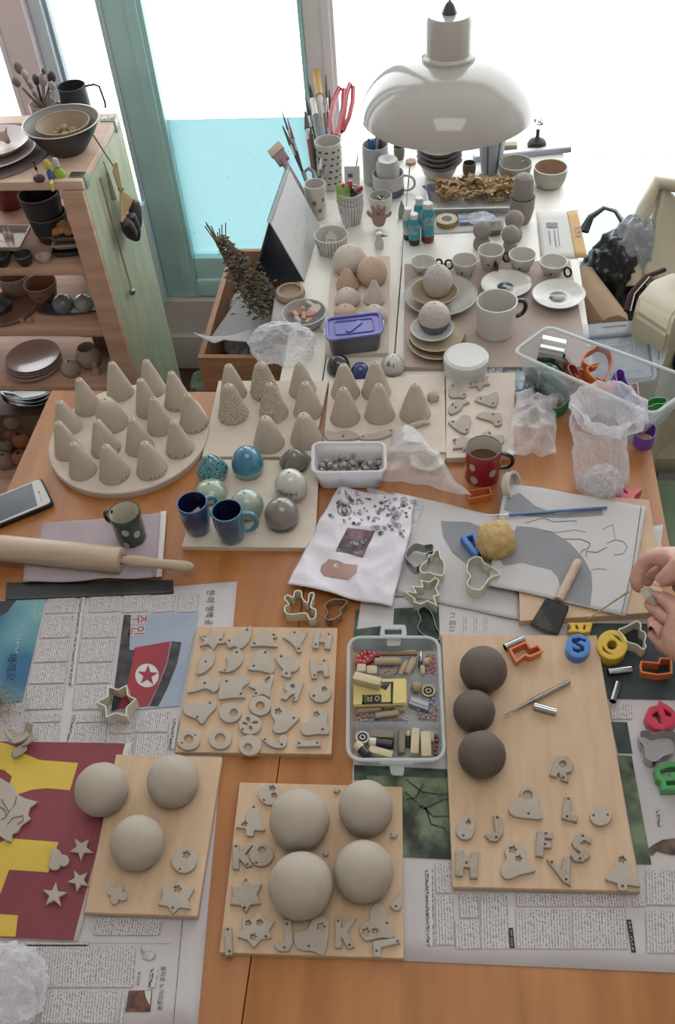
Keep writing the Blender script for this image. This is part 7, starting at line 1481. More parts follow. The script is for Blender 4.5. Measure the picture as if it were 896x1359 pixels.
# ================================================================ crate contents
bub = film('bubble wrap','#b5bbbd',.55,.2,bump=1,bscale=120,tl=.3); c = Vector(((cx0+cx1)/2-.015,(cyf+cyb)/2,Zc-.128))
b = BM(); crumple(b,(0,0,.06),((cx1-cx0)*.30,(cyb-cyf)*.32,.07),5,.2,3.5,4); tag(new('bubble_wrap',b,bub,loc=c,smooth=60),'crumpled bubble wrap filling the wooden crate','bubble wrap')
b = BM(); prism(b,[(-.06,-.05),(-.01,.065),(.07,.01),(.05,-.06)],z1=.0008,bev=.0001); o = new('white_foam_sheet',b,film('white foam sheet','#c1c3c3',.75,.6,tl=.4),loc=P(*f9(215,320),Zc+.004),rot=(.18,-.08,0)); tag(o,'white foam sheet corner standing up out of the crate','foam sheet')
tag(sheet('paper_strip',[f9(5,385),f9(110,430),f9(265,365),f9(285,440),],whitep,(18,10),Zc+.012,amp=.012,freq=14,seed=2,th=.0008,edge=.01),'crumpled white paper strip spilling over the crate corner','paper')
# dried bundle
dry = mat('dried grey leaves','#90877a',.95,'#665d51',40); t = thing('dried_bundle','bundle of dried grey-brown seed pods standing in the crate','dried plant',P(*f9(250,120),Zc)); c = t.location
b = BM(); A,B = PX(*f9(140,0),-.44),PX(*f9(330,270),-.33); A = P(292,318,.86); Bv = P(352,410,.70); random.seed(12)
for i in range(9): o_ = Vector((random.uniform(-.01,.01),random.uniform(-.01,.01),0)); tube(b,[Bv-c+o_*3,A-c+o_,A-c+o_*2+Vector((random.uniform(-.012,.005),.01,random.uniform(.012,.03)))],.0012,5)
new('stalks',b,mat('dry stalk','#5d4a36',.9),t); b = BM()
for i in range(1100):
    k = random.random()**.6; p = A+(Bv-A)*k-c; w_ = .008+.034*k; p += Vector((random.gauss(0,1)*w_*.5,random.gauss(0,1)*w_*.4,random.gauss(0,1)*w_*.35+.01)); s = random.uniform(.005,.009)
    M = Matrix.Translation(p) @ Matrix.Rotation(random.uniform(0,6.3),4,'Z') @ Matrix.Rotation(random.uniform(-1.3,1.3),4,'X')
    vs = [b.verts.new(M @ Vector(q_)) for q_ in ((-s,0,0),(0,-s*.45,s*.2),(s,0,0),(0,s*.45,s*.2),(0,0,-s*.15))]; b.faces.new((vs[0],vs[1],vs[4])); b.faces.new((vs[1],vs[2],vs[4])); b.faces.new((vs[2],vs[3],vs[4])); b.faces.new((vs[3],vs[0],vs[4]))
o = new('seed_pods',b,dry,t,smooth=0); o['kind'] = 'stuff'
# ================================================================ pendant lamp
LY = 1.84; lc = PW(594,146,LY); RL = 116*mpp(lc); lampm = mat('glossy white enamel','#b2aeab',.12,'#aaa6a3',3,coat=.6)
t = thing('pendant_lamp','glossy white dome pendant lamp hanging over the white table','lamp',lc); H1 = PW(594,75,LY).z-lc.z; H2 = PW(596,18,LY).z-lc.z; R2 = 30*mpp(lc)
pr_ = [(RL-.003,.001),(RL,0),(RL*.998,.002)]+[(R2*1.1+(RL-R2*1.1)*cos(pi/2*i/14)**1.15*(1-.05*sin(pi*i/14)),.004+(H1-.006)*sin(pi/2*i/14)**1.12) for i in range(1,15)]
ins_ = [(max(.001,r_-.003),z_-.003) for r_,z_ in pr_[3:][::-1]]
b = BM(); lathe(b,pr_+[(R2*.6,H1-.004)]+ins_[1:]+[(RL-.003,.001)],72); new('shade',b,lampm,t)
b = BM(); lathe(b,[(R2*1.14,H1-.004),(R2*1.14,H1+.004),(R2,H1+.008),(R2*.97,H2-.006),(R2*.9,H2),(0,H2+.001)],48); new('canopy',b,lampm,t)
b = BM(); lathe(b,[(R2*.32,H2),(R2*.2,H2+.014),(R2*.1,H2+.02),(0,H2+.02)],20); new('cord_grip',b,mat('dark grip','#3a3c3f',.4),t); b = BM(); tube(b,[(0,0,H2+.018),(0,0,2.497-lc.z)],.0022,8); new('cord',b,mat('grey cord','#6e7072',.6),t)
b = BM(); lathe(b,[(0,0),(.02,.002),(.03,.02),(.028,.04),(.014,.06),(.013,.08),(0,.08)],24,c=(0,0,H1*.3)); new('light_bulb',b,mat('unlit bulb','#c5c3bd',.2),t)
# ================================================================ shelf contents
fS = zf(0,0,2.987); fT2 = zf(0,230,4.48); fU2 = zf(0,410,3.446); Z0 = zs_top; Z1,Z2,Z3 = ZS
cream2 = mat('rosy cream glaze','#b5a39c',.3,coat=.3); dkm = mat('charcoal glaze','#33343a',.45); grey2 = mat('grey blue inner','#8c8a88',.4); buff = mat('buff inner','#9c8b78',.6)
b = BM(); c = P(*fS(0,610),Z0); c.x -= .02; lathe(b,[(0,0),(.125,0),(.125,.003),(0,.003)],60,c=(0,0,0)); mt_ = tag(new('round_mat',b,mat('taupe felt','#7c7072',.95,bump=.5),loc=(c.x,c.y+.005,Z0+.0003)),'round taupe felt mat on top of the shelf at the left','mat')
def dish(l,r_,yc,f,s,z0_,m,label,nm='plate',h=.014,k=.62,group=None,cat='plate'):
    v = P(*f((l+r_)/2,yc),z0_+h); R = (r_-l)/2/s*mpp(v); b = BM(); lathe(b,[(0,.001),(R*k,0),(R*(k+.06),.002),(R*.98,h-.002),(R,h),(R*.97,h),(R*k,.005),(0,.0045)],52); o = new(nm,b,m,loc=(v.x,v.y,z0_)); return tag(o,label,cat,group)
dish(-190,142,590,fS,2.987,Z0+.0036,cream2,'larger rosy white plate on the felt mat',h=.016); dish(-150,116,555,fS,2.987,Z0+.011,cream2,'smaller rosy white plate inside the larger one',h=.018)
v = P(*fS(22,560),Z0+.02); t = thing('bird_ornament','small white bird ornament on the plates at the top left','ornament',v); b = BM(); lathe(b,[(0,0),(.010,.003),(.009,.014),(.004,.020),(0,.022)],16,sy=.7); tube(b,[(-.006,0,.018),(-.010,0,.034)],[.003,.0006],6); tube(b,[(.006,0,.018),(.012,0,.030)],[.003,.0006],6); new('body',b,cream2,t); b = BM(); crumple(b,(.008,-.008,.004),(.006,.005,.005),2,.2,2,2,flat=False); new('brown_base',b,tan,t)
# big bowl with small bowl and bulbs
o,h,Rb,Rt = bowl(118,428,418,625,fS,2.987,'wide charcoal bowl with a pale grey inside on top of the shelf',dkm,k=.45,z0=Z0,belly=.05,wall=.004,m_in=grey2,rim=cream2)
v = o.location; t = thing('bowl','smaller buff bowl nested in the wide charcoal bowl','bowl',v+Vector((.003,0,.008))); b = BM(); lathe(b,vprof(Rt*.35,Rt*.70,h*.82,.003,.05),40,mi=0); new('body',b,[buff],t)
for i,(x,y) in enumerate(((0,0),(.014,.006),(-.013,.004),(.004,-.014),(-.006,.016),(.018,-.008),(-.018,-.01))):
    b = BM(); crumple(b,(0,0,0),(.007,.007,.006),3,.15,2,i,flat=False); tube(b,[(0,0,.004),(.003,.002,.014)],[.002,.0006],6); tag(new('dried_bulb',b,mat('dried bulb','#a58f72',.85),loc=t.location+Vector((x,y,.032+(.008 if i == 0 else 0)))),'dried flower bulb in the nested bowl on top of the shelf','dried bulb','dried bulbs in the nested bowl')
# jug, mug of spoons
o,h,Rb,Rt = vessel('pitcher','charcoal jug with a thin bent handle on top of the shelf','pitcher',*fS(310,470),19,fS(0,318)[1],19,dkm,z0=Z0+.0,m_in=dkm)
b = BM(); tube(b,[(Rt-.002,0,h*.93),(Rt+.018,0,h*.96),(Rt+.028,0,h*.88),(Rt+.032,0,h*.3),(Rt+.030,0,h*.1)],.0024,8); new('handle',b,dkm,o,rot=(0,0,.15))
o,h,Rb,Rt = vessel('mug','white mug holding wooden spoons on top of the shelf','mug',*fS(185,490),16,fS(0,388)[1],18,cream2,z0=Z0); handle(o,Rt,h,.5,cream2,.012,.003); V = o.location
sp = [(70,262,'#7b6a6c',16),(95,290,'#a39a98',15),(60,320,'#7a6a6a',14),(140,310,'#4c4248',16),(168,310,'#a19893',19),(205,300,'#4a4148',17),(208,335,'#a09a92',14),(172,275,'#594f55',9),(135,365,'#84757a',14)]
nm_ = ['taupe spoon leaning farthest left','pale spoon second from the left','taupe spoon leaning low to the left','dark spoon in the middle of the bunch','pale oval spoon facing the viewer','dark round spoon at the right','small pale spoon at the right','dark thin spoon at the back','mauve spoon low in the bunch']
for (x,y,cl,s_),lb in zip(sp,nm_):
    px,py = fS(x,y); hh = .12 if y < 300 else .10; top = P(px,py,Z0+hh); b0 = Vector((V.x+(top.x-V.x)*-.15,V.y+(top.y-V.y)*-.15,Z0+.006)); ms = mat('spoon '+cl,cl,.6); d = (top-b0); t = thing('wooden_spoon',lb+' in the spoon mug','spoon',b0,0,'spoons in the white mug'); b = BM(); tube(b,[Vector(),d*.8],.0028,8); new('handle',b,ms,t)
    b = BM(); M = Matrix.Translation(d*.96) @ d.to_track_quat('Z','Y').to_matrix().to_4x4(); r_ = s_/2.987*mpp(top)*.62
    rr = bmesh.ops.create_uvsphere(b,u_segments=18,v_segments=12,radius=1)['verts']; bmesh.ops.scale(b,vec=(r_*1.3,r_*1.9,r_*2.6),verts=rr); bmesh.ops.transform(b,matrix=M,verts=rr); new('bowl',b,ms,t)
# small figurines at the shelf edge
def fig(x,y,label,parts,hh=.05):
    v = P(*fS(x,y),Z0); t = thing('figurine',label,'figurine',v)
    for nme,pr2,m in parts: b = BM(); lathe(b,pr2,16,sy=.7); new(nme,b,m,t)
fig(158,718,'dark plum-coloured little pot figurine with two black beads above',[('body',[(0,0),(.009,0),(.012,.005),(.010,.011),(.003,.014),(0,.014)],mat('dark plum','#41333a',.4)),('beads',[(0,.014),(.001,.022),(.003,.025),(.003,.029),(.0008,.031),(.0008,.036),(.0025,.038),(.0022,.042),(0,.043)],blk)])
fig(205,712,'yellow-headed figurine with a blue body at the shelf edge',[('body',[(0,0),(.006,0),(.006,.016),(.003,.020),(0,.020)],mat('figurine blue','#3f5d9a',.5)),('head',[(0,.019),(.007,.024),(.008,.032),(.004,.040),(0,.042)],mat('figurine yellow','#c2b450',.5))])
fig(238,700,'white-headed figurine in a lime green coat at the shelf edge',[('body',[(0,0),(.012,0),(.013,.008),(.007,.018),(0,.019)],mat('figurine lime','#94b33f',.5)),('head',[(0,.018),(.006,.021),(.007,.029),(.004,.038),(0,.039)],whitec)])
c = P(*fS(210,725),Z0); b = BM(); tube(b,[(0,0,.003),(0,-.010,.001),(.001,-.012,-.012)],[.003,.004,.003],8); tag(new('yellow_charm',b,mat('figurine yellow','#c2b450',.5),loc=c+Vector((0,-.0,.002))),'yellow tail-like charm hanging over the shelf edge','charm')
# corn bundle on the side panel
t = thing('corn_bundle','bundle of dark dried corn cobs hanging on the green side panel','dried plant',PX(*fS(480,760),sxr+.02)); c = t.location; b = BM()
for i in range(14): a = -.6+1.2*i/13; tube(b,[(0,.0+a*.02,.050-abs(a)*.01),(0,a*.004,.0),(.002,a*.05,-.035)],[.0006,.0018,.003],5)
new('husks',b,mat('straw husk','#b09a72',.9),t)
for s in (-1,0,1): b = BM(); lathe(b,[(0,-.035),(.006,-.032),(.010,-.020),(.0105,0),(.008,.014),(0,.018)],20,M=Matrix.Translation((.006,s*.022,-.050-.008*(s == 0))) @ Matrix.Rotation(-s*.4,4,'X'),fn=lambda q,a,z,j: q*(1+.05*sin(a*10))); new('corn_cob',b,mat('dark corn','#33262b',.5,bump=.8,bscale=300),t)
b = BM(); tube(b,[(-.012,-.02,.11),(0,0,.04)],.0012,6); tube(b,[(0,-.0045,.004),(.005,0,.004),(0,.0045,.004),(-.004,0,.004)],.0016,6); new('twine',b,mat('twine','#8c7a58',.9),t); t.scale = (1.35,1.5,1.25)
t = thing('hanging_ornament','small grey ball hanging on a long twine down the green panel','ornament',PX(*fT2(785,705),sxr+.010)); A = PX(*fT2(590,30),sxr+.006)-t.location; b = BM(); tube(b,[A,Vector((0,0,.006))],.001,6); tube(b,[A+Vector((.001,.004,0)),Vector((0,.002,.006))],.001,6); new('twine',b,mat('twine','#8c7a58',.9),t); b = BM(); lathe(b,[(0,-.008),(.006,-.005),(.0075,0),(.006,.005),(0,.008)],18); new('ball',b,sharp,t)
t = thing('key_charm','pale tassel charm hanging at the corner of the green panel','ornament',PX(*fS(440,740),sxr+.012)); b = BM(); lathe(b,[(0,-.03),(.006,-.028),(.005,.0),(.003,.03),(0,.032)],12); new('tassel',b,mat('pale tassel','#8a8272',.8),t); b = BM(); tube(b,[(0,0,.03),(-.002,0,.055)],.0012,6); new('ring',b,steel,t)
# second level: canisters, tray of fruit, cups
g = 'charcoal canisters'; v0 = place(*fT2(330,430),24,Z1)
hs_ = [HZ(v0,fT2(0,y)[1]) for y in (335,235,115)]; Rc = 125/4.48*mpp(v0)*.95; zb = 0
for i,hh in enumerate((hs_[0],hs_[1]-hs_[0],hs_[2]-hs_[1])):
    b = BM(); R_ = Rc*(.9+.05*i); lathe(b,vprof(R_*.9,R_,max(.02,hh-.0004),.003,0),48,mi=[0]*12+[1]*3+[0]*13); lb = ['bottom charcoal canister of the stack of three','middle charcoal canister of the stack of three','top charcoal canister of the stack of three, open'][i]; tag(new('canister',b,[dkm,mat('raw clay rim','#8b7166',.7)],loc=(v0.x-.004*i,v0.y+.001,Z1+.0002+zb)),lb,'canister',g); zb += hh
g = 'trays stacked on the second shelf'
for i,(y0,y1,m,lb) in enumerate(((480,530,dkm,'black rectangular tray at the bottom of the tray stack'),(440,485,cream2,'cream rectangular tray in the middle of the tray stack'),(395,445,mat('brown grey glaze','#76675c',.5),'brown-grey tray of dried fruit on top of the stack'))):
    z_ = Z1+.0006+i*.0125; q_ = [fT2(330,300+(2-i)*45+40),fT2(555,292+(2-i)*45+40),fT2(590,372+(2-i)*45+40),fT2(305,395+(2-i)*45+40)]; q_ = [(x,y-9) for x,y in q_]; t,ct,_,_ = tub('rectangular_tray',lb,'tray',q_,z_+.0118,z_,m,.006,.9,.0016,wall=.003)
random.seed(2)
for i in range(9):
    b = BM(); crumple(b,(0,0,0),(.010,.009,.008),3,.25,2.5,i,flat=False); tag(new('dried_fruit',b,mat('orange dried fruit','#a5714a',.8,'#b88d62',60),loc=ct+Vector((-.036+.013*(i % 5)+.006*(i > 4),-.010+.02*(i > 4),.015+.004*(i % 2)))),'shrivelled orange dried fruit in the top tray','dried fruit','dried fruit in the top tray')
for l,r_,tp,bt,m,lb in ((-40,80,455,562,dkm,'dark cup cut off by the left edge on the second shelf'),(100,212,452,558,mat('brown black glaze','#3d3734',.4),'dark rough cup beside the tiny white cup'),(225,316,466,538,cream2,'tiny white cup on the second shelf')): bowl(l,r_,tp,bt,fT2,4.48,lb,m,k=.6,z0=Z1,belly=.15,nm='small_cup',cat='cup')
q_ = [fT2(-160,300),fT2(185,305),fT2(115,440),fT2(-200,440)]; t,ct,_,_ = tub('square_tray','pale square tray with little bottles at the left of the second shelf','tray',q_,Z1+.035,Z1+.022,cream2,.003,.96,.0012,wall=.003)
b = BM(); lathe(b,vprof(.03,.036,.0214,.003),30); tag(new('bowl',b,dkm,loc=(ct.x,ct.y,Z1+.0003)),'dark bowl carrying the pale square tray','bowl')
for x,lb in ((35,'tiny white bottle with a pointed stopper on the square tray'),(65,'second tiny clear bottle on the square tray')): v = P(*fT2(x,375),Z1+.026); b = BM(); lathe(b,[(0,0),(.005,0),(.0055,.008),(.002,.013),(.0022,.018),(0,.024)],14); tag(new('tiny_bottle',b,whitec,loc=v),lb,'bottle')
redl = mat('dark red lacquer','#6b1f2a',.25,coat=.4); v = place(*fT2(150,300),16,Z1); t = thing('red_mug','dark red mug with a curved handle behind the canisters','mug',v+Vector((-.05,.06,0))); b = BM(); lathe(b,vprof(.032,.036,.10,.004),32); new('body',b,redl,t); handle(t,.036,.10,0,redl,.03,.008,.2,.85)
for i in range(5): v = P(*fT2(530,330),Z1); b = BM(); lathe(b,vprof(.018,.024,.012,.002,.1),26); tag(new('saucer_stack_cup',b,grey2 if i % 2 else whitec,loc=(v.x-.012,v.y+.13,Z1+.0004+i*.0095)),['lowest','second lowest','middle','second highest','highest'][i]+' little grey-white cup stacked against the post','cup','little stacked cups by the post')
b = BM(); lathe(b,vprof(.035,.042,.115,.003),36); v = P(*fT2(430,330),Z1); tag(new('dark_vase',b,dkm,loc=(v.x+.0,v.y+.10,Z1+.0003)),'tall dark vase behind the canisters','vase')
# third level
vessel('large_pot','large pale rounded pot at the left of the third shelf','pot',*fT2(115,740),17,352,22,mat('pale mottled glaze','#a8988f',.5,'#93837a',20),z0=Z2,belly=.2)
bowl(175,370,598,790,fT2,4.48,'brown-rimmed bowl with a dripping glaze on the third shelf',mat('brown drip glaze','#8c6a55',.4,'#4d342c',30,lo=.55,hi=.62),k=.65,z0=Z2,belly=.1,m_in=mat('brown inner','#94705a',.5))
q_ = [fT2(215,790),fT2(430,715),fT2(700,795),fT2(420,850)]; b = BM(); v = P(*fT2(440,800),Z2+.006); lathe(b,[(0,0),(.055,0),(.085,.009),(.083,.0095),(.05,.003),(0,.003)],48,sy=.32,M=Matrix.Rotation(.12,4,'Z')); tag(new('leaf_dish',b,dkm,loc=(v.x,v.y,Z2+.0003)),'long dark leaf-shaped dish under the two round vases','dish')
for x0,x1,tp,bt,m,lb in ((310,437,715,838,mat('slate blue glaze','#5f6470',.3,coat=.3),'round slate-blue bud vase on the leaf dish'),(440,558,715,830,mat('grey green glaze','#7f877f',.3,coat=.3),'round grey-green bud vase on the leaf dish')):
    c,R = ball_at(*fT2((x0+x1)/2,(tp+bt)/2),(x1-x0)/2/4.48,Z2+.004,.92); b = BM(); lathe(b,[(0,-R*.9),(R*.4,-R*.9)]+[(R*cos(a),R*.92*sin(a)) for a in [-1.1+2.45*i/16 for i in range(17)]]+[(R*.16,R*.8),(0,R*.8)],36); tag(new('bud_vase',b,m,loc=c),lb,'vase','round bud vases')
b = BM(); v = P(*fT2(40,830),Z2); lathe(b,[(0,0),(.05,0),(.07,.008),(.068,.009),(.048,.003),(0,.003)],44); tag(new('plate',b,mat('brown plate glaze','#7b5a4b',.4),loc=(v.x,v.y+.01,Z2+.0003)),'brown plate at the left end of the third shelf','plate'); b = BM(); lathe(b,[(0,0),(.030,0),(.032,.012),(.022,.026),(.006,.032),(.006,.05),(.004,.055),(0,.055)],32,c=(0,0,0),mi=[0]*5+[1]*3); tag(new('lidded_dish',b,[dkm,cream2],loc=(v.x-.02,v.y+.01,Z2+.0042)),'black lidded dish with a pale knob on the brown plate','dish')
g = 'stacked mauve slabs'
for i in range(4): b = BM(); box(b,(0,0,.0075),(.085,.055,.013),bev=.003); v = P(*fT2(560,690),Z2); tag(new('slab_dish',b,[mat('mauve slab','#7b6a70',.6),mat('mauve slab dark','#51474b',.6)][i % 2],loc=(v.x+.003*(i % 2),v.y+.09,Z2+.0003+i*.0152)),['lowest','second lowest','third lowest','topmost'][i]+' mauve slab dish at the right back of the third shelf','dish',g)
for i in range(2): b = BM(); c = P(*fU2(105+i*35,62+i*2),Z2); box(b,(0,0,.006),(.010,.008,.012),bev=.001); tag(new('wooden_peg',b,tan,loc=c),['left','right'][i]+' little tan block at the front edge of the third shelf','block')
# fourth level
mauve = mat('rosy plate glaze','#9a7f7a',.15,coat=.6)
for i,yc in enumerate((248,232,222,212)): dish(20+i*2,285-i*4,yc,fU2,3.446,Z3+.0003+i*.0045,mauve if i == 3 else mat('pale mauve glaze','#a38f8d',.3),['bottom','second lowest','second highest','top glossy'][i]+' rosy plate of the stack on the fourth shelf',group='rosy plates',h=.012)
vv = dict(m=mat('chalk white clay','#a8988c',.7,'#9c8b80',20)); 
def blob(x,y,r_,zz_,m,label,nm='egg_vase',cat='vase',hole=.25,f=fU2,s=3.446,fr=.8,sz=1,group=None,seed=0):
    c,R = ball_at(*f(x,y),r_/s,zz_,fr*sz); b = BM(); a1 = pi/2-math.asin(hole); lathe(b,[(0,-R*fr*sz),(R*math.sqrt(1-fr*fr),-R*fr*sz)]+[(R*cos(a),R*sz*sin(a)) for a in [-math.asin(fr)+(a1+math.asin(fr))*(i+1)/14 for i in range(14)]]+[(R*hole*.85,R*sz*.85),(R*.5,0),(0,-R*.3)],26,fn=(lambda q,a,z,j: q*(1+.06*noise.noise(Vector((cos(a)*2+seed,sin(a)*2,z*40))))) if seed else None); return tag(new(nm,b,m,loc=c),label,cat,group)
blob(325,272,44,Z3,vv['m'],'small white egg-shaped vase on the fourth shelf',hole=.15,sz=1.0); blob(405,215,60,Z3,vv['m'],'cracked eggshell-shaped white pot on the fourth shelf',hole=.75,fr=.85); blob(538,250,46,Z3,mat('buff pot','#8c7768',.7),'buff pot with an open mouth against the post on the fourth shelf',hole=.55,sz=1.1)
c = place(*fU2(445,312),7,Z3); t = thing('animal_figure','tiny sitting buff animal figure on the fourth shelf','figure',c); b = BM(); lathe(b,[(0,0),(.010,0),(.010,.012),(.006,.020),(.008,.026),(.007,.033),(0,.036)],16,sy=.8); [tube(b,[(s*.005,0,.033),(s*.006,0,.041)],[.0025,.001],6) for s in (-1,1)]; new('body',b,buff,t)
v = P(*fU2(450,135),Z3+.075); b = BM(); prism(b,rquad([Vector((x,y,0)) for x,y in ((-.07,-.035),(.07,-.035),(.07,.035),(-.07,.035))],.012),z1=.018,bev=.003); tag(new('long_dish',b,mat('terracotta pink','#9b7769',.6),loc=(v.x+.005,v.y+.07,Z3+.052)),'long pink terracotta dish at the back of the fourth shelf','dish'); b = BM(); box(b,(0,0,.0258),(.09,.04,.0515),bev=.004); tag(new('clay_block',b,mat('terracotta block','#7d5c50',.7),loc=(v.x+.005,v.y+.07,Z3+.0003)),'terracotta block carrying the long pink dish','block')
# bottom of the shelf and basket of pots
fV = zf(0,480,6.47); zbk = .13
for i in range(3): 
    v = P(*fV(240,330),.245); b = BM(); R_ = .085; lathe(b,vprof(R_*.55,R_,.028,.003,.05),44,sy=.8); tag(new('dark_bowl',b,mat('glossy dark bowl','#3d3336',.12,coat=.6),loc=(v.x+.0,v.y+.04,.218+.012*i)),['lowest','middle','topmost shiny'][i]+' dark bowl in the pile on the bottom of the shelf','bowl','dark bowls at the bottom of the shelf')
b = BM(); box(b,(0,0,0),(.22,.16,.146),bev=.003); v = P(*fV(240,330),.245); tag(new('storage_box',b,mat('brown storage box','#6b5145',.7),loc=(v.x,v.y+.05,.0705+.0735)),'brown storage box under the dark bowls','box')
t = thing('pot_basin','low terracotta-coloured basin full of little round pots on the floor','basin',P(*fV(30,900),.02)); t.location.z = 0; c = t.location
terr = mat('terracotta','#a06650',.75,'#935a46',20); chalk = mat('chalky clay','#968273',.75,'#8a7667',15)
lst = [(105,515,72,.20,chalk,0),(245,545,64,.17,terr,.38),(180,665,78,.15,terr,.42),(85,615,55,.16,terr,0.2),(50,725,62,.12,chalk,.2),(175,825,72,.12,terr,.42),(45,850,80,.10,chalk,.25),(120,440,70,.2,chalk,.6),(-60,640,60,.14,chalk,.3),(-70,780,70,.12,terr,.4),(10,620,50,.15,chalk,.2)]
nm2 = ['faceted chalky pot near the top of the heap','terracotta pot with a dark mouth at the right of the heap','large terracotta pot in the middle of the heap','terracotta pot half hidden behind the middle one','chalky faceted pot at the left of the heap','terracotta pot nearest the table edge','chalky faceted pot lowest at the left','grey pot with a wide mouth at the back of the heap','chalky pot beyond the left edge','terracotta pot beyond the left edge','small chalky pot at the far left']
for (x,y,r_,zz_,m,hl),lb in zip(lst,nm2): blob(x,y,r_,zz_-.03,m,lb+' by the shelf','round_pot','pot',max(.12,hl),fV,6.47,.85,group='little pots by the shelf',seed=x+1 if m == chalk else 0)
ctr = P(*fV(60,780),.10); ctr.y = 1.485; b = BM(); lathe(b,[(0,.001),(.12,.001),(.155,.05),(.16,.055),(.152,.055),(.115,.006),(0,.006)],48,c=(ctr.x-c.x,ctr.y-c.y,.0)); new('basin',b,mat('terracotta basin','#8f6252',.6),t); b = BM(); lathe(b,[(0,.0062),(.11,.0062),(.13,.04),(.12,.062),(0,.085)],30,c=(ctr.x-c.x,ctr.y-c.y,0),wob=.1); new('packing',b,mat('dark packing','#4a3a33',.9),t)
# grey-green cloth pile beside the shelf
c = P(250,500,.35); b = BM(); crumple(b,(0,0,.17),(.09,.08,.17),4,.1,2,3); tag(new('cloth_sack',b,mat('sage sack','#7b8577',.9,'#6d7769',15),loc=(c.x+.05,c.y+.04,.0)),'sage green cloth sack between the shelf and the crate','sack'); 
# ================================================================ chairs, bags and bench on the right
fX = zf(760,220,6.18); hide = mat('cream leatherette','#b8b09a',.45,'#aca48e',8,bump=.05); navyf = mat('navy cushion','#232c38',.8); kraft = mat('kraft paper','#a68c72',.75,'#987e64',14,bump=.5,bscale=18)
def shell(name,q_,m,th,parent,bulge=.03,n=14,loc=(0,0,0)):
    """thick curved chair shell: world corners tl,tr,br,bl bulging backwards"""
    b = BM(); nrm = (q_[1]-q_[0]).cross(q_[3]-q_[0]).normalized(); nrm = nrm if nrm.y > 0 else -nrm; rows = []
    for j in range(n+1):
        v_ = j/n; row = []
        for i in range(n+1):
            u = i/n; p = (q_[0]*(1-u)+q_[1]*u)*(1-v_)+(q_[3]*(1-u)+q_[2]*u)*v_; row.append(b.verts.new(p-Vector(loc)+nrm*bulge*(1-(2*u-1)**2)))
        rows.append(row)
    for j in range(n):
        for i in range(n): b.faces.new((rows[j][i],rows[j+1][i],rows[j+1][i+1],rows[j][i+1]))
    o = new(name,b,m,parent,smooth=60); s = o.modifiers.new('thickness','SOLIDIFY'); s.thickness = th; s.offset = 0; bv = o.modifiers.new('round','BEVEL'); bv.width = th*.4; bv.segments = 3; return o
# far chair: back panel with a rolled rim
t = thing('chair','cream leatherette chair standing far right behind the black bag','chair',P(860,400,.45)); L_ = t.location; L_.z = 0; ya = 1.95; tl = PW(*fX(690,125),ya); bl = PW(*fX(470,620),ya); 
tl,bl = PW(*fX(720,150),ya),PW(*fX(560,900),ya-.14); tr = tl+Vector((.30,-.12,-.17)); br = bl+Vector((.34,-.14,-.04))
shell('backrest',[tl,tr,br,bl],hide,.030,t,.04,loc=L_); b = BM(); tube(b,[bl-L_+Vector((-.012,-.01,-.02)),PW(*fX(500,620),ya-.09)-L_,PW(*fX(590,360),ya-.05)-L_,tl-L_+Vector((-.008,-.005,.006)),tl-L_+Vector((.06,-.03,.006)),tr-L_],[.02,.018,.017,.016,.016,.016],12); new('rolled_rim',b,hide,t)
b = BM(); box(b,(br.x-L_.x+.10,br.y-L_.y+.24,.43),(.36,.34,.06),bev=.02); new('seat',b,hide,t)
for sx_2 in (-1,1):
    for sy_2 in (-1,1): b = BM(); tube(b,[(br.x-L_.x+.10+sx_2*.14,br.y-L_.y+.24+sy_2*.13,.405),(br.x-L_.x+.10+sx_2*.16,br.y-L_.y+.24+sy_2*.15,0)],.013,10); new('leg',b,steel,t)
# near chair: arm and navy cushion
yb = 1.50; t2 = thing('chair','nearer cream chair with a navy and red cushion beside the storage lid','chair',(0,0,0)); a0_ = PW(*fX(505,1200),yb-.03); a1_ = PW(*fX(540,1060),yb); a2_ = PW(*fX(660,920),yb+.06); a3_ = PW(*fX(820,860),yb+.10); t2.location = (a1_.x+.1,a1_.y,0); L2_ = t2.location
armp = [a0_+Vector((-.01,-.03,-.12)),a0_,a1_,a2_,a3_,a3_+Vector((.06,-.02,-.02))]
b = BM(); rows = []
for i,p in enumerate(armp):
    r1 = p-L2_; r2 = p-L2_+Vector((.055,-.055,-.01)); rows.append([b.verts.new(r1),b.verts.new(r2),b.verts.new(r2+Vector((.02,-.01,-.40))),b.verts.new(r1+Vector((0,.0,-.40)))])
for A_,B_ in zip(rows,rows[1:]):
    for k in range(4): b.faces.new((A_[k],A_[(k+1) % 4],B_[(k+1) % 4],B_[k]))
b.faces.new(rows[0]); b.faces.new(rows[-1]); bmesh.ops.bevel(b,geom=[e for e in b.edges if not e.is_boundary],offset=.006,segments=2,affect='EDGES'); new('armrest',b,hide,t2)
b = BM(); tube(b,[p-L2_+Vector((-.012,.012,-.006)) for p in armp[1:5]],.0045,8); new('red_piping',b,mat('dark red fabric','#38121a',.9),t2); b = BM(); tube(b,[p-L2_+Vector((-.006,.004,.0)) for p in armp[1:4]],.0013,6); new('frayed_edge',b,mat('white fray','#b8b2a8',.9,bump=1,bscale=300),t2)
b = BM(); d_ = (armp[3]-L2_); Q_ = [PW(880,385,yb-.02),PW(905,372,yb-.02),PW(890,520,yb-.10),PW(862,500,yb-.10)]; box(b,(d_.x+.16,d_.y-.02,d_.z-.13),(.22,.16,.05),bev=.018); box(b,(d_.x+.18,d_.y+.05,d_.z+.02),(.24,.05,.03),bev=.012); new('cushion',b,navyf,t2)
b = BM(); box(b,(d_.x+.17,d_.y+.01,.40),(.26,.20,.05),bev=.015); new('seat',b,hide,t2)
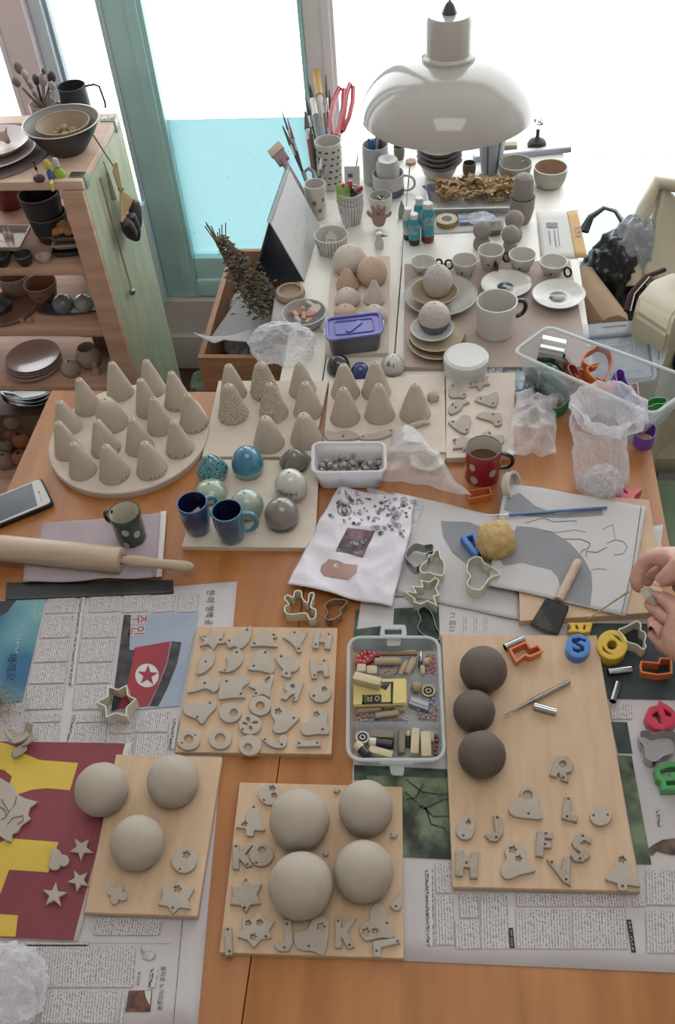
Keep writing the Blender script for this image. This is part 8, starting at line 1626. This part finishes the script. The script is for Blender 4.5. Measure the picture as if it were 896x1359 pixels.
for sx_2 in (-1,1):
    for sy_2 in (-1,1): b = BM(); tube(b,[(d_.x+.17+sx_2*.10,d_.y+.01+sy_2*.07,.375),(d_.x+.17+sx_2*.11,d_.y+.01+sy_2*.08,0)],.012,10); new('leg',b,steel,t2)
# black bag and kraft parcel on a stool
v = P(*fX(330,900),.60); t = thing('black_bag','black plastic bag with looped handles beside the white table','bag',(v.x,v.y,.46)); bm_ = mat('black bag plastic','#17181c',.22,bump=.6,bscale=20); gm_ = mat('grey foil plastic','#8e9298',.3,bump=.5,bscale=18)
b = BM(); crumple(b,(.01,.0,.11),(.080,.085,.13),5,.12,2.2,14); new('pouch',b,bm_,t,smooth=60); b = BM(); crumple(b,(.035,.0,.165),(.055,.06,.115),5,.14,2.2,5,flat=False); new('grey_flap',b,gm_,t,smooth=60)
pts = [PW(*fX(90,540),v.y+.04),PW(*fX(150,420),v.y+.07),PW(*fX(260,345),v.y+.08),PW(*fX(350,370),v.y+.08),PW(*fX(405,450),v.y+.07),PW(*fX(410,520),v.y+.05)]; b = BM(); tube(b,[p-t.location for p in pts],[.012,.008,.006,.008,.012,.014],8,flat=.4); new('handle',b,bm_,t); b = BM(); pts = [PW(*fX(590,670),v.y),PW(*fX(620,690),v.y-.01),PW(*fX(640,820),v.y-.02)]; tube(b,[p-t.location for p in pts],.008,8,flat=.5); new('handle',b,bm_,t)
A,B = PW(*fX(130,900),v.y-.09),PW(*fX(310,1180),v.y-.16); A = P(*fX(160,930),.66); B = P(*fX(330,1170),.66); d = B-A; t = thing('kraft_parcel','kraft paper parcel leaning between the white table and the black bag','parcel',A+Vector((0,0,-.045))); M = (d.normalized()).to_track_quat('Z','Y').to_matrix().to_4x4(); b = BM()
lathe(b,[(0,-.06),(.040,-.06),(.042,d.length-.005),(.036,d.length+.012),(.012,d.length+.018),(0,d.length+.012)],14,M=M,fn=lambda q,a,z,j: q*(1+.06*noise.noise(Vector((cos(a)*3,sin(a)*3,z*14))))); new('wrapped_roll',b,kraft,t,smooth=30)
b = BM(); box(b,(0,0,.44),(.20,.34,.035),bev=.008); stl = thing('low_stool','dark low stool under the black bag','stool',(v.x-.01,v.y+.02,0)); new('seat',b,mat('dark stool','#1e1d20',.7),stl)
for sx_2 in (-1,1):
    for sy_2 in (-1,1): b = BM(); box(b,(sx_2*.08,sy_2*.14,.211),(.03,.03,.42)); new('leg',b,mat('dark stool','#1e1d20',.7),stl)
t = thing('bench','green upholstered bench at the right of the table','bench',(.62,1.12,0)); b = BM(); box(b,(0,0,.42),(.44,.52,.08),bev=.02); new('seat',b,mat('green upholstery','#6f8069',.8,'#66775f',8),t)
for sx_2 in (-1,1):
    for sy_2 in (-1,1): b = BM(); box(b,(sx_2*.19,sy_2*.23,.189),(.04,.04,.378)); new('leg',b,tleg,t)
